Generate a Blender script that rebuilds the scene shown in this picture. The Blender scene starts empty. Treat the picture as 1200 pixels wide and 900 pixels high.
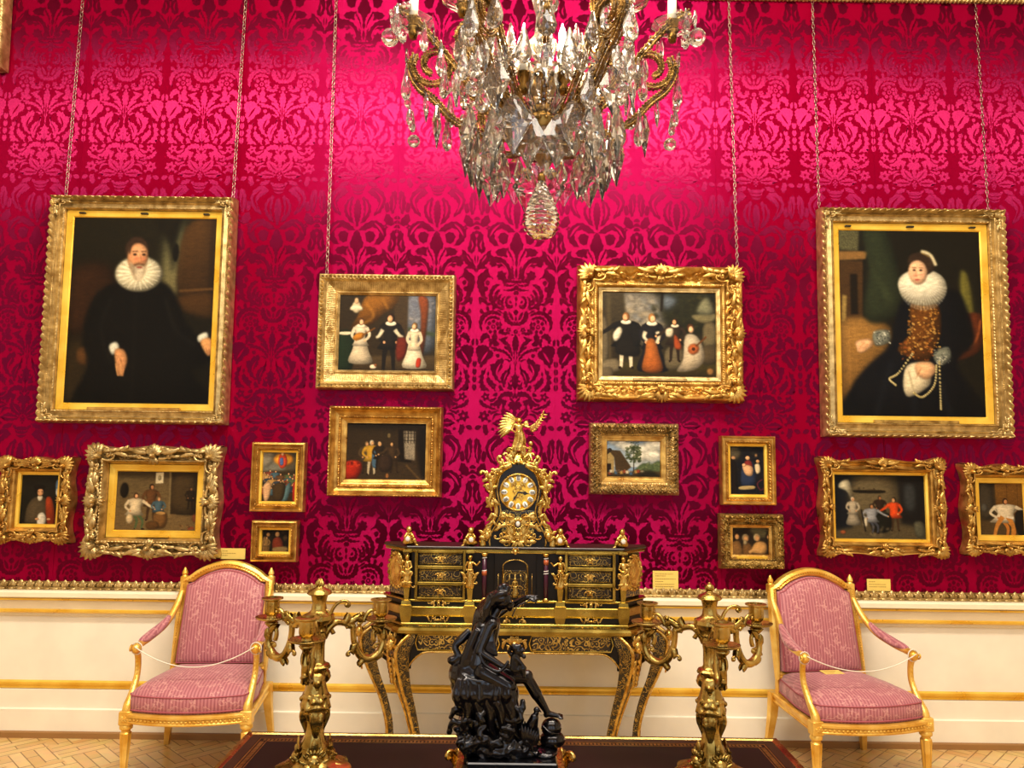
import bpy, bmesh, math, random
import numpy as np
from mathutils import Vector, Matrix, Euler
C = bpy.context.scene.collection
PI = math.pi
random.seed(7)

# ------------------------------------------------------------------ camera model (1200 x 900)
CAM = Vector((0.0, -4.585, 1.60)); FOC = 900.0
PITCH = math.atan(90/900.0); ROLL = 0.0128
_F = Vector((0, math.cos(PITCH), math.sin(PITCH)))
_R0 = Vector((1, 0, 0)); _U0 = Vector((0, -math.sin(PITCH), math.cos(PITCH)))
_R = _R0*math.cos(ROLL) + _U0*math.sin(ROLL)
_U = _U0*math.cos(ROLL) - _R0*math.sin(ROLL)
def P(px, py, Y=0.0):
    """world point on the vertical plane y = Y seen at a photograph pixel"""
    d = _F + _R*((px-600)/FOC) + _U*((450-py)/FOC)
    t = (Y - CAM.y)/d.y
    return CAM + d*t

# ------------------------------------------------------------------ colours and materials
def lin(c):
    return c/12.92 if c <= 0.04045 else ((c+0.055)/1.055)**2.4
def hx(s):
    s = s.lstrip('#')
    return tuple(lin(int(s[i:i+2], 16)/255) for i in (0, 2, 4)) + (1.0,)
def newmat(name):
    m = bpy.data.materials.new(name); m.use_nodes = True
    nt = m.node_tree; b = nt.nodes['Principled BSDF']
    return m, nt, b
def N(nt, typ, **kw):
    n = nt.nodes.new(typ)
    for k, v in kw.items():
        if k in n.inputs: n.inputs[k].default_value = v
        else: setattr(n, k, v)
    return n
def L(nt, a, b): nt.links.new(a, b)
def setp(b, **kw):
    for k, v in kw.items(): b.inputs[k.replace('_', ' ')].default_value = v
def ramp(nt, fac, stops, interp='LINEAR'):
    r = nt.nodes.new('ShaderNodeValToRGB'); r.color_ramp.interpolation = interp
    els = r.color_ramp.elements
    while len(els) < len(stops): els.new(0.5)
    for e, (p, c) in zip(els, stops): e.position = p; e.color = c
    if fac is not None: L(nt, fac, r.inputs['Fac'])
    return r
def texco(nt, scale=(1, 1, 1), kind='Object'):
    t = nt.nodes.new('ShaderNodeTexCoord'); m = nt.nodes.new('ShaderNodeMapping')
    m.inputs['Scale'].default_value = scale
    L(nt, t.outputs[kind], m.inputs['Vector'])
    return m.outputs['Vector']
def plain(name, col, rough=0.5, metal=0.0, spec=None, coat=0.0):
    m, nt, b = newmat(name)
    setp(b, Base_Color=hx(col), Roughness=rough, Metallic=metal)
    if spec is not None: b.inputs['Specular IOR Level'].default_value = spec
    if coat: b.inputs['Coat Weight'].default_value = coat
    return m
def metal(name, c1, c2, rough=0.3, nscale=14, bump=0.25, bscale=90, rvar=0.12, met=1.0):
    m, nt, b = newmat(name)
    v = texco(nt)
    n = N(nt, 'ShaderNodeTexNoise', Scale=nscale, Detail=4.0); L(nt, v, n.inputs['Vector'])
    r = ramp(nt, n.outputs['Fac'], [(0.32, hx(c1)), (0.68, hx(c2))])
    L(nt, r.outputs['Color'], b.inputs['Base Color'])
    setp(b, Metallic=met)
    mr = N(nt, 'ShaderNodeMapRange'); mr.inputs['To Min'].default_value = max(0.05, rough-rvar); mr.inputs['To Max'].default_value = rough+rvar
    L(nt, n.outputs['Fac'], mr.inputs['Value']); L(nt, mr.outputs['Result'], b.inputs['Roughness'])
    if bump:
        n2 = N(nt, 'ShaderNodeTexNoise', Scale=bscale, Detail=3.0); L(nt, v, n2.inputs['Vector'])
        bp = N(nt, 'ShaderNodeBump', Strength=bump, Distance=0.004); L(nt, n2.outputs['Fac'], bp.inputs['Height'])
        L(nt, bp.outputs['Normal'], b.inputs['Normal'])
    return m
M = {}
M['gilt'] = metal('gilt_wood', '#a07030', '#dfb562', 0.32, 18, 0.45, 160, 0.12, 0.82)
M['gilt_pale'] = metal('pale_gilt_wood', '#9a7c48', '#dcc084', 0.34, 22, 0.5, 170, 0.12, 0.80)
M['gilt_dull'] = metal('worn_gilt_wood', '#80622f', '#c9a65c', 0.38, 26, 0.6, 140, 0.12, 0.8)
M['gilt_bright'] = metal('burnished_gilt', '#e3ac2c', '#fad35a', 0.30, 6, 0.1, 60, 0.10, 0.5)
M['chair_gilt'] = metal('chair_gilding', '#dfa636', '#f9d472', 0.34, 12, 0.25, 110, 0.12, 0.62)
M['ormolu'] = metal('gilt_bronze', '#a37a30', '#e4c270', 0.27, 30, 0.3, 150)
M['brass'] = metal('brass_edging', '#8c7634', '#c9af58', 0.24, 9, 0.08, 60)
M['old_bronze'] = metal('old_gilt_bronze', '#80662e', '#cdac60', 0.27, 20, 0.25, 120)
M['dark_bronze'] = metal('black_bronze', '#0d0b10', '#1b181d', 0.22, 12, 0.2, 70, 0.08, 0.75)
M['dark_bronze'].node_tree.nodes['Principled BSDF'].inputs['Coat Weight'].default_value = 0.5
M['lustre_bronze'] = metal('chandelier_bronze', '#4a3618', '#a98345', 0.3, 40, 0.2, 150)
M['steel_chain'] = metal('chain_metal', '#7a5e58', '#b09488', 0.35, 30, 0.0)
M['ebony'] = plain('ebony_veneer', '#120d0a', 0.30, spec=0.3)
M['plum'] = plain('plum_enamel', '#3c0f2c', 0.3)
M['white_enamel'] = plain('white_enamel', '#e9e6dc', 0.25)
M['ink'] = plain('black_ink', '#14110f', 0.5)
M['cameo'] = plain('cameo_stone', '#d9d2c8', 0.35)
M['jasper'] = plain('red_jasper', '#a8532f', 0.3)
M['card'] = plain('label_card', '#e8c765', 0.6)
M['card_ink'] = plain('label_ink', '#8a6c2c', 0.7)
M['cord'] = plain('white_cord', '#e8dccb', 0.7)
M['piping'] = plain('rose_piping', '#a44f5a', 0.7)
M['candle'] = plain('candle_sleeve', '#f4ead8', 0.5)
M['dark_wood'] = plain('dark_wood', '#23130c', 0.35)
M['black_plaque'] = plain('black_plaque', '#1a140c', 0.4)

# ------------------------------------------------------------------ mesh builder
class MB:
    def __init__(s): s.v = []; s.f = []; s.m = []; s.M = Matrix.Identity(4); s.mi = 0
    def add(s, vs, fs):
        o = len(s.v); Mx = s.M
        s.v += [tuple(Mx @ Vector(p)) for p in vs]
        s.f += [tuple(i+o for i in f) for f in fs]; s.m += [s.mi]*len(fs)
        return s
    def box(s, x0, x1, y0, y1, z0, z1, bev=0.0):
        if bev <= 0:
            return s.add([(x0,y0,z0),(x1,y0,z0),(x1,y1,z0),(x0,y1,z0),(x0,y0,z1),(x1,y0,z1),(x1,y1,z1),(x0,y1,z1)],
                         [(0,3,2,1),(4,5,6,7),(0,1,5,4),(1,2,6,5),(2,3,7,6),(3,0,4,7)])
        b = min(bev, (x1-x0)/2.01, (y1-y0)/2.01, (z1-z0)/2.01)
        rings = []
        for (i, z) in ((b, z0), (0, z0+b), (0, z1-b), (b, z1)):
            X0, X1, Y0, Y1 = x0+i, x1-i, y0+i, y1-i
            c = b if i == 0 else b*0.6
            rings.append([(X0+c,Y0,z),(X1-c,Y0,z),(X1,Y0+c,z),(X1,Y1-c,z),(X1-c,Y1,z),(X0+c,Y1,z),(X0,Y1-c,z),(X0,Y0+c,z)])
        return s.loft(rings, True, True, True)
    def loft(s, rings, closed=True, cap0=True, cap1=True):
        n = len(rings[0]); vs = [p for r in rings for p in r]; fs = []
        for i in range(len(rings)-1):
            for j in range(n if closed else n-1):
                k = (j+1) % n
                fs.append((i*n+j, i*n+k, (i+1)*n+k, (i+1)*n+j))
        if cap0: fs.append(tuple(range(n-1, -1, -1)))
        if cap1: fs.append(tuple((len(rings)-1)*n+j for j in range(n)))
        return s.add(vs, fs)
    def lathe(s, prof, n=24, c=(0,0,0), cap=True, flute=0, fa=0.0, fr=None):
        """profile of (r, z) about the z axis; optional flutes between profile rows fr"""
        rings = []
        for i, (r, z) in enumerate(prof):
            r = max(r, 1e-5); ring = []
            fl = flute and (fr is None or fr[0] <= i <= fr[1])
            for j in range(n):
                a = 2*PI*j/n
                rr = r*(1+fa*math.cos(flute*a)) if fl else r
                ring.append((c[0]+rr*math.cos(a), c[1]+rr*math.sin(a), c[2]+z))
            rings.append(ring)
        return s.loft(rings, True, cap, cap)
    def tube(s, pts, rad, n=8, cap=True, flat=1.0, up=(0,0,1)):
        pts = [Vector(p) for p in pts]; m = len(pts)
        if not hasattr(rad, '__len__'): rad = [rad]*m
        rings = []; ref = None
        for i, p in enumerate(pts):
            t = (pts[min(i+1, m-1)] - pts[max(i-1, 0)])
            if t.length < 1e-9: t = Vector((0, 0, 1))
            t.normalize()
            if ref is None:
                ref = Vector(up)
                if abs(ref.dot(t)) > 0.95: ref = Vector((1, 0, 0)) if abs(t.x) < 0.9 else Vector((0, 1, 0))
            ref = ref - t*ref.dot(t)
            if ref.length < 1e-6: ref = t.orthogonal()
            ref.normalize(); b = t.cross(ref)
            rings.append([tuple(p + ref*(rad[i]*flat*math.cos(2*PI*j/n)) + b*(rad[i]*math.sin(2*PI*j/n))) for j in range(n)])
        return s.loft(rings, True, cap, cap)
    def ell(s, c, r, rot=None, nu=12, nv=8):
        if not hasattr(r, '__len__'): r = (r, r, r)
        vs = []; fs = []
        R = rot.to_matrix() if rot is not None and hasattr(rot, 'to_matrix') else Matrix.Identity(3)
        c = Vector(c)
        for i in range(nv+1):
            th = PI*i/nv
            if i in (0, nv):
                vs.append(tuple(c + R @ Vector((0, 0, r[2]*math.cos(th))))); continue
            for j in range(nu):
                a = 2*PI*j/nu
                vs.append(tuple(c + R @ Vector((r[0]*math.sin(th)*math.cos(a), r[1]*math.sin(th)*math.sin(a), r[2]*math.cos(th)))))
        def id(i, j): return 0 if i == 0 else (1+(nv-1)*nu if i == nv else 1+(i-1)*nu+j % nu)
        for i in range(nv):
            for j in range(nu):
                q = [id(i, j), id(i+1, j), id(i+1, j+1), id(i, j+1)]
                q = [k for n_, k in enumerate(q) if k not in q[:n_]]
                fs.append(tuple(q))
        return s.add(vs, fs)
    def capsule(s, a, b, ra, rb, n=10):
        """tapered limb with rounded ends"""
        a = Vector(a); b = Vector(b); d = b-a; l = d.length
        if l < 1e-6: return s.ell(a, ra)
        t = d/l; pts = []; rs = []
        for k in range(5):
            th = PI/2*k/4; pts.append(a - t*(ra*math.cos(th))); rs.append(max(ra*math.sin(th), ra*0.05))
        for k in range(5):
            th = PI/2*k/4; pts.append(b + t*(rb*math.sin(th))); rs.append(max(rb*math.cos(th), rb*0.05))
        return s.tube(pts, rs, n)
    # relief ornaments lying in the local xy plane, rising along +z
    def leaf(s, x, y, ang, ln, w, h, bend=0.0, z=0.0, n=9, lobes=0, curl=0.0):
        vs = []; fs = []; px, py, a = x, y, ang
        cols = (-1, -0.55, 0, 0.55, 1)
        hh = (0, 0.75, 0.55, 0.75, 0)
        for i in range(n+1):
            t = i/n
            ww = w*0.5*(math.sin(PI*min(1, 0.12+t*0.88))**0.75)
            if lobes: ww *= 0.72+0.38*abs(math.sin(PI*lobes*t))
            if i == n: ww = 0.0008
            nx, ny = -math.sin(a), math.cos(a)
            for cc, q in zip(cols, hh):
                vs.append((px+nx*ww*cc, py+ny*ww*cc, z + h*q*(0.35+0.65*math.sin(PI*min(1, 0.1+0.8*t))) + curl*t*t))
            px += math.cos(a)*ln/n; py += math.sin(a)*ln/n; a += bend/n
        k = len(cols)
        for i in range(n):
            for j in range(k-1): fs.append((i*k+j, (i+1)*k+j, (i+1)*k+j+1, i*k+j+1))
        return s.add(vs, fs)
    def scroll(s, x, y, ang, size, turns=1.4, r=0.006, hand=1, z=0.0, tail=1.0, n=26, rise=0.0):
        """C-scroll: a tail that winds into a volute with a boss at its eye"""
        pts = []; rs = []
        px, py, a = x, y, ang
        total = turns*2*PI
        for i in range(n+1):
            t = i/n
            pts.append((px, py, z+r*0.5+rise*t)); rs.append(r*(1.05-0.55*t))
            k = (0.25+tail*0.0) + 1.75*t*t
            step = size*2.6/n*(1-0.72*t)
            px += math.cos(a)*step; py += math.sin(a)*step
            a += hand*total/n*(k/0.83)
        s.tube(pts, rs, 7)
        s.ell((px, py, z+r*0.6+rise), (r*1.15, r*1.15, r*1.1), None, 8, 6)
        return s
    def build(s, name, mats, parent=None, smooth=True, loc=None, sharp=None):
        me = bpy.data.meshes.new(name)
        me.from_pydata(s.v, [], s.f)
        if not isinstance(mats, (list, tuple)): mats = [mats]
        for m in mats: me.materials.append(m)
        if len(mats) > 1: me.polygons.foreach_set('material_index', s.m)
        me.polygons.foreach_set('use_smooth', [bool(smooth)]*len(me.polygons))
        me.update()
        if smooth and sharp is not None:
            try: me.set_sharp_from_angle(angle=math.radians(sharp))
            except Exception: pass
        o = bpy.data.objects.new(name, me); C.objects.link(o)
        if parent is not None: o.parent = parent
        if loc is not None: o.location = loc
        return o
def frame_at(loc=(0, 0, 0), x=(1, 0, 0), z=(0, -1, 0)):
    """matrix whose xy plane is a relief plane: x axis and outward z axis given"""
    zz = Vector(z).normalized(); xx = Vector(x); xx = (xx - zz*xx.dot(zz)).normalized(); yy = zz.cross(xx)
    m = Matrix((xx, yy, zz)).transposed().to_4x4(); m.translation = Vector(loc); return m
def tag(o, label, cat, group=None, kind=None):
    o['label'] = label; o['category'] = cat
    if group: o['group'] = group
    if kind: o['kind'] = kind
    return o
def thing(name, label, cat, loc=(0, 0, 0), rotz=0.0, group=None):
    o = bpy.data.objects.new(name, None); C.objects.link(o)
    o.location = loc; o.rotation_euler = (0, 0, rotz); o.empty_display_size = 0.05
    return tag(o, label, cat, group)
def struct(o):
    o['kind'] = 'structure'; return o
def bez(p0, p1, p2, p3, n=12):
    p0, p1, p2, p3 = map(Vector, (p0, p1, p2, p3)); out = []
    for i in range(n+1):
        t = i/n; u = 1-t
        out.append(p0*u**3 + p1*3*u*u*t + p2*3*u*t*t + p3*t**3)
    return out
def crv(pts, n=6):
    """Catmull-Rom through points"""
    P_ = [Vector(p) for p in pts]; out = []
    for i in range(len(P_)-1):
        a = P_[max(i-1, 0)]; b = P_[i]; c = P_[i+1]; d = P_[min(i+2, len(P_)-1)]
        for k in range(n):
            t = k/n
            out.append(0.5*((2*b) + (c-a)*t + (2*a-5*b+4*c-d)*t*t + (3*b-a-3*c+d)*t**3))
    out.append(P_[-1]); return out
def lerp(a, b, t): return a+(b-a)*t
def tap(vals, n):
    """resample a list of values to n entries"""
    return [float(np.interp(i/(n-1), np.linspace(0, 1, len(vals)), vals)) for i in range(n)]

def sculpt(name, mb, mat, parent, voxel, smooth=4, disp=None):
    """fuse overlapping forms into one continuous modelled skin"""
    o = mb.build(name, mat, None, True)
    r = o.modifiers.new('fuse', 'REMESH'); r.mode = 'VOXEL'; r.voxel_size = voxel
    s_ = o.modifiers.new('smooth', 'SMOOTH'); s_.iterations = smooth; s_.factor = 0.5
    if disp:
        tx = bpy.data.textures.new(name+'_relief', 'CLOUDS'); tx.noise_scale = disp[1]; tx.noise_depth = 2
        d = o.modifiers.new('relief', 'DISPLACE'); d.texture = tx; d.strength = disp[0]; d.mid_level = 0.5
    bpy.context.view_layer.update()
    dg = bpy.context.evaluated_depsgraph_get()
    me = bpy.data.meshes.new_from_object(o.evaluated_get(dg))
    me.polygons.foreach_set('use_smooth', [True]*len(me.polygons)); me.name = name
    old = o.data; o.modifiers.clear(); o.data = me; bpy.data.meshes.remove(old)
    o.parent = parent
    return o
def copy_tree(o, parent=None):
    c = o.copy(); C.objects.link(c)
    if parent is not None: c.parent = parent
    for ch in list(o.children): copy_tree(ch, c)
    return c
GROUND_ROT = 0.0; FIG_ROT = 0.25
# ================================================================== the room
DADO = P(600, 692, 0).z            # foot of the silk hanging
TOP = P(1080, 1.5, 0).z
XW = 4.3
def damask(name, diff, gloss, rough, aniso, rot):
    m, nt, b = newmat(name)
    nt.nodes.remove(b); out = nt.nodes['Material Output']
    d = N(nt, 'ShaderNodeBsdfDiffuse', Color=hx(diff), Roughness=0.6)
    g = N(nt, 'ShaderNodeBsdfAnisotropic', Color=hx(gloss), Roughness=rough)
    g.inputs['Anisotropy'].default_value = aniso; g.inputs['Rotation'].default_value = rot
    t = N(nt, 'ShaderNodeCombineXYZ'); t.inputs[0].default_value = 1.0
    L(nt, t.outputs[0], g.inputs['Tangent'])
    a = N(nt, 'ShaderNodeAddShader'); L(nt, d.outputs[0], a.inputs[0]); L(nt, g.outputs[0], a.inputs[1])
    # fine weave
    v = texco(nt, (1, 1, 1))
    n = N(nt, 'ShaderNodeTexNoise', Scale=260.0, Detail=2.0); L(nt, v, n.inputs['Vector'])
    bp = N(nt, 'ShaderNodeBump', Strength=0.25, Distance=0.002); L(nt, n.outputs['Fac'], bp.inputs['Height'])
    L(nt, bp.outputs['Normal'], d.inputs['Normal']); L(nt, bp.outputs['Normal'], g.inputs['Normal'])
    L(nt, a.outputs[0], out.inputs['Surface'])
    return m
M['silk_ground'] = damask('crimson_silk_ground', '#72001a', '#7e0f44', 0.48, 0.80, GROUND_ROT)
M['silk_figure'] = damask('crimson_silk_figure', '#1a0006', '#84163f', 0.48, 0.80, FIG_ROT)

class Pat:
    """flat woven motif: quads with a tiny stacking offset"""
    def __init__(s): s.v = []; s.f = []; s.m = []; s.k = 0
    def strip(s, Ls, Rs, mat):
        for sg in (1, -1):
            s.k += 1; off = 0.0003+0.0000025*s.k + (0.0005 if mat == 0 else 0); o = len(s.v)
            for a, b in zip(Ls, Rs):
                if sg < 0: a, b = (-a[0], a[1]), (-b[0], b[1])
                s.v += [(a[0], a[1], off), (b[0], b[1], off)]
            for i in range(len(Ls)-1):
                q = (o+2*i, o+2*i+1, o+2*i+3, o+2*i+2)
                s.f.append(q); s.m.append(mat)
    def leaf(s, x, y, ang, ln, w, bend=0.0, lobes=0, vein=True, n=12, mat=1, fat=0.8):
        a = math.radians(ang); be = math.radians(bend); Ls = []; Rs = []; VL = []; VR = []
        for i in range(n+1):
            t = i/n; ww = w*0.5*math.sin(PI*min(1, 0.06+0.94*t))**fat
            if lobes: ww *= 0.66+0.5*((t*lobes) % 1.0)
            if i == n: ww = 0.15
            nx, ny = -math.sin(a), math.cos(a)
            Ls.append((x+nx*ww, y+ny*ww)); Rs.append((x-nx*ww, y-ny*ww))
            vw = 0.55*(1-t)+0.12
            if 0.12 < t < 0.86: VL.append((x+nx*vw, y+ny*vw)); VR.append((x-nx*vw, y-ny*vw))
            x += math.cos(a)*ln/n; y += math.sin(a)*ln/n; a += be/n
        s.strip(Ls, Rs, mat)
        if vein: s.strip(VL, VR, 0)
    def arc(s, x, y, ang, ln, w0, w1, bend, n=18, mat=1, acc=0.0):
        a = math.radians(ang); be = math.radians(bend); Ls = []; Rs = []
        for i in range(n+1):
            t = i/n; ww = lerp(w0, w1, t)*0.5
            nx, ny = -math.sin(a), math.cos(a)
            Ls.append((x+nx*ww, y+ny*ww)); Rs.append((x-nx*ww, y-ny*ww))
            st = ln/n*(1-acc*t)
            x += math.cos(a)*st; y += math.sin(a)*st; a += be/n*(1+acc*t)
        s.strip(Ls, Rs, mat); return x, y
    def disc(s, x, y, r, mat=1, n=10, ry=None):
        ry = ry or r
        Ls = []; Rs = []
        for i in range(n+1):
            t = PI*i/n; Ls.append((x-r*math.sin(t), y-ry*math.cos(t))); Rs.append((x+r*math.sin(t), y-ry*math.cos(t)))
        s.strip(Ls, Rs, mat)
    def flower(s, x, y, r, n=6, ph=0, w=None):
        for k in range(n): s.leaf(x, y, ph+360*k/n, r, w or r*0.62, 0, 0, r > 7, 7)
        s.disc(x, y, r*0.22, 0); s.disc(x, y, r*0.13, 1)
    def acanthus(s, x, y, ang, ln, w, bend, k=5):
        """a long curling leaf with side lobes"""
        a = math.radians(ang); be = math.radians(bend); px, py = x, y; n = 20
        for i in range(n):
            t = i/n
            if i % max(1, n//k) == 1 and t < 0.9:
                for sg in (1, -1):
                    s.leaf(px, py, math.degrees(a)+sg*42, w*(1.1-0.55*t), w*0.42, -sg*48, 0, False, 6)
            px += math.cos(a)*ln/n; py += math.sin(a)*ln/n; a += be/n
        s.leaf(x, y, ang, ln, w*0.8, bend, 0, True, 16, fat=0.6)
def _sm(pts, n=3):
    """closed smooth outline through points"""
    m = len(pts); out = []
    for i in range(m):
        a, b, c, d = pts[i-1], pts[i], pts[(i+1) % m], pts[(i+2) % m]
        for k in range(n):
            t = k/n
            out.append(tuple(0.5*((2*b[q])+(c[q]-a[q])*t+(2*a[q]-5*b[q]+4*c[q]-d[q])*t*t+(3*b[q]-a[q]-3*c[q]+d[q])*t**3) for q in (0, 1)))
    return out
def _poly(s, pts, mat=1, smooth=True):
    pts = _sm(pts) if smooth else pts
    # toothed leaf edge
    per = sum(math.dist(pts[i-1], pts[i]) for i in range(len(pts)))
    if mat == 1 and per > 30:
        fine = []
        for i in range(len(pts)):
            a, b = pts[i-1], pts[i]; d = math.dist(a, b); k = max(1, int(d/2.2)); nx, ny = (b[1]-a[1])/(d+1e-6), -(b[0]-a[0])/(d+1e-6)
            for q in range(k):
                t = q/k; e = 0.75 if (len(fine) % 2) else -0.45
                fine.append((a[0]+(b[0]-a[0])*t+nx*e, a[1]+(b[1]-a[1])*t+ny*e))
        pts = fine
    for sg in (1, -1):
        s.k += 1; off = 0.0003+0.0000025*s.k + (0.0005 if mat == 0 else 0); o = len(s.v)
        s.v += [(sg*x, y, off) for x, y in pts]
        s.f.append(tuple(range(o, o+len(pts)))); s.m.append(mat)
Pat.poly = _poly
def damask_tile():
    p = Pat()
    A = lambda *q: [((q[i]-405)/7.2, (q[i+1]-370)/7.2) for i in range(0, len(q), 2)]
    B = lambda *q: [((q[i]-395)/7.95, q[i+1]/7.5+64) for i in range(0, len(q), 2)]
    # --- mask, plumes and scrolls
    p.poly(A(645,518, 700,492, 738,400, 732,322, 690,290, 640,296, 600,348, 632,332, 662,346, 676,385, 656,430, 668,470))
    p.poly(A(652,262, 668,236, 706,222, 742,246, 746,288, 726,264, 694,256), 1)
    p.poly(A(628,372, 650,352, 668,372, 652,400, 640,396)); p.poly(A(640,430, 656,404, 672,420, 660,452))
    p.poly(A(682,545, 660,560, 645,540, 668,512, 700,500, 712,530)); p.poly(A(690,510, 722,500, 716,552, 700,560))
    p.poly(A(540,386, 590,392, 626,440, 637,505, 606,566, 556,596, 498,606, 548,574, 590,530, 604,480, 590,436, 562,408))
    p.poly(A(585,540, 566,520, 560,470, 540,440, 560,440, 588,478, 596,510)); p.poly(A(545,575, 536,540, 538,500, 526,470, 552,484, 566,530))
    p.poly(A(500,600, 512,560, 510,520, 496,490, 524,506, 536,548, 528,582)); p.poly(A(556,430, 576,448, 590,470, 566,462, 546,444))
    p.poly(A(430,582, 462,600, 490,582, 500,540, 490,500, 466,484, 442,492, 456,504, 474,520, 474,548, 450,566, 432,556))
    p.poly(A(446,530, 460,524, 464,544, 450,550, 440,544))
    p.poly(A(498,612, 512,650, 496,700, 456,730, 412,738, 388,700, 414,716, 446,700, 468,668, 476,630))
    p.poly(A(430,664, 440,640, 466,618, 462,650, 446,684, 424,690)); p.poly(A(405,600, 428,624, 405,652, 384,624)); p.poly(A(405,655, 416,680, 405,700, 394,680))
    p.poly(A(405,356, 440,352, 480,346, 518,356, 512,376, 480,372, 440,374, 405,380)); p.poly(A(410,386, 440,392, 480,388, 518,366, 508,398, 470,406, 430,402))
    p.poly(A(405,392, 428,416, 470,430, 516,436, 470,446, 428,444, 405,430, 382,444)); p.poly(A(405,440, 428,456, 420,478, 405,474)); p.poly(A(405,486, 418,510, 405,536, 396,510))
    p.poly(A(405,540, 414,556, 405,580, 398,556)); p.poly(A(400,190, 420,150, 428,110, 424,70, 410,30, 396,70))
    p.poly(A(428,230, 442,180, 470,130, 486,90, 478,70, 462,110, 444,140, 432,180)); p.poly(A(405,240, 420,200, 405,180, 390,200)); p.poly(A(405,340, 418,290, 405,244, 392,290))
    p.poly(A(438,340, 446,280, 470,220, 520,168, 580,150, 628,166, 654,196, 616,190, 584,196, 600,236, 568,226, 556,250, 530,232, 500,246, 486,290, 470,346))
    p.poly(A(420,340, 430,290, 432,250, 446,230, 446,270, 434,342)); p.poly(A(560,206, 600,206, 580,214, 540,216), 0); p.poly(A(470,306, 486,250, 516,214, 540,204, 500,246, 480,306), 0)
    p.poly(A(482,346, 500,312, 488,284, 516,292, 524,262, 546,286, 566,272, 560,306, 582,320, 556,330, 566,352, 536,344, 520,362))
    p.poly(A(480,150, 500,120, 500,84, 520,100, 524,130, 500,156)); p.poly(A(520,136, 548,110, 580,108, 560,130, 532,150)); p.poly(A(600,150, 640,136, 660,160, 640,166))
    # --- rose with arching leaves
    p.poly(A(520,660, 548,628, 600,612, 660,622, 704,664, 716,730, 692,790, 692,740, 676,690, 640,652, 600,642, 560,648))
    p.poly(A(530,690, 560,664, 610,656, 652,680, 668,730, 648,700, 612,680, 572,684)); p.poly(A(510,640, 540,610, 566,604, 548,624)); p.poly(A(580,600, 590,566, 606,580, 604,604))
    p.poly(A(630,610, 640,576, 660,588, 654,612)); p.poly(A(676,622, 700,596, 712,620, 696,640)); p.poly(A(610,556, 640,544, 660,566, 636,570))
    for (cx, cy) in ((592,704), (560,724), (552,760), (580,790), (618,790), (640,760), (628,720)): p.poly(A(cx-16,cy, cx,cy-18, cx+17,cy-2, cx+2,cy+18))
    p.disc((594-405)/7.2, (748-370)/7.2, 2.6); p.disc((594-405)/7.2, (748-370)/7.2, 1.1, 0)
    p.poly(A(540,700, 520,730, 530,770, 500,760, 510,790, 480,790, 450,800, 490,820, 530,812, 556,800, 540,770)); p.poly(A(650,800, 690,820, 704,860, 690,890, 660,850, 620,840))
    p.poly(A(556,830, 580,806, 606,830, 600,870, 620,890, 580,890, 552,896, 566,860)); p.poly(A(470,830, 500,836, 530,850, 506,866, 480,850))
    p.flower(1e-3, 58, 3, 5); p.flower(8.5, 56, 3.6, 5, 10); p.disc(4, 62, 1)
    # --- tulip
    p.poly(B(395,300, 408,230, 412,160, 418,110, 428,60, 416,10, 395,-24, 374,10, 364,60, 380,110, 384,160, 386,230))
    p.poly(B(416,190, 430,120, 452,70, 480,40, 520,20, 552,24, 526,44, 506,66, 470,84, 452,120, 436,160))
    p.poly(B(420,220, 440,170, 476,136, 520,112, 580,106, 600,126, 560,128, 520,138, 476,160, 446,196)); p.poly(B(440,110, 470,90, 500,84, 496,104, 470,116, 450,140))
    p.poly(B(440,210, 470,196, 500,200, 476,206, 450,224)); p.poly(B(395,110, 402,180, 395,250, 388,180), 0)
    p.poly(B(515,180, 540,206, 560,196, 584,238, 626,244, 612,310, 580,372, 526,404, 560,350, 556,316, 530,290, 512,262, 520,240, 502,228))
    p.poly(B(530,236, 560,270, 574,310, 566,340, 552,290), 0)
    p.poly(B(436,236, 452,280, 486,296, 524,344, 524,392, 496,444, 482,404, 468,350, 446,324)); p.poly(B(462,306, 490,340, 500,390, 478,340), 0)
    p.poly(B(395,306, 410,340, 436,346, 420,368, 446,392, 420,400, 436,430, 410,440, 395,470)); p.poly(B(440,416, 464,390, 458,430, 470,450, 430,464, 420,450))
    p.poly(B(500,466, 530,420, 550,440, 536,462, 546,480, 520,470)); p.poly(B(550,150, 580,160, 560,186, 540,170)); p.poly(B(544,60, 580,44, 604,60, 596,84, 560,82))
    # vine leaf at the seam
    p.poly(B(640,118, 660,84, 700,76, 752,92, 762,140, 742,184, 746,220, 724,244, 718,284, 694,250, 664,236, 652,204, 620,190, 602,160, 614,122))
    p.poly(B(650,132, 690,170, 716,226, 680,190), 0); p.poly(B(610,60, 622,90, 650,110, 640,70, 646,20, 620,20)); p.poly(B(560,100, 600,90, 624,100, 590,112)); p.poly(B(740,40, 764,20, 764,70, 746,80))
    # spray and lily
    p.poly(B(664,276, 686,300, 712,292, 706,330, 736,350, 712,370, 740,400, 712,412, 730,450, 700,444, 716,474, 660,470, 620,480, 664,440, 690,400, 684,340))
    p.poly(B(600,384, 622,380, 644,346, 660,386, 640,420, 620,440, 584,470, 572,486, 580,446, 566,420, 590,410)); p.poly(B(640,306, 656,320, 650,344, 634,330)); p.poly(B(556,490, 580,492, 600,510, 580,520, 560,520))
    for k in range(4): p.leaf(47.3, 100+9*k, -68, 8, 3.4, -30, 0, False, 6)
    p.flower((650-395)/7.5, 525/7.5+64, 5.6, 5)
    # arch
    p.poly(B(410,500, 440,478, 490,482, 536,512, 566,560, 630,594, 580,606, 560,600, 552,640, 532,606, 520,580, 502,620, 480,590, 470,556, 500,550, 520,530, 470,520, 430,524))
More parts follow.
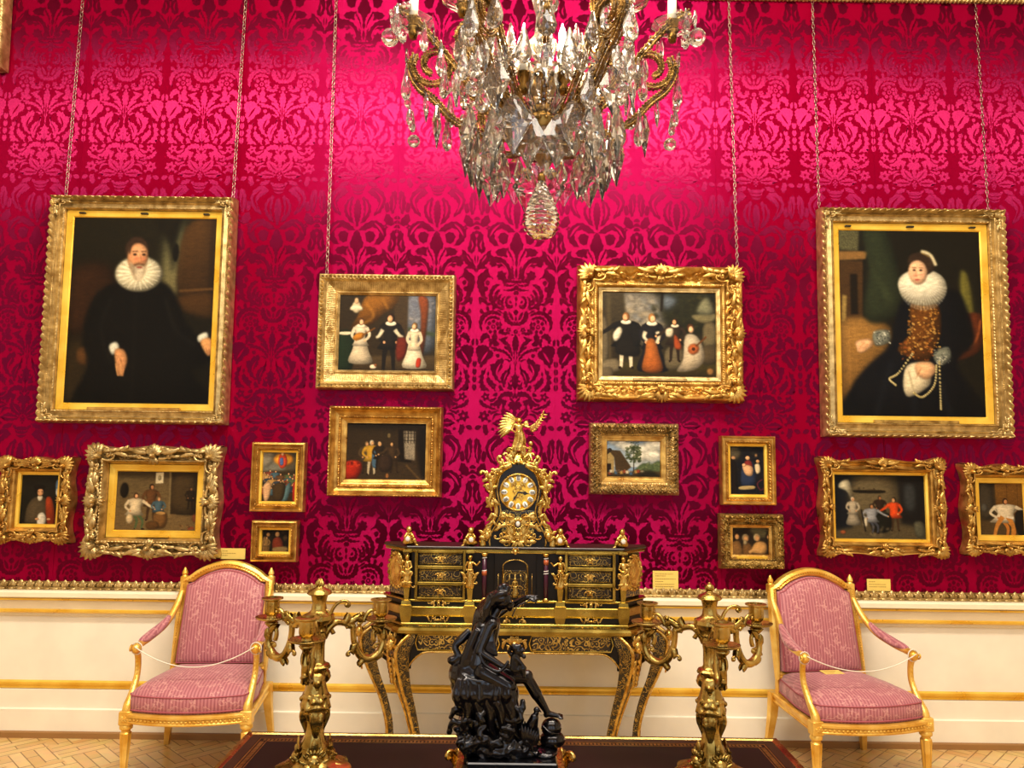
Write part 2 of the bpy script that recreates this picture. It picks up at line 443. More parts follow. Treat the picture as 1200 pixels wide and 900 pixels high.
    p.poly(B(640,600, 680,580, 716,540, 720,580, 690,610, 640,624, 560,640, 600,616)); p.poly(B(560,530, 600,540, 640,556, 600,570)); p.poly(B(395,474, 404,500, 420,530, 405,540, 395,520))
    p.poly(B(410,548, 440,528, 440,548, 424,560)); p.poly(B(395,566, 440,572, 460,600, 440,612, 446,636, 416,628, 410,680, 395,728))
    # star flower
    p.poly(B(410,724, 418,680, 440,650, 476,636, 508,616, 520,660, 500,700, 470,716, 430,740)); p.poly(B(420,722, 460,680, 496,640, 466,690), 0)
    p.poly(B(430,752, 480,730, 530,716, 580,740, 606,760, 560,764, 566,780, 510,784, 450,772)); p.poly(B(440,756, 500,748, 566,752, 500,762), 0)
    p.poly(B(520,676, 560,664, 590,680, 600,730, 570,690)); p.poly(B(540,640, 600,650, 620,680, 570,660))
    p.flower((664-395)/7.5, 692/7.5+64, 7, 6, 15); p.poly(B(610,650, 634,640, 640,664, 616,666)); p.poly(B(610,730, 640,722, 636,750))
    for a, b in ((395,742), (410,758), (406,780), (395,800), (395,766)): p.disc((a-395)/7.5, b/7.5+64, 1.2)
    p.poly(B(395,832, 440,836, 476,812, 466,846, 430,862, 395,864)); p.poly(B(480,806, 540,810, 580,846, 540,850, 500,836)); p.poly(B(580,800, 600,790, 612,806, 590,816)); p.poly(B(650,770, 688,776, 680,830, 656,856, 634,830))
    p.poly(B(700,780, 740,770, 762,800, 730,812)); p.poly(B(395,872, 430,874, 452,862, 444,884, 395,896)); p.poly(B(395,904, 424,906, 440,896, 430,916, 395,926))
    # --- vase, baskets and leaves between star and plume (y 180 .. 285)
    p.poly([(12,184),(20,178),(30,184),(33,196),(27,208),(19,212),(25,200),(22,192)]); p.poly([(5,190),(12,194),(16,204),(12,216),(4,222),(8,208)]); p.poly([(0,192),(4,202),(3,216),(0,226),(-1,210)])
    p.poly([(40.5,184),(45,182),(46.5,192),(44,206),(41,210),(38,200),(38.5,190)]); p.poly([(34,210),(40,213),(44,222),(38,224),(32,218)]); p.poly([(36,196),(38,206),(34,208),(32,200)])
    for k in range(4): p.poly([(47.5,212+5.5*k),(45,213+5.5*k),(43.6,215.5+5.5*k),(47.5,216+5.5*k)], 1)
    p.poly([(2,230),(10,222),(20,218),(29,222),(35,232),(30,244),(21,247),(26,238),(26,230),(18,226),(10,230)])
    p.poly([(10,234),(17,231),(22,236),(18,244),(12,243)]); p.poly([(0,230),(5,238),(8,248),(3,254),(0,258)]); p.poly([(11,250),(19,250),(25,254),(20,259),(13,257)])
    p.poly([(40,234),(44,230),(46.8,238),(46,250),(42,256),(37,252),(39,244)]); p.poly([(30,252),(36,256),(43,264),(46.5,274),(40,272),(33,265)]); p.poly([(33,274),(39,278),(44,284),(38,288),(33,282)])
    p.poly([(22,264),(28,262),(32,268),(27,272)]); p.poly([(46.5,258),(44.8,262),(46.6,268)])
    p.flower(33, 226, 4, 5)
    for q in ([(20,182),(29,190),(29,198),(23,208),(27,196),(26,190)], [(9,194),(13,204),(9,214),(10,204)], [(42,188),(44,198),(42,206),(42.4,198)],
              [(20,221),(28,226),(32,236),(26,228)], [(41,240),(44,246),(41,252),(42,246)], [(36,258),(42,267),(37,262)]): p.poly(q, 0)
    return p
def wall_back():
    mb = MB(); mb.mi = 0
    mb.add([(-XW, 0, DADO), (XW, 0, DADO), (XW, 0, TOP), (-XW, 0, TOP)], [(0, 1, 2, 3)])
    t = damask_tile(); U = (P(652.7, 430, 0)-P(557.3, 430, 0)).x; sx = U/95.0; V = P(605, 331, 0).z-P(605, 627, 0).z; sy = V/290.0
    c0 = P(605, 331, 0)
    vs = np.array(t.v); fs = t.f; ms = t.m
    for ix in range(-10, 11):
        cx = c0.x+ix*U
        if abs(cx) > XW-U*0.5: continue
        for iy in (-2, -1, 0, 1, 2):
            X = cx+vs[:, 0]*sx; Z = c0.z+iy*V-vs[:, 1]*sy; Y = -vs[:, 2]
            o = len(mb.v)
            keep = (Z > DADO) & (Z < TOP)
            mb.v += list(zip(X.tolist(), Y.tolist(), Z.tolist()))
            for f, m in zip(fs, ms):
                if all(keep[k] for k in f):
                    q = tuple(i+o for i in f)
                    ar = sum(X[f[k-1]]*Z[f[k]]-X[f[k]]*Z[f[k-1]] for k in range(len(f)))
                    mb.f.append(q if ar > 0 else q[::-1]); mb.m.append(m)
    # cut seams between the widths of silk: thin sewn ridges
    mb.mi = 0
    for ix in range(-8, 9):
        x = c0.x+(ix+0.5)*U*1.0
        if abs(x) < XW and ix % 2 == 0: mb.box(x-0.0012, x+0.0012, -0.0022, 0, DADO, TOP)
    # drop vertices no face uses
    used = sorted({i for f in mb.f for i in f}); mp = {a: b for b, a in enumerate(used)}
    mb.v = [mb.v[i] for i in used]; mb.f = [tuple(mp[i] for i in f) for f in mb.f]
    o = mb.build('wall_back', [M['silk_ground'], M['silk_figure']], None, False)
    return struct(o)
wall_back()

# painted panelling below the silk
def cream_mat(name, col):
    m, nt, b = newmat(name); v = texco(nt)
    n = N(nt, 'ShaderNodeTexNoise', Scale=5.0, Detail=3.0); L(nt, v, n.inputs['Vector'])
    c = hx(col); c2 = tuple(x*0.9 for x in c[:3])+(1,)
    r = ramp(nt, n.outputs['Fac'], [(0.3, c2), (0.7, c)]); L(nt, r.outputs[0], b.inputs['Base Color'])
    setp(b, Roughness=0.45); return m
M['cream'] = cream_mat('cream_paint', '#f8efdb')
M['cream2'] = cream_mat('cream_paint_rail', '#f6e8c8')
M['skirt'] = cream_mat('brown_skirting', '#9a7040')
zd = lambda y: P(600, y, 0).z
def hband(name, prof, mat, kind=True):
    """moulding run along the back wall: profile of (depth, z)"""
    mb = MB(); pr = [(0.0, prof[0][1])] + prof + [(0.0, prof[-1][1])]
    mb.loft([[(x, -d, z) for d, z in pr] for x in (-XW, XW)], True, True, True)
    o = mb.build(name, mat, None, False); return struct(o)
Z0 = 0.0
hband('trim_1', [(0.012, zd(726)), (0.012, 0.0)], M['cream'])
# dado rail
hband('trim_2', [(0.065, zd(697)), (0.078, zd(699)), (0.078, zd(704)), (0.060, zd(706)), (0.055, zd(710)), (0.045, zd(716)), (0.040, zd(719))], M['cream2'])
hband('trim_3', [(0.040, zd(705)), (0.066, zd(706)), (0.066, zd(708)), (0.040, zd(709.5))], M['gilt_bright'])
hband('trim_4', [(0.030, zd(718)), (0.050, zd(719.5)), (0.050, zd(722)), (0.040, zd(723.5))], M['gilt_bright'])
hband('trim_10', [(0.038, zd(723.3)), (0.026, zd(725)), (0.026, zd(727)), (0.012, zd(728.5))], M['cream2'])
# lower gilt line and ledge
hband('trim_5', [(0.012, zd(803)), (0.030, zd(804.5)), (0.030, zd(807)), (0.022, zd(810.5)), (0.022, zd(812)), (0.012, zd(813))], M['gilt_bright'])
hband('trim_6', [(0.012, zd(812.5)), (0.022, zd(813)), (0.022, zd(835)), (0.034, zd(836)), (0.034, zd(868)), (0.012, zd(868))], M['cream'])
hband('baseboard_back', [(0.040, zd(861)), (0.046, zd(862.5)), (0.046, 0.0)], M['skirt'])
# carved gilt leaf fillet under the silk
def fillet(name, z0, z1, x0, x1, mat):
    mb = MB(); h = z1-z0
    mb.box(x0, x1, -0.03, 0, z0, z0+h*0.34); mb.box(x0, x1, -0.018, 0, z0+h*0.34, z1-h*0.1)
    n = int((x1-x0)/(h*0.95)); st = (x1-x0)/n
    for i in range(n):
        x = x0+(i+0.5)*st
        mb.M = frame_at((x, -0.018, z0+h*0.3))
        mb.leaf(0, 0, PI/2, h*0.78, st*0.62, 0.014, 0, 0, 6, 2)
        for sg in (1, -1): mb.leaf(sg*st*0.14, 0, PI/2-sg*0.75, h*0.5, st*0.34, 0.012, sg*1.5, 0, 5)
        mb.ell((st*0.5, h*0.42, 0.006), (st*0.13, st*0.13, 0.009), None, 6, 5)
        mb.M = Matrix.Identity(4)
        mb.ell((x, -0.03, z0+h*0.16), (st*0.4, 0.008, h*0.15), None, 6, 5)
    return struct(mb.build(name, mat, None, True))
fillet('trim_7', zd(697.5), zd(686.5), -XW, XW, M['gilt_pale'])
def rope_trim(name, pts, r, mat):
    mb = MB(); a, b = Vector(pts[0]), Vector(pts[1]); ln = (b-a).length; d = (b-a)/ln
    mb.tube([a, b], r*0.8, 8)
    n = int(ln/(r*1.25))
    s = Vector((0, -1, 0)).cross(d)
    for i in range(n):
        c = a+d*((i+0.5)*ln/n)
        mb.tube([c-s*r*1.0-d*r*0.5, c+Vector((0, -r*0.85, 0)), c+s*r*1.0+d*r*0.5], [r*0.3, r*0.45, r*0.3], 6)
    return struct(mb.build(name, mat, None, True))
zt = P(1080, 1.5, 0).z
rope_trim('trim_8', [(-XW, -0.012, zt), (XW, -0.012, zt)], 0.02, M['gilt_pale'])
mb = MB(); mb.box(-XW, XW, -0.10, 0, zt+0.05, 4.9); struct(mb.build('trim_9', M['cream'], None, False))

# parquet
def parquet():
    m, nt, b = newmat('oak_parquet'); v = texco(nt, (1, 1, 1))
    rot = nt.nodes.new('ShaderNodeMapping'); rot.inputs['Rotation'].default_value = (0, 0, math.radians(45)); L(nt, v, rot.inputs['Vector'])
    ck = N(nt, 'ShaderNodeTexChecker', Scale=4.2); L(nt, rot.outputs[0], ck.inputs['Vector'])
    out = []
    for ax in (0, 1):
        w = N(nt, 'ShaderNodeTexBrick', Scale=1.0); w.inputs['Mortar Size'].default_value = 0.003
        w.inputs['Color1'].default_value = hx('#ecca8c'); w.inputs['Color2'].default_value = hx('#d9ac68'); w.inputs['Mortar'].default_value = hx('#8a6234')
        w.inputs['Brick Width'].default_value = 0.24; w.inputs['Row Height'].default_value = 0.06
        mp = nt.nodes.new('ShaderNodeMapping'); mp.inputs['Rotation'].default_value = (0, 0, ax*PI/2)
        L(nt, rot.outputs[0], mp.inputs['Vector']); L(nt, mp.outputs[0], w.inputs['Vector']); out.append(w)
    mx = N(nt, 'ShaderNodeMix', data_type='RGBA'); L(nt, ck.outputs['Fac'], mx.inputs['Factor']); L(nt, out[0].outputs['Color'], mx.inputs[6]); L(nt, out[1].outputs['Color'], mx.inputs[7])
    n = N(nt, 'ShaderNodeTexNoise', Scale=14.0, Detail=5.0); L(nt, v, n.inputs['Vector'])
    m2 = N(nt, 'ShaderNodeMix', data_type='RGBA', blend_type='MULTIPLY'); m2.inputs['Factor'].default_value = 0.35
    L(nt, mx.outputs[2], m2.inputs[6]); L(nt, n.outputs['Color'], m2.inputs[7]); L(nt, m2.outputs[2], b.inputs['Base Color'])
    setp(b, Roughness=0.3); return m
M['parquet'] = parquet()
mb = MB(); mb.add([(-XW, -7.5, 0), (XW, -7.5, 0), (XW, 0, 0), (-XW, 0, 0)], [(0, 1, 2, 3)]); struct(mb.build('floor', M['parquet'], None, False))
M['plaster'] = plain('plaster', '#e9dfcc', 0.8)
mb = MB(); mb.add([(-XW, -7.5, 5.2), (XW, -7.5, 5.2), (XW, 0, 5.2), (-XW, 0, 5.2)], [(3, 2, 1, 0)]); struct(mb.build('ceiling', M['plaster'], None, False))
M['silk_plain'] = plain('crimson_wall', '#8e0a38', 0.7)
for nm, q in (('wall_left', [(-XW, -7.5, 0), (-XW, 0, 0), (-XW, 0, 5.2), (-XW, -7.5, 5.2)]), ('wall_right', [(XW, 0, 0), (XW, -7.5, 0), (XW, -7.5, 5.2), (XW, 0, 5.2)]),
              ('wall_front', [(XW, -7.5, 0), (-XW, -7.5, 0), (-XW, -7.5, 5.2), (XW, -7.5, 5.2)])):
    mb = MB(); mb.add(q, [(0, 1, 2, 3)]); struct(mb.build(nm, M['plaster'], None, False))
# tall sash windows added unseen behind the camera to supply light and reflections
m, nt, b = newmat('fill_glow_pane'); setp(b, Base_Color=(0, 0, 0, 1)); b.inputs['Emission Color'].default_value = (0.72, 0.86, 1.0, 1); b.inputs['Emission Strength'].default_value = 3.2; M['fill_glow'] = m
for i, x in enumerate((-2.2, 0.0, 2.2)):
    mb = MB(); mb.add([(x-.55, -7.47, .9), (x+.55, -7.47, .9), (x+.55, -7.47, 4.1), (x-.55, -7.47, 4.1)], [(3, 2, 1, 0)]); w_ = struct(mb.build('window_%d' % (i+1), M['fill_glow'], None, False))
    mb = MB()
    for xx in (-.6, -.02, .56): mb.box(x+xx, x+xx+.05, -7.5, -7.42, .85, 4.15)
    for zz in (.85, 1.65, 2.45, 3.25, 4.1): mb.box(x-.6, x+.6, -7.5, -7.43, zz, zz+.05)
    mb.build('window_frame', M['cream'], w_, False)

# ------------------------------------------------------------------ camera and lights
cd = bpy.data.cameras.new('camera'); cam = bpy.data.objects.new('camera', cd); C.objects.link(cam)
mw = Matrix((_R, _U, -_F)).transposed().to_4x4(); mw.translation = CAM; cam.matrix_world = mw
cd.sensor_width = 36; cd.lens = FOC/1200*36; cd.clip_start = 0.05
sc = bpy.context.scene; sc.camera = cam
def area(name, loc, target, sx, sy, power, col):
    ld = bpy.data.lights.new(name, 'AREA'); ld.shape = 'RECTANGLE'; ld.size = sx; ld.size_y = sy; ld.energy = power; ld.color = col
    o = bpy.data.objects.new(name, ld); C.objects.link(o); o.location = loc
    o.rotation_euler = (Vector(target)-Vector(loc)).to_track_quat('-Z', 'Y').to_euler(); return o
area('ceiling_light', (0, -2.5, 4.95), (0, -0.3, 1.6), 3.6, 0.45, 275, (1.0, 0.90, 0.74))
area('ceiling_light_rear', (0, -4.2, 5.1), (0, -1.2, 0.3), 5.0, 1.0, 200, (1.0, 0.91, 0.78))
w = bpy.data.worlds.new('world'); sc.world = w; w.use_nodes = True
w.node_tree.nodes['Background'].inputs[0].default_value = (0.9, 0.8, 0.65, 1); w.node_tree.nodes['Background'].inputs[1].default_value = 0.05
sc.view_settings.view_transform = 'Standard'; sc.view_settings.look = 'None'; sc.view_settings.gamma = 1.0; sc.view_settings.use_curve_mapping = False
sc.view_settings.exposure = 0.0
sc.cycles.caustics_reflective = False; sc.cycles.caustics_refractive = False
sc.cycles.max_bounces = 10; sc.cycles.transmission_bounces = 8; sc.cycles.sample_clamp_indirect = 6.0
# ================================================================== paintings
def smooth_open(pts, n=5):
    return [tuple(v)[:2] for v in crv([(x, y, 0) for x, y in pts], n)]
class Cv:
    """a little painter: soft polygons and dabs of colour on a raster of paint"""
    def __init__(s, asp, res, base):
        s.w = int(res); s.h = int(res/asp); s.asp = asp
        s.a = np.ones((s.h*2, s.w*2, 3))*np.array(s.c(base)); s.rng = np.random.default_rng(3); s.form = True
    def c(s, h):
        h = h.lstrip('#'); return [int(h[i:i+2], 16)/255 for i in (0, 2, 4)]
    def fill(s, pts, col, soft=0.0, alpha=1.0, sm=True, tex=0.06, col2=None, gdir=(0, 1)):
        pts = _sm(pts, 4) if sm else pts
        H, W = s.h*2, s.w*2
        xs = np.array([p[0]*W for p in pts]); ys = np.array([p[1]*H for p in pts])
        pad = int(soft*W*2)+2
        x0 = max(0, int(xs.min())-pad); x1 = min(W, int(xs.max())+pad+1); y0 = max(0, int(ys.min())-pad); y1 = min(H, int(ys.max())+pad+1)
        if x1 <= x0 or y1 <= y0: return s
        gx, gy = np.meshgrid(np.arange(x0, x1)+0.5, np.arange(y0, y1)+0.5)
        ins = np.zeros(gx.shape, bool); n = len(xs)
        for i in range(n):
            xa, ya, xb, yb = xs[i-1], ys[i-1], xs[i], ys[i]
            if ya == yb: continue
            cr = ((ya > gy) != (yb > gy)) & (gx < (xb-xa)*(gy-ya)/(yb-ya)+xa); ins ^= cr
        m = ins.astype(float)
        form = None
        if s.form and sm:
            R_ = int(min(np.ptp(xs), np.ptp(ys))*0.20)
            if R_ >= 2:
                f = m.copy()
                for _ in range(2):
                    for ax in (0, 1):
                        cs = np.cumsum(np.pad(f, [(R_+1, R_) if k == ax else (0, 0) for k in (0, 1)], mode='constant'), axis=ax)
                        f = (np.take(cs, np.arange(2*R_+1, cs.shape[ax]), ax)-np.take(cs, np.arange(0, cs.shape[ax]-2*R_-1), ax))/(2*R_+1)
                gy_, gx_ = np.gradient(f); lit = np.clip((gx_*0.8+gy_*0.6)*R_*1.3, -1, 1)     # the painter's light from upper left
                form = np.clip(0.62+0.42*np.clip((f-0.35)/0.6, 0, 1)+0.34*lit, 0.4, 1.25)[..., None]
        r = int(round(soft*W))
        if r > 0:
            for _ in range(2):
                for ax in (0, 1):
                    cs = np.cumsum(np.pad(m, [(r+1, r) if k == ax else (0, 0) for k in (0, 1)], mode='constant'), axis=ax)
                    m = (np.take(cs, np.arange(2*r+1, cs.shape[ax]), ax)-np.take(cs, np.arange(0, cs.shape[ax]-2*r-1), ax))/(2*r+1)
        m = m[..., None]*alpha
        cc = np.array(s.c(col))
        if col2:
            gx_, gy_ = (gx-xs.min())/(np.ptp(xs)+1e-6), (gy-ys.min())/(np.ptp(ys)+1e-6)
            t = np.clip(gx_*gdir[0]+gy_*gdir[1] if gdir[0]+gdir[1] > 0 else 1-(-gx_*gdir[0]-gy_*gdir[1]), 0, 1)[..., None]
            cc = cc*(1-t)+np.array(s.c(col2))*t
        nz = 1+tex*s.rng.standard_normal(m.shape)
        if form is not None: cc = cc*form
        s.a[y0:y1, x0:x1] = s.a[y0:y1, x0:x1]*(1-m)+np.clip(cc*nz, 0, 1)*m
        return s
    def ell(s, x, y, rx, ry, col, soft=0.0, alpha=1.0, rot=0.0, **k):
        pts = []
        for i in range(20):
            a = 2*PI*i/20; u, v = rx*math.cos(a), ry*math.sin(a)*s.asp
            # ry is given in units of the width, so circles stay round
            pts.append((x+u*math.cos(rot)-v/s.asp*math.sin(rot), y+(u*math.sin(rot)+v/s.asp*math.cos(rot))*s.asp))
        return s.fill(pts[::2], col, soft, alpha, True, **k)
    def line(s, pts, w, col, soft=0.0, alpha=1.0, w2=None, sm=True):
        pts = smooth_open(pts) if sm and len(pts) > 2 else pts
        w2 = w if w2 is None else w2; Ls = []; Rs = []; n = len(pts)
        for i, (x, y) in enumerate(pts):
            xa, ya = pts[max(0, i-1)]; xb, yb = pts[min(n-1, i+1)]
            dx, dy = xb-xa, (yb-ya)/s.asp; l = math.hypot(dx, dy)+1e-9; ww = lerp(w, w2, i/(n-1))/2
            Ls.append((x-dy/l*ww, y+dx/l*ww*s.asp)); Rs.append((x+dy/l*ww, y-dx/l*ww*s.asp))
        return s.fill(Ls+Rs[::-1], col, soft, alpha, False)
    def dabs(s, n, x0, x1, y0, y1, r, cols, soft=0.002, alpha=0.7, flat=0.6):
        for _ in range(n):
            x, y = s.rng.uniform(x0, x1), s.rng.uniform(y0, y1); q = r*s.rng.uniform(0.5, 1.3)
            s.ell(x, y, q, q*flat, cols[int(s.rng.integers(len(cols)))], soft, alpha*s.rng.uniform(0.5, 1), s.rng.uniform(-0.8, 0.8))
        return s
    def figure(s, x, y, h, coat, legs='#3a2a1e', hair='#3a2415', skin='#d9a67c', wide=0.34, seat=False, lean=0.0, face=1, collar=None, skirt=None, arm=None):
        """a small painted figure whose feet are at (x, y); h is its height in units of the picture height"""
        A = 1/s.asp; u = h
        hx_ = x+lean*u; head = y-u
        if skirt:
            s.line([(hx_-0.06*u*A, y-0.6*u), (x-0.16*u*A, y-.02*u)], 0.12*u*A, skirt, .002)
            s.fill([(hx_-0.07*u*A, y-0.60*u), (hx_+0.07*u*A, y-0.60*u), (x+0.20*u*A, y-0.25*u), (x+0.27*u*A, y), (x-0.25*u*A, y), (x-0.18*u*A, y-0.3*u)], skirt, 0.003)
            s.line([(x-0.02*u*A, y-0.5*u), (x-0.10*u*A, y)], 0.02*u*A, '#00000', 0.004, 0.25) if False else None
        else:
            kx = 0.16 if seat else 0.0
            for sg in (-1, 1):
                s.line([(x+sg*0.05*u*A, y-0.46*u), (x+(sg*0.08+kx)*u*A, y-0.24*u), (x+(sg*0.09+kx*0.8)*u*A, y-0.01*u)], 0.10*u*A, legs, 0.002, 1, 0.05*u*A)
                s.line([(x+(sg*0.09+kx*0.8)*u*A, y-0.01*u), (x+(sg*0.14+kx)*u*A, y)], 0.045*u*A, '#1d130d', 0.001)
        k = wide/0.42
        s.fill([(hx_-0.055*u*A, y-0.86*u), (hx_+0.055*u*A, y-0.86*u), (hx_+0.15*k*u*A, y-0.81*u), (hx_+0.16*k*u*A, y-0.72*u), (hx_+0.105*k*u*A, y-0.60*u), (x+0.15*k*u*A, y-0.46*u), (x+0.17*k*u*A, y-0.38*u), (x-0.17*k*u*A, y-0.38*u), (x-0.15*k*u*A, y-0.46*u), (hx_-0.105*k*u*A, y-0.60*u), (hx_-0.16*k*u*A, y-0.72*u), (hx_-0.15*k*u*A, y-0.81*u)], coat, 0.003)
        arms = {-1: (-0.20, -0.62, -0.10, -0.50), 1: (0.20, -0.62, 0.10, -0.50)}
        if arm: arms[arm] = (arm*0.26, -0.66, arm*0.38, -0.58)
        for sg, (ex, ey, px_, py_) in arms.items():
            s.line([(hx_+sg*0.13*k*u*A, y-0.79*u), (hx_+ex*k*u*A, y+ey*u), (hx_+px_*k*u*A, y+py_*u)], 0.085*u*A, coat, 0.003, 1, 0.05*u*A)
            s.line([(hx_+sg*0.125*k*u*A, y-0.74*u), (hx_+sg*0.10*k*u*A, y-0.60*u)], 0.012*u*A, '#0c0906', 0.003, 0.5)
            s.ell(hx_+px_*k*u*A, y+py_*u, 0.026*u*A, 0.026*u*A, skin, 0.001)
        s.line([(hx_, y-0.92*u), (hx_, y-0.84*u)], 0.05*u*A, skin, 0.002)
        if collar: s.ell(hx_, y-0.83*u, 0.10*u*A, 0.045*u*A, collar, 0.002)
        s.ell(hx_, head+0.075*u, 0.066*u*A, 0.082*u*A, hair, 0.002)
        s.ell(hx_+face*0.014*u*A, head+0.09*u, 0.048*u*A, 0.064*u*A, skin, 0.002)
        s.ell(hx_+face*0.02*u*A, head+0.125*u, 0.016*u*A, 0.008*u*A, '#8a4a3a', 0.001, 0.6)
        return s
    def done(s):
        a = s.a.reshape(s.h, 2, s.w, 2, 3).mean((1, 3))
        br = s.rng.standard_normal((s.h, s.w))
        for sh in (1, 2, 3): br = (br+np.roll(br, sh, 1)+0.5*np.roll(br, 1, 0))/2.2
        b = a*(1+0.10*br[..., None])*np.array([0.92, 0.88, 0.80])
        b = np.clip(b, 0, 1)
        return np.where(b <= 0.04045, b/12.92, ((b+0.055)/1.055)**2.4)
def canvas_mesh(name, W, H, cv, parent, y, mat):
    img = cv.done(); h, w = img.shape[:2]
    xs = np.linspace(-W/2, W/2, w); zs = np.linspace(H/2, -H/2, h)
    X, Z = np.meshgrid(xs, zs); nz = cv.rng.standard_normal(X.shape)*0.0001
    V = np.stack([X, y+nz, Z], -1).reshape(-1, 3)
    i = np.arange(h-1)[:, None]*w+np.arange(w-1)[None]
    F = np.stack([i, i+w, i+w+1, i+1], -1).reshape(-1, 4)
    me = bpy.data.meshes.new(name); me.from_pydata(V.tolist(), [], F.tolist())
    at = me.color_attributes.new('paint', 'FLOAT_COLOR', 'POINT')
    at.data.foreach_set('color', np.concatenate([img, np.ones((h, w, 1))], -1).astype(np.float32).ravel())
    me.polygons.foreach_set('use_smooth', [True]*len(me.polygons))
    me.materials.append(mat); me.update()
    o = bpy.data.objects.new(name, me); C.objects.link(o); o.parent = parent; return o
def paint_mat():
    m, nt, b = newmat('oil_paint')
    a = N(nt, 'ShaderNodeAttribute'); a.attribute_name = 'paint'; L(nt, a.outputs['Color'], b.inputs['Base Color'])
    v = texco(nt); n = N(nt, 'ShaderNodeTexNoise', Scale=220.0, Detail=3.0); L(nt, v, n.inputs['Vector'])
    bp = N(nt, 'ShaderNodeBump', Strength=0.12, Distance=0.001); L(nt, n.outputs['Fac'], bp.inputs['Height']); L(nt, bp.outputs['Normal'], b.inputs['Normal'])
    setp(b, Roughness=0.5); b.inputs['Specular IOR Level'].default_value = 0.12; return m
M['paint'] = paint_mat()

# ------------------------------------------------------------------ carved frames
def frame_mesh(W, H, wid, prof, carve=None, wave=0.0, seed=0, nd=26, step=0.006):
    """rectangular carved frame: prof = [(inset, height)], carve(a, d, c) adds relief
    a: distance along the side from its middle, d: inset, c: distance to the nearest corner"""
    mb = MB()
    ds = np.linspace(0, wid, nd); px = [p[0] for p in prof]; pz = [p[1] for p in prof]
    sides = [((1, 0), (0, 1), W, H), ((0, -1), (1, 0), H, W), ((-1, 0), (0, -1), W, H), ((0, 1), (-1, 0), H, W)]
    for (tx, tz), (ox, oz), Ln, Ot in sides:
        n = max(10, int(Ln/step)); rings = []
        for i in range(n+1):
            s = -1+2*i/n; ring = []
            for d in ds:
                half = Ln/2-d; a = s*half; cdist = half-abs(a)
                h = float(np.interp(d, px, pz))
                if carve: h += carve(a, d, cdist, Ln)
                w = wave(a, Ln)*(1-d/wid)**1.2 if wave else 0.0
                r = Ot/2-d+w
                ring.append((tx*a+ox*r, -max(h, 0.002), tz*a+oz*r))
            ring = [(ring[0][0], 0.0, ring[0][2])]+ring+[(ring[-1][0], 0.0, ring[-1][2])]
            rings.append(ring)
        k = len(rings[0]); o = len(mb.v)
        mb.v += [p for r in rings for p in r]
        for i in range(n):
            for j in range(k-1): mb.f.append((o+i*k+j, o+i*k+j+1, o+(i+1)*k+j+1, o+(i+1)*k+j)); mb.m.append(0)
    return mb
def rope(d0, w, amp, p):
    def f(a, d, c, Ln):
        t = (d-d0)/w
        if abs(t) > 0.5: return 0
        return amp*(0.5+0.5*math.cos(2*PI*(a/p+t*0.9)))*math.cos(PI*t)
    return f
def beads(d0, r, amp, p):
    def f(a, d, c, Ln):
        q = (a/p % 1.0-0.5)*p
        e = 1-(q*q+(d-d0)**2)/(r*r)
        return amp*math.sqrt(e) if e > 0 else 0
    return f
def ribs(d0, d1, amp, p):
    def f(a, d, c, Ln): return amp*abs(math.sin(PI*a/p)) if d0 < d < d1 else 0
    return f
def leafy(d0, d1, amp, p, seed=0):
    def f(a, d, c, Ln):
        t = (d-d0)/(d1-d0)
        if not 0 < t < 1: return 0
        u = a/p; k = math.floor(u); v = u-k-0.5
        sgn = 1 if k % 2 else -1
        q = math.sin(2*PI*(v*1.5+0.5*math.sin(PI*t*1.4+sgn)))*math.sin(PI*t)
        e = math.cos(PI*v)*math.sin(PI*t)*(0.5+0.5*math.cos(9*PI*math.hypot(v, (t-0.5)*0.9)))
        return amp*(0.55*q+0.9*e)
    return f
def both(*fs):
    return lambda a, d, c, Ln: sum(f(a, d, c, Ln) for f in fs)
def orn_corner(sz, rng, rich=1.0):
    """carved corner: shell, leaves and C-scrolls; drawn for the top right corner, outward = +x +y"""
    mb = MB(); h = sz*0.24
    mb.M = frame_at()
    d = PI/4
    for k in range(-3, 4):
        mb.leaf(-0.12*sz, -0.12*sz, d+k*0.36, sz*(0.52-0.03*abs(k)), sz*0.17, h*1.1, 0, 0, 7)
    mb.ell((-0.12*sz, -0.12*sz, h*0.5), (sz*0.10, sz*0.10, h*0.9), None, 8, 6)
    for sg in (0, 1):
        base = PI if sg == 0 else -PI/2
        hand = 1 if sg == 0 else -1
        ox, oy = (-0.05*sz, 0.20*sz) if sg == 0 else (0.20*sz, -0.05*sz)
        mb.scroll(ox, oy, base-hand*0.15, sz*0.50, 1.1, sz*0.055, hand, 0.0)
        mb.scroll(ox, oy, base+PI-hand*0.5+(0), sz*0.22, 1.0, sz*0.04, -hand, 0.0)
        ix, iy = (-0.22*sz, -0.22*sz)
        mb.scroll(ix, iy, base+hand*0.35, sz*0.42, 1.1, sz*0.045, -hand, 0.0)
        for q in range(4):
            t = 0.25+0.2*q
            lx, ly = (-t*sz, 0.12*sz-0.02*q*sz) if sg == 0 else (0.12*sz-0.02*q*sz, -t*sz)
            mb.leaf(lx, ly, base+hand*(0.5-0.25*q), sz*0.34, sz*0.13, h*0.9, -hand*0.9, 0, 7, 2)
        tx, ty = (-0.95*sz, -0.02*sz) if sg == 0 else (-0.02*sz, -0.95*sz)
        mb.leaf(tx+(0.3*sz if sg == 0 else 0), ty+(0 if sg == 0 else 0.3*sz), base, sz*0.5, sz*0.16, h*0.8, hand*0.5, 0, 8, 3)
    return mb
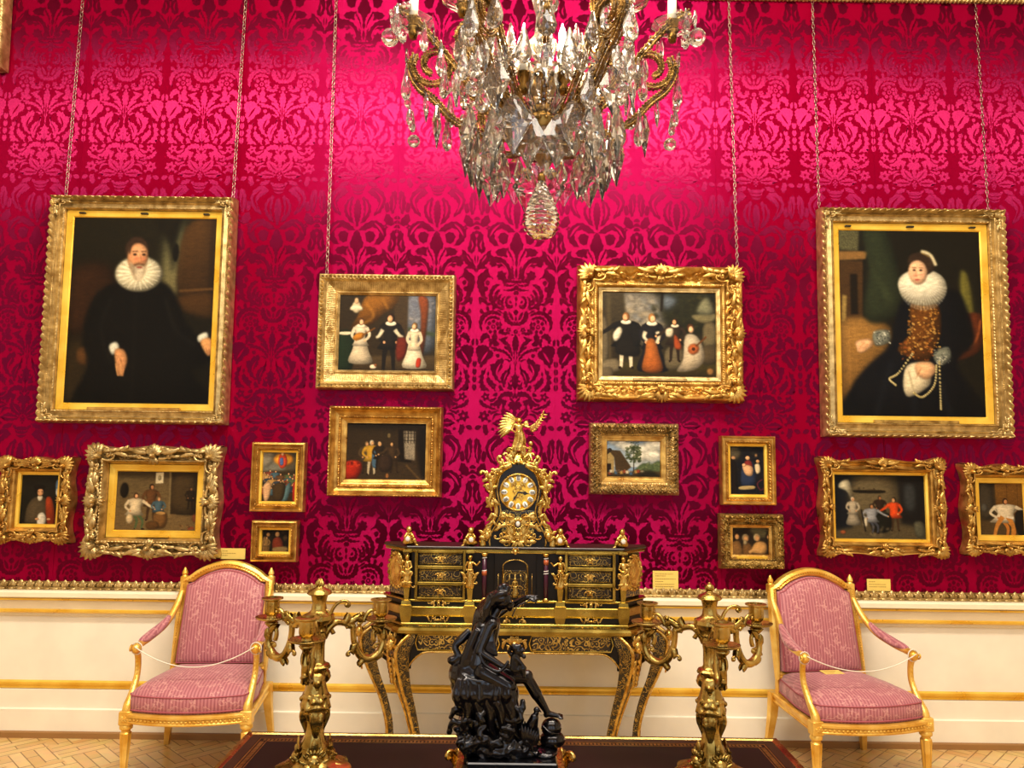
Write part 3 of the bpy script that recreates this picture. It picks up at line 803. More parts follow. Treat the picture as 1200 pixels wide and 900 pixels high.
def orn_centre(sz, rng):
    """carved middle: shell between scrolls; along x, outward +y"""
    mb = MB(); h = sz*0.23; mb.M = frame_at()
    for k in range(-3, 4): mb.leaf(0, -0.06*sz, PI/2+k*0.33, sz*(0.34-0.02*abs(k)), sz*0.12, h, 0, 0, 6)
    mb.ell((0, -0.06*sz, h*0.5), (sz*0.08, sz*0.08, h*0.8), None, 8, 6)
    for k in (-1, 0, 1): mb.leaf(0, -0.08*sz, -PI/2+k*0.5, sz*0.24, sz*0.10, h*0.8, 0, 0, 6)
    for sg in (1, -1):
        a = 0 if sg > 0 else PI
        mb.scroll(sg*0.10*sz, 0.16*sz, a+sg*0.1, sz*0.42, 1.05, sz*0.05, -sg, 0.0)
        mb.scroll(sg*0.12*sz, -0.14*sz, a-sg*0.1, sz*0.34, 1.0, sz*0.04, sg, 0.0)
        mb.leaf(sg*0.2*sz, 0.02*sz, a, sz*0.55, sz*0.15, h*0.9, sg*0.6, 0, 8, 3)
        mb.leaf(sg*0.2*sz, 0.06*sz, a+sg*0.5, sz*0.3, sz*0.12, h*0.8, -sg*0.8, 0, 7, 2)
        mb.leaf(sg*0.45*sz, -0.05*sz, a-sg*0.35, sz*0.3, sz*0.10, h*0.7, sg*0.8, 0, 6, 2)
    return mb
def place_orn(name, mb, parent, mat, x, z, y, rot=0.0, mirx=False, mirz=False):
    v = np.array(mb.v)   # built on the xz plane facing -y
    c, s_ = math.cos(rot), math.sin(rot)
    X = v[:, 0]*c-v[:, 2]*s_; Z = v[:, 0]*s_+v[:, 2]*c
    if mirx: X = -X
    if mirz: Z = -Z
    q = MB(); q.v = list(zip((X+x).tolist(), (v[:, 1]+y).tolist(), (Z+z).tolist()))
    q.f = [f[::-1] for f in mb.f] if mirx != mirz else list(mb.f); q.m = list(mb.m)
    return q.build(name, mat, parent, True)
def liner(W, H, w, y, mat, parent, h=0.012):
    """flat bevelled inner slip: W, H are its outer size"""
    return frame_mesh(W, H, w, [(0, y-0.004), (w*0.12, y+h), (w*0.5, y+h*0.8), (w*0.86, y+h*0.55), (w*0.9, y+h*0.75), (w, y+0.001)], None, 0, 0, 9, 0.03).build('slip', mat, parent, False)

PX = 1/201.3
def picture(quad, cquad, label, cv, style, group=None, lean=0.0, plaque=None, lock=None):
    q = [P(x, y, -0.05) for x, y in quad]; c = [P(x, y, -0.035) for x, y in cquad]
    x0 = (q[0].x+q[3].x)/2; x1 = (q[1].x+q[2].x)/2; z1 = (q[0].z+q[1].z)/2; z0 = (q[2].z+q[3].z)/2
    cx0 = (c[0].x+c[3].x)/2; cx1 = (c[1].x+c[2].x)/2; cz1 = (c[0].z+c[1].z)/2; cz0 = (c[2].z+c[3].z)/2
    W, H = x1-x0, z1-z0; cw, ch = cx1-cx0, cz1-cz0
    X, Z = (x0+x1)/2, (z0+z1)/2; cX, cZ = (cx0+cx1)/2-X, (cz0+cz1)/2-Z
    t = thing('framed_painting', label, 'painting', (X, -0.004, Z), 0, group)
    t.rotation_euler = (lean, 0, 0)
    if lean: t.location.y = -0.004-abs(math.sin(lean))*H/2
    w = min((W-cw)/2, (H-ch)/2)                     # whole border
    g = style['mat']; lw = style.get('slip', 0.0)*w; fw = w-lw*0.85
    wave = style.get('wave'); prof = [(a*fw, b) for a, b in style['prof']]
    carve = style['carve'](fw) if style.get('carve') else None
    wf = None
    if wave:
        def wf(a, Ln, wave=wave):
            u = abs(a)/(Ln/2)
            return wave*(0.55*math.cos(u*PI*1.9)+0.45*math.exp(-((u-0.93)/0.10)**2)-0.15)-wave*0.3
    frame_mesh(W, H, fw, prof, carve, wf, 0, style.get('nd', 26), style.get('step', 0.006)).build('frame', M[g], t, True, None, 50)
    if lw > 0: liner(W-2*fw+0.006, H-2*fw+0.006, (min(W, H)-2*fw+0.006-min(cw, ch))/2, 0.022, M[style.get('slipmat', 'gilt_bright')], t)
    cvm = canvas_mesh('canvas', cw+0.03, ch+0.03, cv, t, -0.021, M['paint'])
    cvm.location = (cX*0.0, 0, cZ*0.0)
    o = style.get('orn')
    if o:
        rng = random.Random(5); sz = o*fw; cm = orn_corner(sz, rng); e = style.get('oy', 0.03); ins = style.get('oin', 0.42)*fw
        for mx, mz in ((False, False), (True, False), (False, True), (True, True)):
            place_orn('corner_ornament', cm, t, M[g], (W/2-ins)*(-1 if mx else 1), (H/2-ins)*(-1 if mz else 1), -e, 0, mx, mz)
        if style.get('mid', True):
            m2 = orn_centre(sz*style.get('midk', 1.0), rng); ins = style.get('oinm', 0.5)*fw
            for x, z, r in ((0, H/2-ins, 0), (0, -H/2+ins, PI), (W/2-ins, 0, -PI/2), (-W/2+ins, 0, PI/2)):
                place_orn('middle_ornament', m2, t, M[g], x, z, -e, r)
    if plaque:
        pw, ph, mt = plaque; mb = MB(); zz = -ch/2-min(0.5*lw if lw else 0.3*w, 0.03)-0.006
        mb.box(-pw/2, pw/2, -0.050, -0.022, zz-ph/2, zz+ph/2, 0.002); mb.build('name_plaque', M[mt], t, False)
    if lock:
        for x in (-0.34*W, 0.0, 0.34*W):
            mb = MB(); mb.box(x-0.018*(1.2 if x == 0 else 1), x+0.018*(1.2 if x == 0 else 1), -0.048, -0.03, ch/2+0.010, ch/2+0.020, 0.002); mb.build('keeper', M['black_plaque'], t, False)
    t['W'] = W; t['H'] = H
    return t, X, Z, W, H
ST = {}
ST['ribbon'] = dict(mat='gilt_pale', slip=0.36, slipmat='gilt_bright', prof=[(0, .045), (.04, .075), (.16, .085), (.30, .070), (.34, .05), (.46, .055), (.55, .042), (.85, .048), (.9, .06), (1, .05)],
    carve=lambda w: both(rope(.16*w, .26*w, .022, .045), beads(.44*w, .05*w, .006, .013), rope(.93*w, .12*w, .006, .02)), nd=34, step=.0045, orn=1.0, oin=.42, oy=.066, mid=False)
ST['ribbed'] = dict(mat='gilt_pale', slip=0, prof=[(0, .05), (.04, .085), (.12, .09), (.2, .072), (.26, .085), (.34, .07), (.40, .056), (.72, .036), (.8, .03), (.88, .036), (1, .022)],
    carve=lambda w: both(beads(.2*w, .075*w, .016, .024), ribs(.40*w, .80*w, .006, .011), rope(.88*w, .12*w, .006, .012)), nd=38, step=.0035)
ST['cove'] = dict(mat='gilt', slip=0.2, slipmat='gilt', prof=[(0, .05), (.05, .08), (.16, .086), (.22, .07), (.42, .046), (.62, .04), (.68, .05), (.8, .05), (.85, .036), (1, .03)],
    carve=lambda w: both(rope(.10*w, .12*w, .008, .02), beads(.74*w, .06*w, .008, .014)), nd=30, step=.005)
ST['louis'] = dict(mat='gilt', slip=0.2, slipmat='gilt_pale', prof=[(0, .04), (.05, .07), (.14, .095), (.24, .085), (.5, .05), (.72, .04), (.82, .05), (.92, .045), (1, .03)],
    carve=lambda w: both(leafy(.25*w, .78*w, .014, .09), rope(.06*w, .12*w, .008, .018), rope(.9*w, .14*w, .006, .014)), nd=34, step=.005, orn=1.35, oin=.40, oy=.078, midk=1.15, oinm=.36)
ST['foliage'] = dict(mat='gilt_pale', slip=0.32, slipmat='gilt', prof=[(0, .03), (.06, .06), (.3, .085), (.6, .07), (.85, .05), (1, .04)],
    carve=lambda w: both(leafy(.04*w, .62*w, .02, .034), leafy(.5*w, .98*w, .012, .021)), nd=34, step=.0035, orn=.72, oin=.36, oy=.066, mid=False)
ST['plain_dark'] = dict(mat='gilt', slip=0.25, slipmat='gilt_bright', prof=[(0, .035), (.05, .06), (.18, .066), (.26, .05), (.5, .05), (.7, .06), (.88, .05), (1, .03)],
    carve=lambda w: both(rope(.78*w, .3*w, .009, .018)), nd=26, step=.004)
ST['grey_leaf'] = dict(mat='gilt_dull', slip=0.25, slipmat='gilt', prof=[(0, .03), (.06, .055), (.25, .08), (.5, .06), (.75, .045), (.9, .05), (1, .03)],
    carve=lambda w: both(leafy(.03*w, .5*w, .018, .03), rope(.85*w, .2*w, .008, .016)), nd=30, step=.004, orn=1.0, oin=.42, oy=.066, midk=1.0)
ST['swept'] = dict(mat='gilt', slip=0.20, slipmat='gilt_bright', prof=[(0, .04), (.08, .085), (.18, .08), (.28, .055), (.5, .045), (.66, .05), (.74, .075), (.82, .06), (.92, .055), (1, .035)],
    carve=lambda w: both(ribs(.30*w, .62*w, .002, .05)), wave=.016, nd=32, step=.006, orn=1.5, oin=.40, oy=.068, midk=1.15, oinm=.42)
ST['swept_heavy'] = dict(mat='gilt_pale', slip=0.34, slipmat='gilt_bright', prof=[(0, .04), (.08, .085), (.2, .09), (.32, .06), (.55, .05), (.7, .06), (.8, .085), (.88, .075), (1, .04)],
    carve=lambda w: both(leafy(.28*w, .7*w, .012, .06), rope(.82*w, .14*w, .008, .02), rope(.1*w, .14*w, .008, .03)), wave=.014, nd=34, step=.005, orn=1.6, oin=.40, oy=.074, midk=1.2, oinm=.42)
ST['bead'] = dict(mat='gilt', slip=0.25, slipmat='gilt_bright', prof=[(0, .03), (.06, .055), (.26, .06), (.34, .05), (.42, .04), (.6, .045), (.72, .055), (.88, .05), (1, .025)],
    carve=lambda w: both(rope(.78*w, .3*w, .01, .016)), nd=28, step=.004)

# ---- the paintings (generic scenes of like size and colour)
def p_gentleman():
    c = Cv(.80, 200, '#17140c')
    c.fill([(0,0),(1,0),(1,1),(0,1)], '#1a170e', 0, 1, False, .10, '#0e0c07')
    c.fill([(.0,.30),(.30,.28),(.28,.60),(0,.62)], '#2c190d', .03, .9); c.fill([(.66,.06),(.78,.04),(.76,.40),(.64,.44),(.62,.25)], '#5f6448', .03, .8, col2='#79704a')
    c.fill([(.77,.07),(1,.05),(1,.45),(.75,.43)], '#4a3117', .01, .9, col2='#2b1c0d'); c.fill([(.74,.43),(1,.41),(1,.54),(.76,.50)], '#3d2812', .01, .9); c.line([(.75,.40),(1,.385)], .012, '#6b4a25', .004, .8)
    c.fill([(.55,0),(.75,0),(.72,.14),(.70,.30),(.66,.16)], '#15120b', .02); c.ell(.715,.20,.02,.06,'#0d0b08',.006)
    c.fill([(.02,.66),(.22,.70),(.24,1),(.0,1)], '#2a2011', .03, .8); c.fill([(.10,.70),(.26,.74),(.27,.97),(.20,.97),(.19,.80),(.10,.78)], '#5a3a1c', .008, .9)
    c.fill([(.30,.37),(.62,.35),(.74,.44),(.82,.58),(.98,.68),(.96,.78),(.86,.82),(1,1.02),(.12,1.02),(.16,.80),(.12,.62),(.17,.45)], '#0b0a09', .012)
    c.line([(.30,.44),(.24,.60),(.32,.78)], .01, '#25221d', .01, .6); c.line([(.46,.42),(.47,.98)], .012, '#1f1c17', .01, .5); c.line([(.66,.44),(.74,.60),(.88,.68)], .012, '#24211c', .01, .6)
    c.ell(.475,.315,.16,.115,'#8d8872',.006); c.ell(.47,.31,.155,.11,'#d8d3bb',.01)
    for k in range(40):
        a = 2*PI*k/40; r = .150
        c.line([(.47+.06*math.cos(a), .31+.05*math.sin(a)*.8), (.47+r*math.cos(a), .31+.108*math.sin(a)*.8)], .005, '#f1eddb' if k % 2 else '#a8a38a', .002, .8)
    c.ell(.448,.185,.078,.085,'#33241a',.006); c.ell(.460,.225,.070,.100,'#c28a62',.006); c.form = False; c.ell(.468,.195,.045,.035,'#d8a880',.015,.8); c.ell(.45,.235,.018,.014,'#c9785a',.008,.8); c.ell(.50,.235,.016,.014,'#c9785a',.008,.8)
    c.fill([(.395,.19),(.41,.145),(.46,.125),(.51,.145),(.525,.185),(.505,.165),(.46,.152),(.42,.165),(.405,.21)], '#33241a', .006)
    c.fill([(.405,.25),(.44,.268),(.47,.262),(.505,.266),(.522,.25),(.515,.31),(.47,.352),(.425,.315)], '#9b8a72', .008); c.fill([(.445,.28),(.475,.274),(.505,.28),(.49,.34),(.47,.348),(.455,.335)], '#c4b8a2', .008); c.line([(.437,.268),(.472,.260),(.51,.268)], .014, '#5a3f2c', .004); c.ell(.475,.279,.022,.006,'#8a4236',.003)
    for x in (.44,.50): c.ell(x,.212,.014,.007,'#2a1a12',.003); c.line([(x-.018,.197),(x+.018,.195)],.006,'#3b2517',.003)
    c.line([(.475,.21),(.487,.25),(.473,.254)],.008,'#b0714f',.003,.8); c.form = True
    c.fill([(.30,.685),(.35,.665),(.37,.70),(.325,.735)], '#c9ccc4', .005); c.fill([(.34,.71),(.40,.705),(.43,.76),(.40,.83),(.36,.80)], '#c58c5e', .006); c.line([(.38,.75),(.41,.81)],.006,'#8d5a38',.003)
    c.fill([(.89,.63),(.95,.61),(.96,.645),(.90,.665)], '#c9ccc4', .005); c.fill([(.91,.655),(.98,.64),(1,.70),(.97,.735),(.93,.70)], '#c9935f', .006)
    for k in range(4): c.line([(.355+.016*k,.775),(.362+.014*k,.81),(.372+.010*k,.84)],.015,'#b98256' if k % 2 else '#c8925f',.003,1,.009)
    for k in range(3): c.line([(.95+.015*k,.69),(.965+.015*k,.73)],.005,'#8d5a38',.002)
    return c
def p_lady():
    c = Cv(.77, 200, '#14120c')
    c.fill([(0,.0),(.16,.0),(.15,.13),(.0,.12)], '#4b4a33', .008, 1, False, .2); c.fill([(0,.13),(.22,.13),(.20,.17),(0,.18)], '#7a5a30', .004, 1, False)
    c.fill([(0,.18),(.18,.18),(.17,.50),(0,.52)], '#3d2a16', .004, 1, False, .1); c.fill([(.09,.25),(.14,.25),(.14,.46),(.09,.46)], '#15100a', .004, 1, False); c.line([(.05,.36),(.04,.50)],.03,'#8a7440',.004)
    c.fill([(0,.52),(.32,.50),(.36,.66),(.10,.90),(.02,1),(0,1)], '#8f6a35', .012, 1, True, .08, '#5d421f')
    c.fill([(.18,0),(.34,0),(.46,.40),(.30,.50),(.18,.46),(.22,.2)], '#232a1c', .015); c.fill([(.20,.05),(.26,.2),(.40,.38),(.36,.42),(.24,.24)], '#39432c', .012, .8)
    c.fill([(.84,.24),(.90,.25),(.93,.46),(.85,.44)], '#5d5a26', .012)
    c.fill([(.84,.46),(1,.46),(.98,.60),(.92,.66),(.76,.70),(.74,.66),(.90,.60)], '#5e2b14', .006); c.line([(.76,.66),(.92,.60),(.97,.48)],.014,'#8d4a24',.004)
    c.fill([(.48,.36),(.78,.32),(.88,.42),(.92,.60),(.80,.72),(.98,1.02),(.04,1.02),(.08,.84),(.20,.72),(.34,.62),(.40,.46)], '#0a0c12', .012)
    for a in ((.36,.70,.24,.98), (.50,.76,.50,1), (.66,.76,.76,1)): c.line([(a[0],a[1]),(a[2],a[3])],.02,'#1c2029',.015,.6)
    c.fill([(.50,.40),(.68,.40),(.70,.54),(.66,.62),(.60,.70),(.48,.68),(.40,.64),(.46,.58),(.50,.54)], '#5a3512', .006)
    c.dabs(150,.47,.69,.41,.64,.010,['#b07a34','#d3a350','#3b2109','#8a5a22','#e0b868'],.001,.8); c.dabs(60,.42,.64,.58,.69,.010,['#8a4a20','#c0823c','#2d1606'],.001,.8)
    c.ell(.585,.315,.165,.125,'#9d9a88',.006); c.ell(.58,.30,.165,.105,'#dedbcb',.006)
    for k in range(44):
        a = PI*k/43; c.line([(.58+.07*math.cos(a), .30+.05*math.sin(a)), (.585+.165*math.cos(a), .31+.125*math.sin(a))], .004, '#f6f4ea' if k % 2 else '#b9b5a2', .002, .8)
    c.ell(.590,.190,.088,.080,'#3a2b20',.006); c.line([(.58,.125),(.645,.145),(.68,.20)],.022,'#cfc7a8',.004); c.line([(.585,.135),(.635,.155)],.006,'#a78942',.003)
    c.ell(.555,.235,.065,.085,'#e3b795',.006); c.form = False; c.ell(.545,.23,.040,.055,'#e8bf9c',.014,.8); c.ell(.535,.25,.016,.012,'#d68a74',.008,.8); c.ell(.58,.25,.014,.012,'#d68a74',.008,.8); c.fill([(.485,.205),(.50,.185),(.55,.172),(.60,.185),(.625,.215),(.63,.16),(.56,.135),(.50,.15)],'#2e2118',.006)
    for x in (.53,.575): c.ell(x,.225,.012,.006,'#33211a',.003); c.line([(x-.015,.212),(x+.015,.212)],.004,'#6d4a35',.003)
    c.line([(.545,.23),(.54,.255),(.55,.258)],.006,'#c48a69',.003,.8); c.ell(.548,.275,.018,.006,'#b4524a',.003); c.form = True
    c.fill([(.24,.55),(.34,.54),(.35,.60),(.25,.62)],'#70766f',.005); c.dabs(40,.24,.35,.54,.61,.008,['#c8ccc4','#2c2f33'],.001,.8)
    c.fill([(.12,.60),(.20,.585),(.24,.60),(.22,.63),(.15,.66),(.125,.635)],'#dcae86',.005)
    c.form = False
    for k in range(4): c.line([(.165+.012*k,.60+.004*k),(.135+.012*k,.625+.006*k),(.132+.012*k,.65)],.013,'#c9986f' if k % 2 else '#d9aa82',.003,1,.008)
    c.form = True
    c.fill([(.64,.66),(.74,.62),(.76,.68),(.68,.72)],'#70766f',.005); c.dabs(40,.64,.76,.63,.71,.008,['#c8ccc4','#2c2f33'],.001,.8)
    c.fill([(.46,.72),(.58,.71),(.62,.80),(.56,.85),(.46,.88),(.43,.82)],'#d9cfb4',.006); c.line([(.47,.75),(.50,.85)],.01,'#a79c80',.005); c.fill([(.52,.71),(.62,.70),(.66,.74),(.60,.79),(.53,.77)],'#dcae86',.005)
    for k in range(3): c.line([(.56-.01*k,.73+.012*k),(.53-.005*k,.765+.01*k)],.004,'#a97a55',.002)
    for q in ([(.50,.66),(.40,.76),(.34,.79),(.38,.82)], [(.66,.72),(.64,.82),(.56,.88),(.50,.86)], [(.68,.70),(.68,.84),(.68,.94)]):
        for x, y in smooth_open(q, 8): c.ell(x, y, .008, .008, '#9a8f63', .001); c.ell(x-.002, y-.002, .003, .003, '#e0d8b0', .001)
    return c
def p_family():
    c = Cv(1.30, 190, '#2a2114')
    c.fill([(0,.80),(1,.78),(1,1),(0,1)], '#4b3c26', .01, 1, False, .1, '#2b2114'); c.fill([(.68,.04),(.98,.02),(.98,.68),(.72,.70)], '#6e7284', .02, 1, True, .12, '#4a5262')
    c.dabs(30,.70,.97,.08,.4,.03,['#8e8f9c','#a89d9a','#565d73'],.01,.6); c.line([(.70,.45),(.98,.52)],.04,'#37412f',.01)
    c.fill([(.56,0),(.70,0),(.70,.78),(.58,.80)], '#3a2d1d', .008, 1, False); c.fill([(.80,.04),(.89,.06),(.90,.26),(.86,.76),(.82,.74),(.83,.3)], '#7b3c1e', .008, 1, True, .1, '#3d1f10')
    c.fill([(.30,.02),(.60,.0),(.56,.18),(.46,.26),(.34,.40),(.14,.46),(.20,.30)], '#8a5a1c', .008, 1, True, .12, '#54330f'); c.line([(.28,.12),(.36,.30),(.20,.42)],.02,'#b27a2d',.01,.6); c.line([(.44,.06),(.50,.2)],.02,'#b27a2d',.01,.6)
    c.ell(.19,.18,.045,.06,'#c9b99a',.006); c.ell(.19,.10,.022,.03,'#c9a582',.004); c.fill([(.15,.16),(.23,.16),(.25,.22),(.13,.22)],'#d8cdb2',.005)
    c.fill([(.0,.52),(.18,.52),(.16,.96),(.02,.97)], '#182517', .008); c.fill([(.02,.50),(.14,.49),(.13,.53),(.04,.53)],'#cfc6ae',.003)
    c.figure(.24,.88,.56,'#cfc3ae','#000000','#5a3a20','#e0b48c',.42,False,0,1,'#e6ddc8','#bdb09a'); c.ell(.22,.55,.06,.035,'#a86e24',.003,1,-.4); c.line([(.25,.54),(.38,.44)],.012,'#6e4318',.002)
    c.figure(.52,.98,.72,'#1a1613','#16120f','#2a190f','#d5a27a',.46,False,.02,-1,'#e2dccb'); c.line([(.455,.46),(.42,.54),(.39,.56)],.04,'#cfc7b2',.004,1,.02); c.line([(.575,.46),(.62,.53),(.66,.55)],.04,'#cfc7b2',.004,1,.02)
    c.fill([(.60,.58),(.70,.58),(.68,.80),(.60,.84)],'#5d1f14',.008)
    c.figure(.77,.93,.56,'#cfc2aa','#000000','#7a5a30','#e2b790',.34,False,0,-1,'#efe8d8','#d6ccb6'); c.fill([(.80,.82),(.84,.82),(.83,.92),(.79,.92)],'#a8321e',.003)
    c.ell(.37,.925,.035,.022,'#d8cbb4',.003); c.ell(.395,.905,.015,.015,'#7a4a28',.002)
    return c
def p_music():
    c = Cv(1.34, 200, '#2a2418')
    c.fill([(.14,.0),(.62,.0),(.58,.46),(.30,.62),(.2,.3)], '#6d6a66', .03, 1, True, .1, '#8a8272'); c.dabs(40,.24,.56,.05,.38,.04,['#a79f93','#8d8a86','#5c6472','#b9a98e'],.012,.6)
    c.fill([(0,.0),(.20,.0),(.23,.60),(.20,.80),(0,.84)], '#3b3322', .01, 1, False, .1, '#241d12'); c.line([(.07,.02),(.08,.8)],.03,'#54492f',.01,.7); c.fill([(0,.35),(.06,.36),(.07,.76),(0,.8)],'#5d5340',.006)
    c.fill([(.36,.0),(1,.0),(1,.44),(.80,.5),(.62,.46),(.52,.30),(.50,.06)], '#1f2012', .03); c.dabs(90,.45,1,.0,.45,.025,['#2c2c17','#17180d','#3b361c','#24260f'],.008,.7); c.fill([(.54,.05),(.66,.10),(.62,.20),(.54,.22)],'#5d6a80',.02,.8); c.line([(.53,.02),(.52,.24)],.02,'#17120b',.006)
    c.fill([(0,.80),(.5,.84),(1,.82),(1,1),(0,1)], '#3f3a1a', .02, 1, False, .1, '#231b0d'); c.fill([(0,.82),(.14,.78),(.17,.90),(.02,.94)],'#6e6450',.006); c.fill([(0,.90),(.10,.88),(.1,1),(0,1)],'#5d523f',.006)
    c.fill([(.78,.28),(.99,.26),(.97,.34),(.90,.37),(.82,.35)],'#6a6448',.006); c.fill([(.88,.38),(.98,.38),(.98,.62),(.88,.64)],'#5e553f',.008); c.fill([(.86,.64),(1,.63),(1,.80),(.86,.82)],'#463c2a',.008); c.fill([(.82,.26),(.86,.12),(.92,.08),(.97,.26)],'#6f705a',.012)
    c.figure(.22,.88,.62,'#14110f','#d8cdb4','#8a5a30','#d9a57a',.62,False,0,-1,'#e8e2d2',None,-1); c.fill([(.11,.50),(.16,.42),(.19,.46),(.16,.56),(.12,.58)],'#d9d2c0',.004); c.fill([(.16,.56),(.30,.56),(.33,.74),(.14,.72)],'#16130f',.006); c.fill([(.27,.36),(.34,.46),(.34,.60),(.28,.62)],'#13110f',.006)
    c.figure(.44,.91,.64,'#17151a','#000000','#9a6a38','#e3b48c',.44,False,0,1,'#efe7d6','#17151a'); c.fill([(.40,.56),(.46,.56),(.50,.72),(.525,.91),(.36,.91),(.38,.70)],'#b0652c',.005,1,True,.08,'#8d4a1d')
    c.line([(.385,.47),(.372,.53),(.40,.57)],.035,'#d8cfba',.004,1,.02); c.line([(.485,.47),(.495,.54),(.475,.60)],.035,'#d8cfba',.004,1,.02)
    c.fill([(.56,.66),(.70,.66),(.70,.86),(.56,.88)],'#5d5440',.006); c.figure(.63,.80,.48,'#2c2118','#241a12','#33200f','#d29c70',.5,False,.01,-1,'#d9d0bc',None,-1); c.fill([(.63,.50),(.67,.56),(.69,.66),(.63,.65)],'#93401d',.004); c.fill([(.56,.44),(.62,.43),(.61,.52),(.56,.52)],'#d0c6b0',.004)
    c.fill([(.72,.52),(.80,.50),(.86,.60),(.88,.78),(.80,.89),(.65,.91),(.70,.78)],'#c9bdaa',.005,1,True,.06,'#a89a84'); c.line([(.76,.62),(.80,.78),(.72,.90)],.012,'#8f8470',.008,.7); c.ell(.77,.435,.026,.034,'#dcae88',.003); c.ell(.765,.415,.03,.03,'#4a2c16',.004); c.ell(.77,.44,.02,.028,'#e2b690',.003)
    c.ell(.79,.66,.05,.045,'#a4562c',.004,1,-.5); c.ell(.79,.66,.014,.014,'#3d1d0d',.002); c.line([(.81,.63),(.90,.52)],.014,'#5d3517',.002); c.ell(.93,.91,.03,.03,'#8a6438',.008)
    return c
def interior(c, wall, floor, dark):
    c.fill([(0,0),(1,0),(1,1),(0,1)], wall, 0, 1, False, .10, floor); c.fill([(0,.70),(1,.66),(1,1),(0,1)], floor, .02, 1, False, .1); c.fill([(0,0),(1,0),(1,.16),(0,.12)], dark, .03, .8, False)
    return c
def p_guard():
    c = interior(Cv(1.42, 150, '#1c150d'), '#2a2013', '#34281a', '#120d07')
    c.fill([(.64,.14),(.80,.13),(.80,.68),(.64,.66)],'#171009',.004,1,False); c.fill([(.70,.16),(.84,.17),(.84,.64),(.72,.62)],'#83796a',.006,1,False,.25)
    for k in range(4): c.line([(.72+.035*k,.16),(.72+.035*k,.36)],.008,'#1b140c',.001)
    for k in range(3): c.line([(.70,.20+.06*k),(.85,.20+.06*k)],.006,'#1b140c',.001)
    c.fill([(.86,.1),(1,.1),(1,.9),(.9,.8)],'#150f08',.02); c.fill([(0,.70),(.18,.66),(.22,.80),(.14,.98),(0,1)],'#b02a16',.006,1,True,.1,'#7a1a0c'); c.dabs(14,.0,.2,.66,.76,.02,['#d84a2a','#4a1008'],.004,.7)
    c.figure(.27,.86,.52,'#4a3a26','#2a1f14','#6d5a3c','#b98a62',.5); c.figure(.33,.88,.56,'#b58a2a','#b9ab90','#d8cfba','#c59868',.56,False,0,1); c.fill([(.34,.50),(.40,.52),(.40,.76),(.34,.74)],'#3c5670',.004)
    c.figure(.42,.80,.46,'#241c14','#1d150e','#caa77e','#c59868',.5); c.figure(.60,.84,.50,'#3b2c1c','#2b1f13','#33220f','#c59868',.5,False,-.06,-1,None,None,-1); c.fill([(.42,.58),(.56,.58),(.56,.80),(.44,.82)],'#30231a',.006); c.line([(.74,.72),(.92,.98)],.02,'#5a4426',.006); c.ell(.52,.90,.02,.03,'#8a5a30',.003); c.ell(.53,.24,.02,.03,'#6a5a3a',.004)
    return c
def p_tavern():
    c = interior(Cv(1.34, 150, '#3a2f1e'), '#5a4c32', '#6a5636', '#33281a')
    c.fill([(.66,.02),(1,.0),(1,.72),(.66,.70)],'#2a2013',.004,1,False); c.fill([(.68,.14),(.97,.12),(.97,.66),(.7,.64)],'#3c2f1c',.02); c.line([(.65,0),(.66,.72)],.02,'#7a6a48',.006); c.fill([(.48,.06),(.57,.05),(.57,.22),(.48,.23)],'#cfc4a6',.003,1,False); c.ell(.525,.14,.02,.03,'#8d8264',.003)
    c.ell(.12,.34,.05,.09,'#15110b',.006); c.figure(.44,.80,.56,'#5a3b20','#3a2817','#241709','#a9744a',.5)
    c.figure(.25,.94,.56,'#cfbfa0','#4a5a3a','#3a2412','#d09c70',.6,True,.02,1,None,None,1); c.ell(.20,.78,.045,.06,'#c9b48e',.005); c.figure(.53,.82,.38,'#40596a','#4a3a24','#8a6a42','#d09c70',.6)
    c.fill([(.48,.70),(.63,.69),(.62,.90),(.50,.91)],'#6a4a26',.006); c.ell(.56,.69,.06,.02,'#a8824c',.003); c.fill([(.40,.84),(.52,.82),(.54,.92),(.42,.94)],'#54391c',.006)
    c.figure(.90,.62,.34,'#241b12','#1c140c','#1c120a','#8a6038',.5); c.dabs(10,.78,.96,.88,.98,.02,['#8a3a22','#b0804a','#3a2413'],.003,.8); c.ell(.96,.76,.03,.05,'#6a3a22',.005)
    return c
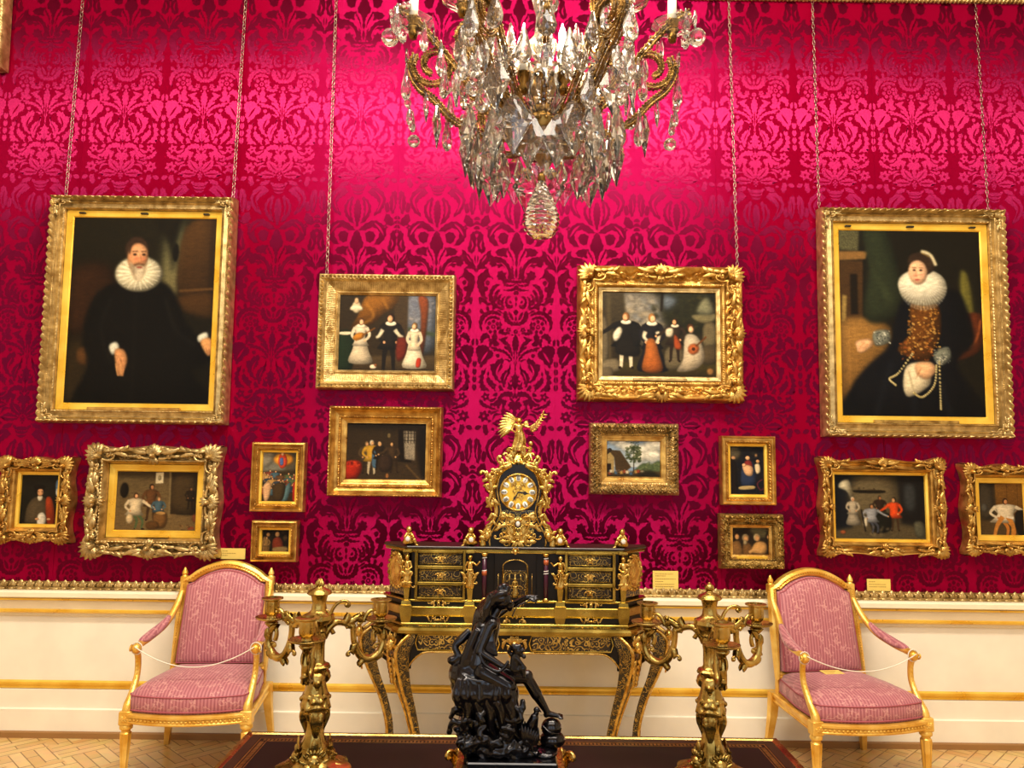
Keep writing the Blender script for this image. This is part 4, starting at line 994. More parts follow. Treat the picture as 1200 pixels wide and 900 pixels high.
def p_card_room():
    c = interior(Cv(1.40, 150, '#1d1912'), '#3a3425', '#4d4430', '#120f0b')
    c.fill([(0,.0),(.22,.0),(.20,.80),(0,.84)],'#10131a',.02,1,False); c.fill([(.06,.22),(.10,.13),(.18,.12),(.21,.30),(.19,.40),(.15,.28)],'#c9c5ae',.005); c.fill([(.22,.10),(.66,.06),(.70,.62),(.24,.66)],'#5a503a',.05); c.fill([(.24,.26),(.54,.26),(.53,.30),(.26,.30)],'#17120b',.004); c.dabs(10,.28,.5,.22,.27,.012,['#2a2013','#3a2d1b'],.002,.9)
    c.fill([(.70,.0),(1,0),(1,.8),(.72,.74)],'#141212',.02,1,False); c.fill([(.76,.2),(.84,.15),(.9,.24),(.88,.55),(.77,.52)],'#2d3033',.03)
    c.figure(.21,.76,.40,'#a9a08e','#2a2622','#d9d4c6','#b98a62',.5,False,0,1,None,'#8d8678'); c.figure(.50,.70,.36,'#2a1d14','#1d140d','#1b110a','#a06c44',.6); c.figure(.66,.84,.48,'#d1471a','#3a2818','#1a120c','#c79468',.5,False,-.02,-1,None,None,-1)
    c.fill([(.40,.60),(.60,.60),(.60,.84),(.42,.86)],'#15140f',.006); c.figure(.40,.88,.42,'#8a8f9c','#3d4150','#241a12','#b07c52',.66,True,.02,1,None,None,1); c.fill([(.32,.68),(.36,.66),(.36,.78),(.32,.78)],'#c9c2ae',.005); c.line([(.30,.54),(.34,.86)],.015,'#15100a',.002); c.dabs(12,.36,.6,.78,.94,.02,['#b5a482','#8a7a5c'],.01,.5); c.ell(.10,.87,.03,.02,'#8a4a2a',.004)
    c.fill([(.86,.72),(.96,.72),(.97,.92),(.88,.92)],'#4d4d40',.01)
    return c
def p_smoker():
    c = interior(Cv(.76, 110, '#1e1710'), '#2e2417', '#4a3a22', '#17110a')
    c.fill([(.38,.10),(1,.06),(1,.66),(.40,.62)],'#7a5320',.008,1,False,.15,'#4d3210'); c.line([(.62,.1),(.63,.64)],.01,'#4a2f10',.003); c.line([(.84,.1),(.84,.64)],.01,'#4a2f10',.003); c.fill([(.05,.15),(.3,.12),(.32,.6),(.08,.62)],'#3a3226',.03); c.ell(.15,.48,.07,.09,'#4d4a44',.02)
    c.figure(.55,.95,.62,'#cbbfa8','#b5702c','#2a1a10','#b57c50',.8,True,.05,1,None,None,1); c.line([(.52,.62),(.40,.76),(.34,.92)],.10,'#b87a34',.004,1,.06); c.line([(.62,.62),(.72,.76),(.70,.94)],.10,'#b87a34',.004,1,.06); c.fill([(.78,.56),(1,.54),(1,.90),(.80,.88)],'#171310',.01); c.line([(.60,.62),(.74,.64)],.05,'#d8d2c4',.004)
    return c
def p_scholar():
    c = Cv(.74, 110, '#1c1a14'); c.fill([(0,0),(1,0),(1,1),(0,1)],'#1f1d17',0,1,False,.1,'#14120d'); c.fill([(.30,.52),(.50,.44),(.64,.48),(.76,.60),(.80,.86),(.72,.99),(.24,.99),(.20,.74)],'#4a3f2e',.015)
    c.fill([(.66,.50),(.80,.48),(.92,.80),(.90,.98),(.74,.98)],'#a03c1c',.012,1,True,.1,'#6a240f'); c.fill([(.46,.44),(.58,.44),(.56,.52),(.48,.52)],'#c9c2b0',.006); c.ell(.50,.33,.12,.12,'#17120d',.01); c.ell(.52,.37,.075,.10,'#c5936a',.01); c.ell(.48,.27,.15,.05,'#14100c',.01)
    c.line([(.45,.36),(.49,.36)],.012,'#2a1a10',.004); c.line([(.54,.36),(.58,.36)],.012,'#2a1a10',.004); c.fill([(.50,.78),(.62,.74),(.70,.84),(.66,.98),(.50,.97)],'#d0ccc2',.008); c.ell(.48,.86,.05,.03,'#c5936a',.006); c.ell(.76,.86,.05,.03,'#c5936a',.006)
    c.fill([(.88,.16),(1,.16),(1,.44),(.90,.42)],'#5a7aa0',.008); c.fill([(.90,.30),(1,.30),(1,.44),(.90,.42)],'#c9ccc4',.01)
    return c
def p_vision():
    c = Cv(.70, 110, '#4a4a40'); c.fill([(0,0),(1,0),(1,.5),(0,.5)],'#5d5d58',0,1,False,.1,'#7a7a70'); c.fill([(0,.04),(.36,.0),(.30,.24),(0,.34)],'#8a8272',.04,.8); c.fill([(.66,.12),(1,.08),(1,.5),(.7,.5)],'#4a4436',.04)
    c.ell(.60,.17,.26,.17,'#e8952a',.03); c.ell(.58,.16,.17,.13,'#f2b93c',.03); c.fill([(.50,.08),(.62,.06),(.70,.18),(.66,.30),(.54,.34),(.46,.22)],'#c8442a',.01); c.fill([(.50,.16),(.58,.14),(.60,.26),(.52,.28)],'#4a5f9a',.008); c.ell(.57,.07,.04,.05,'#e0b088',.005)
    c.fill([(0,.40),(1,.36),(1,1),(0,1)],'#33291a',.03,1,False)
    r = random.Random(4); cols = ['#7a3a2a','#3f5a6a','#a8824c','#8a2a1c','#4a5a3a','#5d4028','#b08a5a','#2f3a4a']
    for k in range(26): c.figure(r.uniform(.04,.96), .62+.012*k+r.uniform(0,.05), .26, cols[k % 8], '#3a2a1a', '#3a2414', '#d2a076', .8)
    c.fill([(.70,.66),(.82,.60),(.78,.84),(.70,.96),(.56,.94)],'#4d6a74',.01); c.fill([(.88,.62),(1,.60),(1,.96),(.88,.94)],'#a3281c',.01); c.fill([(.10,.66),(.30,.62),(.26,.90),(.14,.96)],'#c9a07a',.01); c.fill([(.36,.66),(.66,.62),(.62,.92),(.4,.94)],'#3d2f1c',.01)
    return c
def p_nocturne():
    c = Cv(1.26, 90, '#18130c'); c.dabs(40,0,1,0,1,.06,['#2a2114','#120d08','#33281a'],.02,.7); c.fill([(.10,.42),(.24,.36),(.34,.60),(.30,.96),(.12,.96)],'#6d5330',.012); c.ell(.27,.28,.06,.06,'#a87e52',.008); c.fill([(.42,.46),(.60,.36),(.72,.56),(.72,.84),(.44,.84)],'#6a2a1a',.012); c.ell(.55,.26,.07,.08,'#b58c60',.008); c.fill([(.44,.76),(.84,.72),(.86,.90),(.46,.92)],'#7a6642',.012); c.ell(.80,.4,.08,.1,'#33281a',.01); c.figure(.22,.95,.6,'#7d6038','#5d4426','#2a1a0e','#b08458',.5)
    return c
def p_landscape():
    c = Cv(1.56, 150, '#7a93b4'); c.fill([(0,0),(1,0),(1,.7),(0,.7)],'#6f8fbd',0,1,False,.06,'#b9c3cc')
    for x, y, r in ((.30,.14,.12), (.42,.22,.13), (.70,.30,.20), (.86,.16,.18), (.60,.44,.14), (.82,.42,.16), (.16,.08,.08)): c.ell(x,y,r,r*.62,'#d5d4cc',.03,.85); c.ell(x+.02,y-.03,r*.6,r*.35,'#efece2',.03,.7)
    c.fill([(.55,.72),(.66,.60),(.80,.62),(.90,.54),(1,.60),(1,.86),(.5,.86)],'#4a5a3c',.01); c.dabs(60,.6,1,.60,.84,.03,['#5d6d48','#3a4a30','#6f7a55'],.006,.7); c.fill([(0,.82),(1,.80),(1,1),(0,1)],'#4d3f26',.01,1,False,.1,'#2a2114')
    c.fill([(0,.38),(.10,.26),(.18,.44),(.18,.84),(0,.86)],'#9a8456',.004,1,False,.1); c.fill([(.08,.28),(.28,.30),(.46,.70),(.38,.80),(.20,.78),(.18,.46)],'#40311d',.005,1,False,.14); c.fill([(.0,.36),(.10,.24),(.14,.30),(.02,.44)],'#33271a',.003); c.fill([(.06,.62),(.13,.62),(.13,.84),(.06,.84)],'#20160d',.003,1,False); c.fill([(.03,.44),(.07,.43),(.07,.52),(.03,.53)],'#20160d',.003,1,False)
    c.line([(.50,.80),(.505,.5),(.50,.3)],.016,'#2c2213',.003,1,.006); c.dabs(130,.38,.62,.20,.58,.022,['#2f3a1f','#232c17','#3f4a28','#47502e'],.004,.85); c.dabs(40,.44,.58,.08,.24,.014,['#2f3a1f','#3f4a28'],.004,.8)
    r = random.Random(2)
    for k in range(12): c.figure(.10+.05*k+r.uniform(-.02,.02), .92+r.uniform(-.02,.04), .16, ['#8a3a22','#c9bfa8','#3f5a7a','#4a3a26','#b08a4a'][k % 5], '#2c2014','#2c1c10','#c59468',.7)
    c.fill([(.60,.84),(.76,.78),(.9,.88),(.9,.98),(.6,.98)],'#1d1a10',.02)
    return c
def p_holy():
    c = Cv(.68, 110, '#14151c'); c.dabs(40,0,1,0,.6,.08,['#1c1d28','#0e0e14','#2a2620'],.03,.7); c.fill([(.02,.10),(.22,.04),(.36,.14),(.3,.3),(.05,.3)],'#4a4436',.05); c.fill([(.02,.34),(.16,.30),(.24,.50),(.22,.98),(.02,.98)],'#171212',.012); c.ell(.15,.27,.06,.05,'#b58a62',.008)
    c.fill([(.40,.38),(.56,.30),(.70,.40),(.74,.66),(.66,.80),(.36,.78),(.34,.56)],'#232f4d',.012); c.fill([(.44,.34),(.60,.32),(.64,.48),(.46,.52)],'#7a2a2a',.01); c.ell(.52,.27,.06,.06,'#d9ab82',.006); c.fill([(.38,.42),(.54,.40),(.66,.46),(.62,.60),(.46,.58)],'#d7ab85',.008); c.ell(.42,.40,.05,.045,'#d9ab82',.006)
    c.fill([(.70,.40),(.82,.38),(.84,.52),(.74,.56)],'#cfc0a4',.008); c.ell(.78,.33,.05,.05,'#c59468',.006); c.ell(.74,.22,.04,.05,'#8a6a4c',.02); c.fill([(.30,.80),(.66,.78),(.68,.84),(.32,.86)],'#a89468',.006); c.line([(.90,.66),(.76,.74),(.84,.86),(.96,.80)],.03,'#5a2330',.01)
    return c
def p_heads():
    c = Cv(1.34, 100, '#241a10'); c.dabs(40,0,1,0,1,.06,['#3a2c1a','#1a120a','#4a3a22'],.02,.7); c.fill([(.5,.04),(.9,.06),(.9,.4),(.55,.3)],'#6d6a4a',.05,.7)
    for x, y, r, hair in ((.16,.34,.08,'#2a1c10'), (.38,.40,.09,'#8a7a5c'), (.66,.38,.085,'#b0a07a'), (.94,.34,.06,'#2a1c10')): c.ell(x,y,r,r*1.1,hair,.01); c.ell(x+.012,y+.03,r*.7,r*.85,'#bf8f5e',.01)
    c.fill([(.02,.58),(.24,.52),(.30,.98),(.02,.98)],'#7d5a32',.015); c.fill([(.34,.52),(.52,.62),(.62,.92),(.32,.98)],'#6a4a28',.015); c.fill([(.58,.60),(.74,.50),(.90,.60),(.86,.90),(.54,.86)],'#c09258',.015); c.line([(.46,.86),(.62,.76),(.76,.84)],.06,'#c79a62',.01); c.ell(.37,.55,.05,.06,'#9a8a6a',.015)
    return c
PAINTINGS = [
 ([(65,231),(277,234),(266,498),(46,495)], [(86,254),(252,256),(244,475),(74,474)], 'large gilt framed portrait of a bearded man in black with white ruff', p_gentleman, 'ribbon', 'large seated portraits', .014, (0.55,.018,'gilt'), True),
 ([(958,245),(1172,248),(1184,513),(965,513)], [(982,269),(1147,271),(1155,490),(988,488)], 'large gilt framed portrait of a lady in black with ruff and gold bodice', p_lady, 'ribbon', 'large seated portraits', .014, (0.5,.02,'gilt_dull'), True),
 ([(374,321),(534,324),(532,458),(372,456)], [(398,346),(510,347),(509,434),(396,433)], 'gilt ribbed frame with a seated family playing music before an orange curtain', p_family, 'ribbed', None, .006, None, False),
 ([(387,476),(519,477),(517,583),(384,581)], [(406,496),(499,497),(498,562),(405,561)], 'plain gilt framed dark room scene with a red heap at left and barred window', p_guard, 'cove', None, .004, None, False),
 ([(677,312),(869,313),(871,472),(676,470)], [(707,342),(839,343),(838,441),(706,440)], 'gilt rococo framed garden party with an orange skirted lady and a lute player in white', p_music, 'louis', None, .006, (.32,.016,'gilt_pale'), False),
 ([(691,495),(795,497),(796,581),(691,579)], [(711,517),(776,517),(776,559),(711,558)], 'small carved gilt framed landscape with thatched cottage, tree and blue sky', p_landscape, 'foliage', None, .004, None, False),
 ([(844,511),(908,511),(910,592),(846,592)], [(858,523),(897,523),(898,580),(859,580)], 'small upright gilt framed night scene of figures around a mother and child', p_holy, 'plain_dark', None, 0, None, False),
 ([(843,602),(918,603),(919,668),(844,666)], [(859,619),(900,619),(900,650),(859,649)], 'small worn gilt frame with brown half length heads, below the upright night scene', p_heads, 'grey_leaf', None, 0, (.18,.014,'gilt_bright'), False),
 ([(959,535),(1104,539),(1109,654),(962,651)], [(982,557),(1084,558),(1087,633),(983,631)], 'gilt scrolled frame with card players in a dim room, one standing in red coat', p_card_room, 'swept', None, 0, None, False),
 ([(1126,543),(1222,545),(1228,651),(1131,650)], [(1147,563),(1197,564),(1202,631),(1150,631)], 'gilt scrolled frame with a lone seated man in white shirt and ochre breeches', p_smoker, 'swept', None, 0, None, False),
 ([(2,536),(89,535),(82,636),(-2,636)], [(24,556),(66,557),(63,614),(20,614)], 'gilt scrolled frame with a half length man in black hat beside red drapery', p_scholar, 'swept', None, 0, None, False),
 ([(107,522),(261,523),(256,654),(99,652)], [(138,552.5),(230,553),(228,622),(133,621)], 'heavy gilt scrolled frame with peasants seated in a brown tavern', p_tavern, 'swept_heavy', None, 0, (.19,.014,'gilt_bright'), False),
 ([(296,518),(359,518.6),(355,601),(292,599)], [(306,531),(345,531),(342,587),(304,587)], 'small upright gilt frame with a glowing red and gold vision above a crowd', p_vision, 'bead', None, 0, (.17,.012,'gilt_bright'), False),
 ([(295,610),(349,610),(348,659),(293.5,658)], [(305,622),(337,622),(336,647),(304,647)], 'smallest gilt frame with a very dark scene, below the glowing vision picture', p_nocturne, 'bead', None, 0, (.13,.010,'gilt_bright'), False),
]
for q, cq, lab, fn, st, grp, lean, pl, lk in PAINTINGS:
    picture(q, cq, lab, fn(), ST[st], grp, lean, pl, lk)

# ------------------------------------------------------------------ hanging chains
def chain(name, label, a, b, ln=0.034):
    a, b = Vector(a), Vector(b); d = (b-a); n = int(d.length/(ln*0.80)); u = d/d.length
    mb = MB()
    for i in range(n):
        c = a+d*((i+0.5)/n); s = Vector((1, 0, 0)) if i % 2 else Vector((0, 1, 0)); s = (s-u*s.dot(u)).normalized()
        if i % 2 == 0: s = (s*0.75+Vector((0.66, 0, 0))).normalized()
        pts = [c+u*(ln/2*math.cos(t))+s*(ln*0.22*math.sin(t)) for t in [2*PI*k/12 for k in range(13)]]
        mb.tube(pts, 0.0021, 6, False)
    o = mb.build(name, M['steel_chain'], None, True); tag(o, label, 'chain', 'picture hanging chains'); return o
for (xa, ya, xb, yb, lab) in ((97, 0, 77, 232, 'thin metal chain holding the left side of the bearded man portrait'), (288, 0, 273, 233, 'thin metal chain holding the right side of the bearded man portrait'),
        (394, 0, 383, 321, 'thin metal chain above the ribbed family group frame'), (854, 0, 864, 312, 'thin metal chain above the rococo garden party frame'),
        (952, 0, 960, 246, 'thin metal chain holding the left side of the lady portrait'), (1143, 0, 1158, 248, 'thin metal chain holding the right side of the lady portrait')):
    A_ = P(xa, ya, -0.012); B_ = P(xb, yb, -0.06); A_ = A_+(A_-B_)*0.02
    chain('hanging_chain', lab, A_, B_)

# ------------------------------------------------------------------ label cards on the silk
def wall_card(x0, x1, y0, y1, label, lines):
    a = P(x0, y0, -0.008); b = P(x1, y1, -0.008); W, H = b.x-a.x, a.z-b.z
    t = thing('label_card', label, 'label', ((a.x+b.x)/2, -0.002, (a.z+b.z)/2), 0, 'gallery label cards')
    mb = MB(); mb.box(-W/2, W/2, -0.006, 0, -H/2, H/2, 0.001); mb.build('card', M['card'], t, False)
    mb = MB(); rr = random.Random(int(x0))
    for k, (yy, w0, w1) in enumerate(lines):
        x = w0
        while x < w1:
            w = rr.uniform(0.03, 0.08); mb.box(-W/2+W*x, -W/2+W*min(x+w, w1), -0.0066, -0.005, H/2-H*yy-0.0016, H/2-H*yy+0.0016); x += w+0.018
    mb.build('print', M['card_ink'], t, False)
wall_card(258.5, 287, 642.5, 655.5, 'small yellow label card right of the heavy tavern frame', [(.25,.08,.3), (.45,.08,.62), (.65,.08,.3)])
wall_card(765, 795, 669, 691.5, 'taller yellow label card between desk cabinet and right candelabrum', [(.16,.1,.8), (.26,.1,.5), (.42,.1,.9), (.56,.1,.4), (.70,.1,.85), (.82,.1,.85)])
wall_card(1016, 1044, 678.5, 693, 'small yellow label card below the card players frame', [(.22,.08,.35), (.44,.08,.8), (.64,.08,.8)])
# tall gilt frame at the far left, mostly beyond the picture's edge
a, b = P(12, 0, -0.06), P(1, 76, -0.06)
t = thing('wall_mirror', 'edge of a tall gilt frame high at far left of the silk wall', 'mirror', (a.x-0.62, -0.004, b.z+0.75)); t.rotation_euler = (0.03, 0, 0); t.location.y = -0.03
frame_mesh(1.22, 1.55, 0.13, [(0,.04),(.006,.08),(.03,.09),(.05,.06),(.09,.05),(.11,.07),(.13,.04)], both(leafy(.004,.06,.016,.03), rope(.11,.03,.008,.02)), None, 0, 26, .006).build('frame', M['gilt_pale'], t, True)
mb = MB(); mb.box(-.5, .5, -.03, -.02, -.67, .67); mb.build('glass', plain('mirror_glass', '#9aa0a0', 0.03, 1.0), t, False)
# ================================================================== armchairs
def rose_fabric():
    m, nt, b = newmat('rose_damask_upholstery'); v = texco(nt)
    sx = nt.nodes.new('ShaderNodeSeparateXYZ'); L(nt, v, sx.inputs[0])
    def wave(mult):
        a = N(nt, 'ShaderNodeMath', operation='MULTIPLY'); a.inputs[1].default_value = mult; L(nt, sx.outputs['X'], a.inputs[0])
        s_ = N(nt, 'ShaderNodeMath', operation='SINE'); L(nt, a.outputs[0], s_.inputs[0]); return s_
    r = ramp(nt, None, [(0.0, hx('#98505a')), (0.42, hx('#a8606a')), (0.58, hx('#b36c74')), (1.0, hx('#ba767c'))])
    mr = N(nt, 'ShaderNodeMapRange'); mr.inputs['From Min'].default_value = -1; L(nt, wave(2*PI/0.0165).outputs[0], mr.inputs['Value']); L(nt, mr.outputs[0], r.inputs['Fac'])
    # woven sprigs
    vo = N(nt, 'ShaderNodeTexVoronoi', Scale=10.0, feature='F1'); 
    nz = N(nt, 'ShaderNodeTexNoise', Scale=45.0, Detail=2.0); L(nt, v, nz.inputs['Vector'])
    mx = N(nt, 'ShaderNodeMix', data_type='VECTOR'); mx.inputs['Factor'].default_value = 0.055; L(nt, v, mx.inputs[4]); L(nt, nz.outputs['Color'], mx.inputs[5]); L(nt, mx.outputs[1], vo.inputs['Vector'])
    a = N(nt, 'ShaderNodeMath', operation='MULTIPLY'); a.inputs[1].default_value = 26.0; L(nt, vo.outputs['Distance'], a.inputs[0])
    s2 = N(nt, 'ShaderNodeMath', operation='SINE'); L(nt, a.outputs[0], s2.inputs[0])
    n3 = N(nt, 'ShaderNodeTexNoise', Scale=16.0, Detail=1.0); L(nt, v, n3.inputs['Vector'])
    ad = N(nt, 'ShaderNodeMath', operation='MULTIPLY'); L(nt, s2.outputs[0], ad.inputs[0]); L(nt, n3.outputs['Fac'], ad.inputs[1])
    rr = ramp(nt, ad.outputs[0], [(0.36, (0, 0, 0, 1)), (0.46, (1, 1, 1, 1))])
    k = N(nt, 'ShaderNodeMath', operation='MULTIPLY'); k.inputs[1].default_value = 0.5; L(nt, rr.outputs[0], k.inputs[0])
    m2 = N(nt, 'ShaderNodeMix', data_type='RGBA'); L(nt, k.outputs[0], m2.inputs['Factor']); L(nt, r.outputs[0], m2.inputs[6]); m2.inputs[7].default_value = hx('#dba49c')
    L(nt, m2.outputs[2], b.inputs['Base Color']); setp(b, Roughness=0.65)
    b.inputs['Sheen Weight'].default_value = 0.25
    bp = N(nt, 'ShaderNodeBump', Strength=0.3, Distance=0.001); L(nt, mr.outputs[0], bp.inputs['Height']); L(nt, bp.outputs['Normal'], b.inputs['Normal'])
    return m
M['rose'] = rose_fabric()
def arch_outline(w0, w1, z0, zs, zt, n=14):
    """back outline: bottom width w0, shoulder width w1, shoulder height zs, crown height zt"""
    pts = [(-w0/2, z0), (-lerp(w0, w1, .5)/2, (z0+zs)/2), (-w1/2, zs)]
    for i in range(n+1):
        t = i/n; x = lerp(-w1/2+0.035, w1/2-0.035, t); u = 2*t-1
        pts.append((x, zs+0.012+(zt-zs-0.012)*(math.cos(u*PI/2)**0.8)))
    pts += [(w1/2, zs), (lerp(w0, w1, .5)/2, (z0+zs)/2), (w0/2, z0)]
    return pts
def back_y(z): return 0.205+0.18*(z-0.42)   # the rake of the back
def make_chair():
    t = thing('armchair', 'gilt armchair with rose striped upholstery left of the desk', 'armchair', (0, 0, 0), 0, 'gilt armchairs against the panelling')
    G = M['chair_gilt']
    # seat frame
    mb = MB(); W, D = 0.59, 0.52
    def front(x): return -0.268-0.058*(1-(2*x/W)**2)
    path = [(-0.265, 0.235), (-0.30, -0.255)]+[(x, front(x)) for x in np.linspace(-0.28, 0.28, 15)]+[(0.30, -0.255), (0.265, 0.235)]
    prof = [(-.018, .295), (.012, .295), (.016, .303), (.010, .308), (.010, .322), (.018, .327), (.018, .338), (.010, .344), (-.018, .344)]
    pts = path; n = len(pts); rings = []
    for i in range(n):
        a, b = pts[i-1], pts[(i+1) % n]; dx, dy = b[0]-a[0], b[1]-a[1]; l = math.hypot(dx, dy); nx, ny = dy/l, -dx/l
        if nx*pts[i][0]+ny*pts[i][1] < 0: nx, ny = -nx, -ny
        rings.append([(pts[i][0]+nx*o, pts[i][1]+ny*o, z) for o, z in prof])
    rings.append(rings[0]); mb.loft(rings, True, False, False)
    for i in range(2, n-2):                                    # a row of beads
        for q in range(2):
            x = lerp(path[i][0], path[i+1][0] if i+1 < n-1 else path[i][0], q/2); mb.ell((x, front(x)-0.012, 0.315), (0.008, 0.006, 0.006), None, 6, 5)
    mb.build('seat_frame', G, t, True, None, 40)
    # legs
    for sx in (-1, 1):
        mb = MB(); c = (sx*0.292, -0.262)
        mb.box(c[0]-.029, c[0]+.029, c[1]-.029, c[1]+.029, .285, .352, .004)
        mb.M = frame_at((c[0], c[1]-.029, .318))
        for k in range(8): mb.leaf(0, 0, 2*PI*k/8, .019, .010, .006, 0, 0, 4)
        mb.ell((0, 0, .003), (.005, .005, .005), None, 6, 4); mb.M = Matrix.Identity(4)
        mb.lathe([(.012, 0), (.015, .004), (.016, .015), (.013, .022), (.0135, .03), (.0255, .235), (.027, .245), (.021, .252), (.021, .258), (.030, .266), (.031, .276), (.027, .286)], 32, (c[0], c[1], 0), True, 8, .10, (4, 5))
        mb.build('leg', G, t, True, None, 35)
        mb = MB(); mb.loft([[(sx*(.262+o)+a*r, .235+b*r+o*1.6, z) for a, b in ((-1,-1),(1,-1),(1,1),(-1,1))] for z, r, o in ((0, .013, .03), (.1, .016, .018), (.22, .021, .006), (.345, .024, 0))]); mb.build('leg', G, t, True, None, 30)
    # back frame
    o = arch_outline(.505, .47, .44, .895, .985); m_ = len(o); mb = MB()
    prof = [(.024, -.002), (.020, -.024), (.006, -.032), (-.004, -.024), (-.010, -.028), (-.020, -.018), (-.022, .014), (.022, .014)]
    rings = []
    oc = o
    for i in range(m_):
        a, b = oc[i-1] if i else oc[-1], oc[(i+1) % m_]; dx, dz = b[0]-a[0], b[1]-a[1]; l = math.hypot(dx, dz); nx, nz = -dz/l, dx/l
        if nx*oc[i][0]+nz*(oc[i][1]-.7) < 0: nx, nz = -nx, -nz
        rings.append([(oc[i][0]+nx*d, back_y(oc[i][1]+nz*d)+y, oc[i][1]+nz*d) for d, y in prof])
    rings.append(rings[0]); mb.loft(rings, True, False, False)
    for i in range(m_):                                         # carved beading along the frame
        a, b = oc[i], oc[(i+1) % m_]; l = math.dist(a, b); k = int(l/.014)
        for q in range(k):
            x, z = lerp(a[0], b[0], q/k), lerp(a[1], b[1], q/k); mb.ell((x*1.005, back_y(z)-.03, z), (.005, .004, .005), None, 6, 4)
    for sx in (-1, 1): mb.box(sx*.235-.02, sx*.235+.02, .20, .235, .30, .46, .004)
    mb.build('back_frame', G, t, True, None, 40)
    for sx in (-1, 1):
        mb = MB(); c = (sx*.243, back_y(.91)-.005, .888)
        mb.box(c[0]-.019, c[0]+.019, c[1]-.02, c[1]+.02, .872, .922, .004)
        mb.lathe([(.016, .034), (.012, .040), (.017, .048), (.014, .060), (.008, .072), (.004, .082)], 14, c)
        mb.build('finial', G, t, True, None, 40)
    # back cushion: domed pad in the frame
    def pad(out, zc, rise, name, inset):
        mb = MB(); rings = []
        for k, (s_, h) in enumerate(((1, .012), (1, -.016), (.985, -.034), (.95, -.046), (.86, -.058), (.66, -.068), (.4, -.073), (.12, -.075))):
            rings.append([(x*s_*inset, back_y(zc+(z-zc)*s_*inset)+h, zc+(z-zc)*s_*inset) for x, z in out])
        mb.loft(rings, True, True, True); return mb.build(name, M['rose'], t, True, None, 60)
    bp_ = pad(o, .71, 0, 'back_cushion', .915)
    mb = MB(); s_ = .895
    mb.tube([(x*s_, back_y(.71+(z-.71)*s_)-.040, .71+(z-.71)*s_) for x, z in o+[o[0]]], .0035, 6, False); mb.build('piping', M['piping'], bp_)
    # seat cushion
    mb = MB(); base = [(-.245, .205), (-.285, -.05), (-.29, -.24)]+[(x, front(x)+.005) for x in np.linspace(-.27, .27, 11)]+[(.29, -.24), (.285, -.05), (.245, .205), (0, .215)]
    cx, cy = 0, -.03; rings = []
    for s_, z in ((.97, .340), (1, .352), (1.005, .385), (1, .416), (.985, .428), (.93, .445), (.8, .464), (.55, .480), (.25, .487), (.05, .488)):
        rings.append([(cx+(x-cx)*s_, cy+(y-cy)*s_, z) for x, y in base])
    mb.loft(rings, True, True, True); sc_ = mb.build('seat_cushion', M['rose'], t, True, None, 60)
    mb = MB()
    for z, s_ in ((.424, .995), (.356, 1.004)): mb.tube([(cx+(x-cx)*s_, cy+(y-cy)*s_, z) for x, y in base+[base[0]]], .0035, 6, False)
    mb.build('piping', M['piping'], sc_)
    # arms
    for sx in (-1, 1):
        mb = MB()
        ap = crv([(sx*.245, back_y(.86)-.01, .855), (sx*.250, .20, .77), (sx*.268, .10, .69), (sx*.292, -.02, .650), (sx*.298, -.12, .640), (sx*.298, -.165, .638)], 6)
        mb.tube(ap, tap([.014, .019, .019, .018, .019, .020], len(ap)), 10, True, .85)
        mb.ell((sx*.298, -.178, .628), (.024, .028, .026), None, 14, 10); mb.lathe([(.012, -.003), (.012, .003)], 12, (sx*.298, -.18, .628))
        mb.M = frame_at((sx*(.298+.022), -.178, .628), (0, -1, 0), (sx, 0, 0)); mb.scroll(-.004, .016, 0, .034, 1.3, .005, -1); mb.M = Matrix.Identity(4)
        sp = crv([(sx*.298, -.172, .620), (sx*.297, -.155, .57), (sx*.295, -.160, .50), (sx*.293, -.205, .43), (sx*.292, -.255, .375), (sx*.292, -.262, .345)], 6)
        mb.tube(sp, tap([.017, .015, .015, .017, .022, .024], len(sp)), 10)
        for k in range(4, len(sp)-6, 2):
            p = sp[k]; mb.M = frame_at((p.x, p.y-.013, p.z), (1, 0, 0), (0, -1, .25)); mb.leaf(0, -.008, PI/2, .022, .016, .006, 0, 0, 5)
            mb.M = Matrix.Identity(4)
        mb.build('arm', G, t, True, None, 50)
        mb = MB(); pp = ap[10:26]; nn = len(pp)
        mb.tube([(p.x, p.y, p.z+.012) for p in pp], [.006+.022*math.sin(PI*min(1, max(0, (i+.6)/(nn+.2))))**.55 for i in range(nn)], 12, True, .8); mb.build('arm_pad', M['rose'], t, True)
    return t
ch1 = make_chair(); ch1.location = (-1.60, -0.375, 0); ch1.rotation_euler.z = 0.05
ch2 = copy_tree(ch1); ch2.location = (1.765, -0.375, 0); ch2.rotation_euler.z = 0.135; ch2['label'] = 'gilt armchair with rose striped upholstery and a small card on its seat'
def arm_cord(ch, label, sag):
    Mx = Matrix.Translation(ch.location) @ Matrix.Rotation(ch.rotation_euler.z, 4, 'Z')
    pts = [Mx @ Vector((lerp(-.298, .298, t), -.205-.02*math.sin(PI*t), .642-sag*(1-(2*t-1)**2))) for t in [i/40 for i in range(41)]]
    mb = MB(); mb.tube(pts, .0028, 6)
    for sx in (-.298, .298):
        ring = [Mx @ Vector((sx+.028*math.cos(a)*1.0, -.178+.0, .628+.030*math.sin(a))) for a in [2*PI*k/16 for k in range(17)]]
        mb.tube(ring, .0028, 6, False)
    tag(mb.build('barrier_cord', M['cord'], None), label, 'cord', 'cords across the armchairs')
arm_cord(ch1, 'thin white cord slung between the arms of the armchair left of desk', .095)
arm_cord(ch2, 'thin white cord slung between the arms of the armchair with a card', .075)
Mx = Matrix.Translation(ch2.location) @ Matrix.Rotation(ch2.rotation_euler.z, 4, 'Z')
p = Mx @ Vector((-.01, .06, .486)); t = thing('seat_card', 'small yellow card lying on the seat of the right armchair', 'card', p, 0.135)
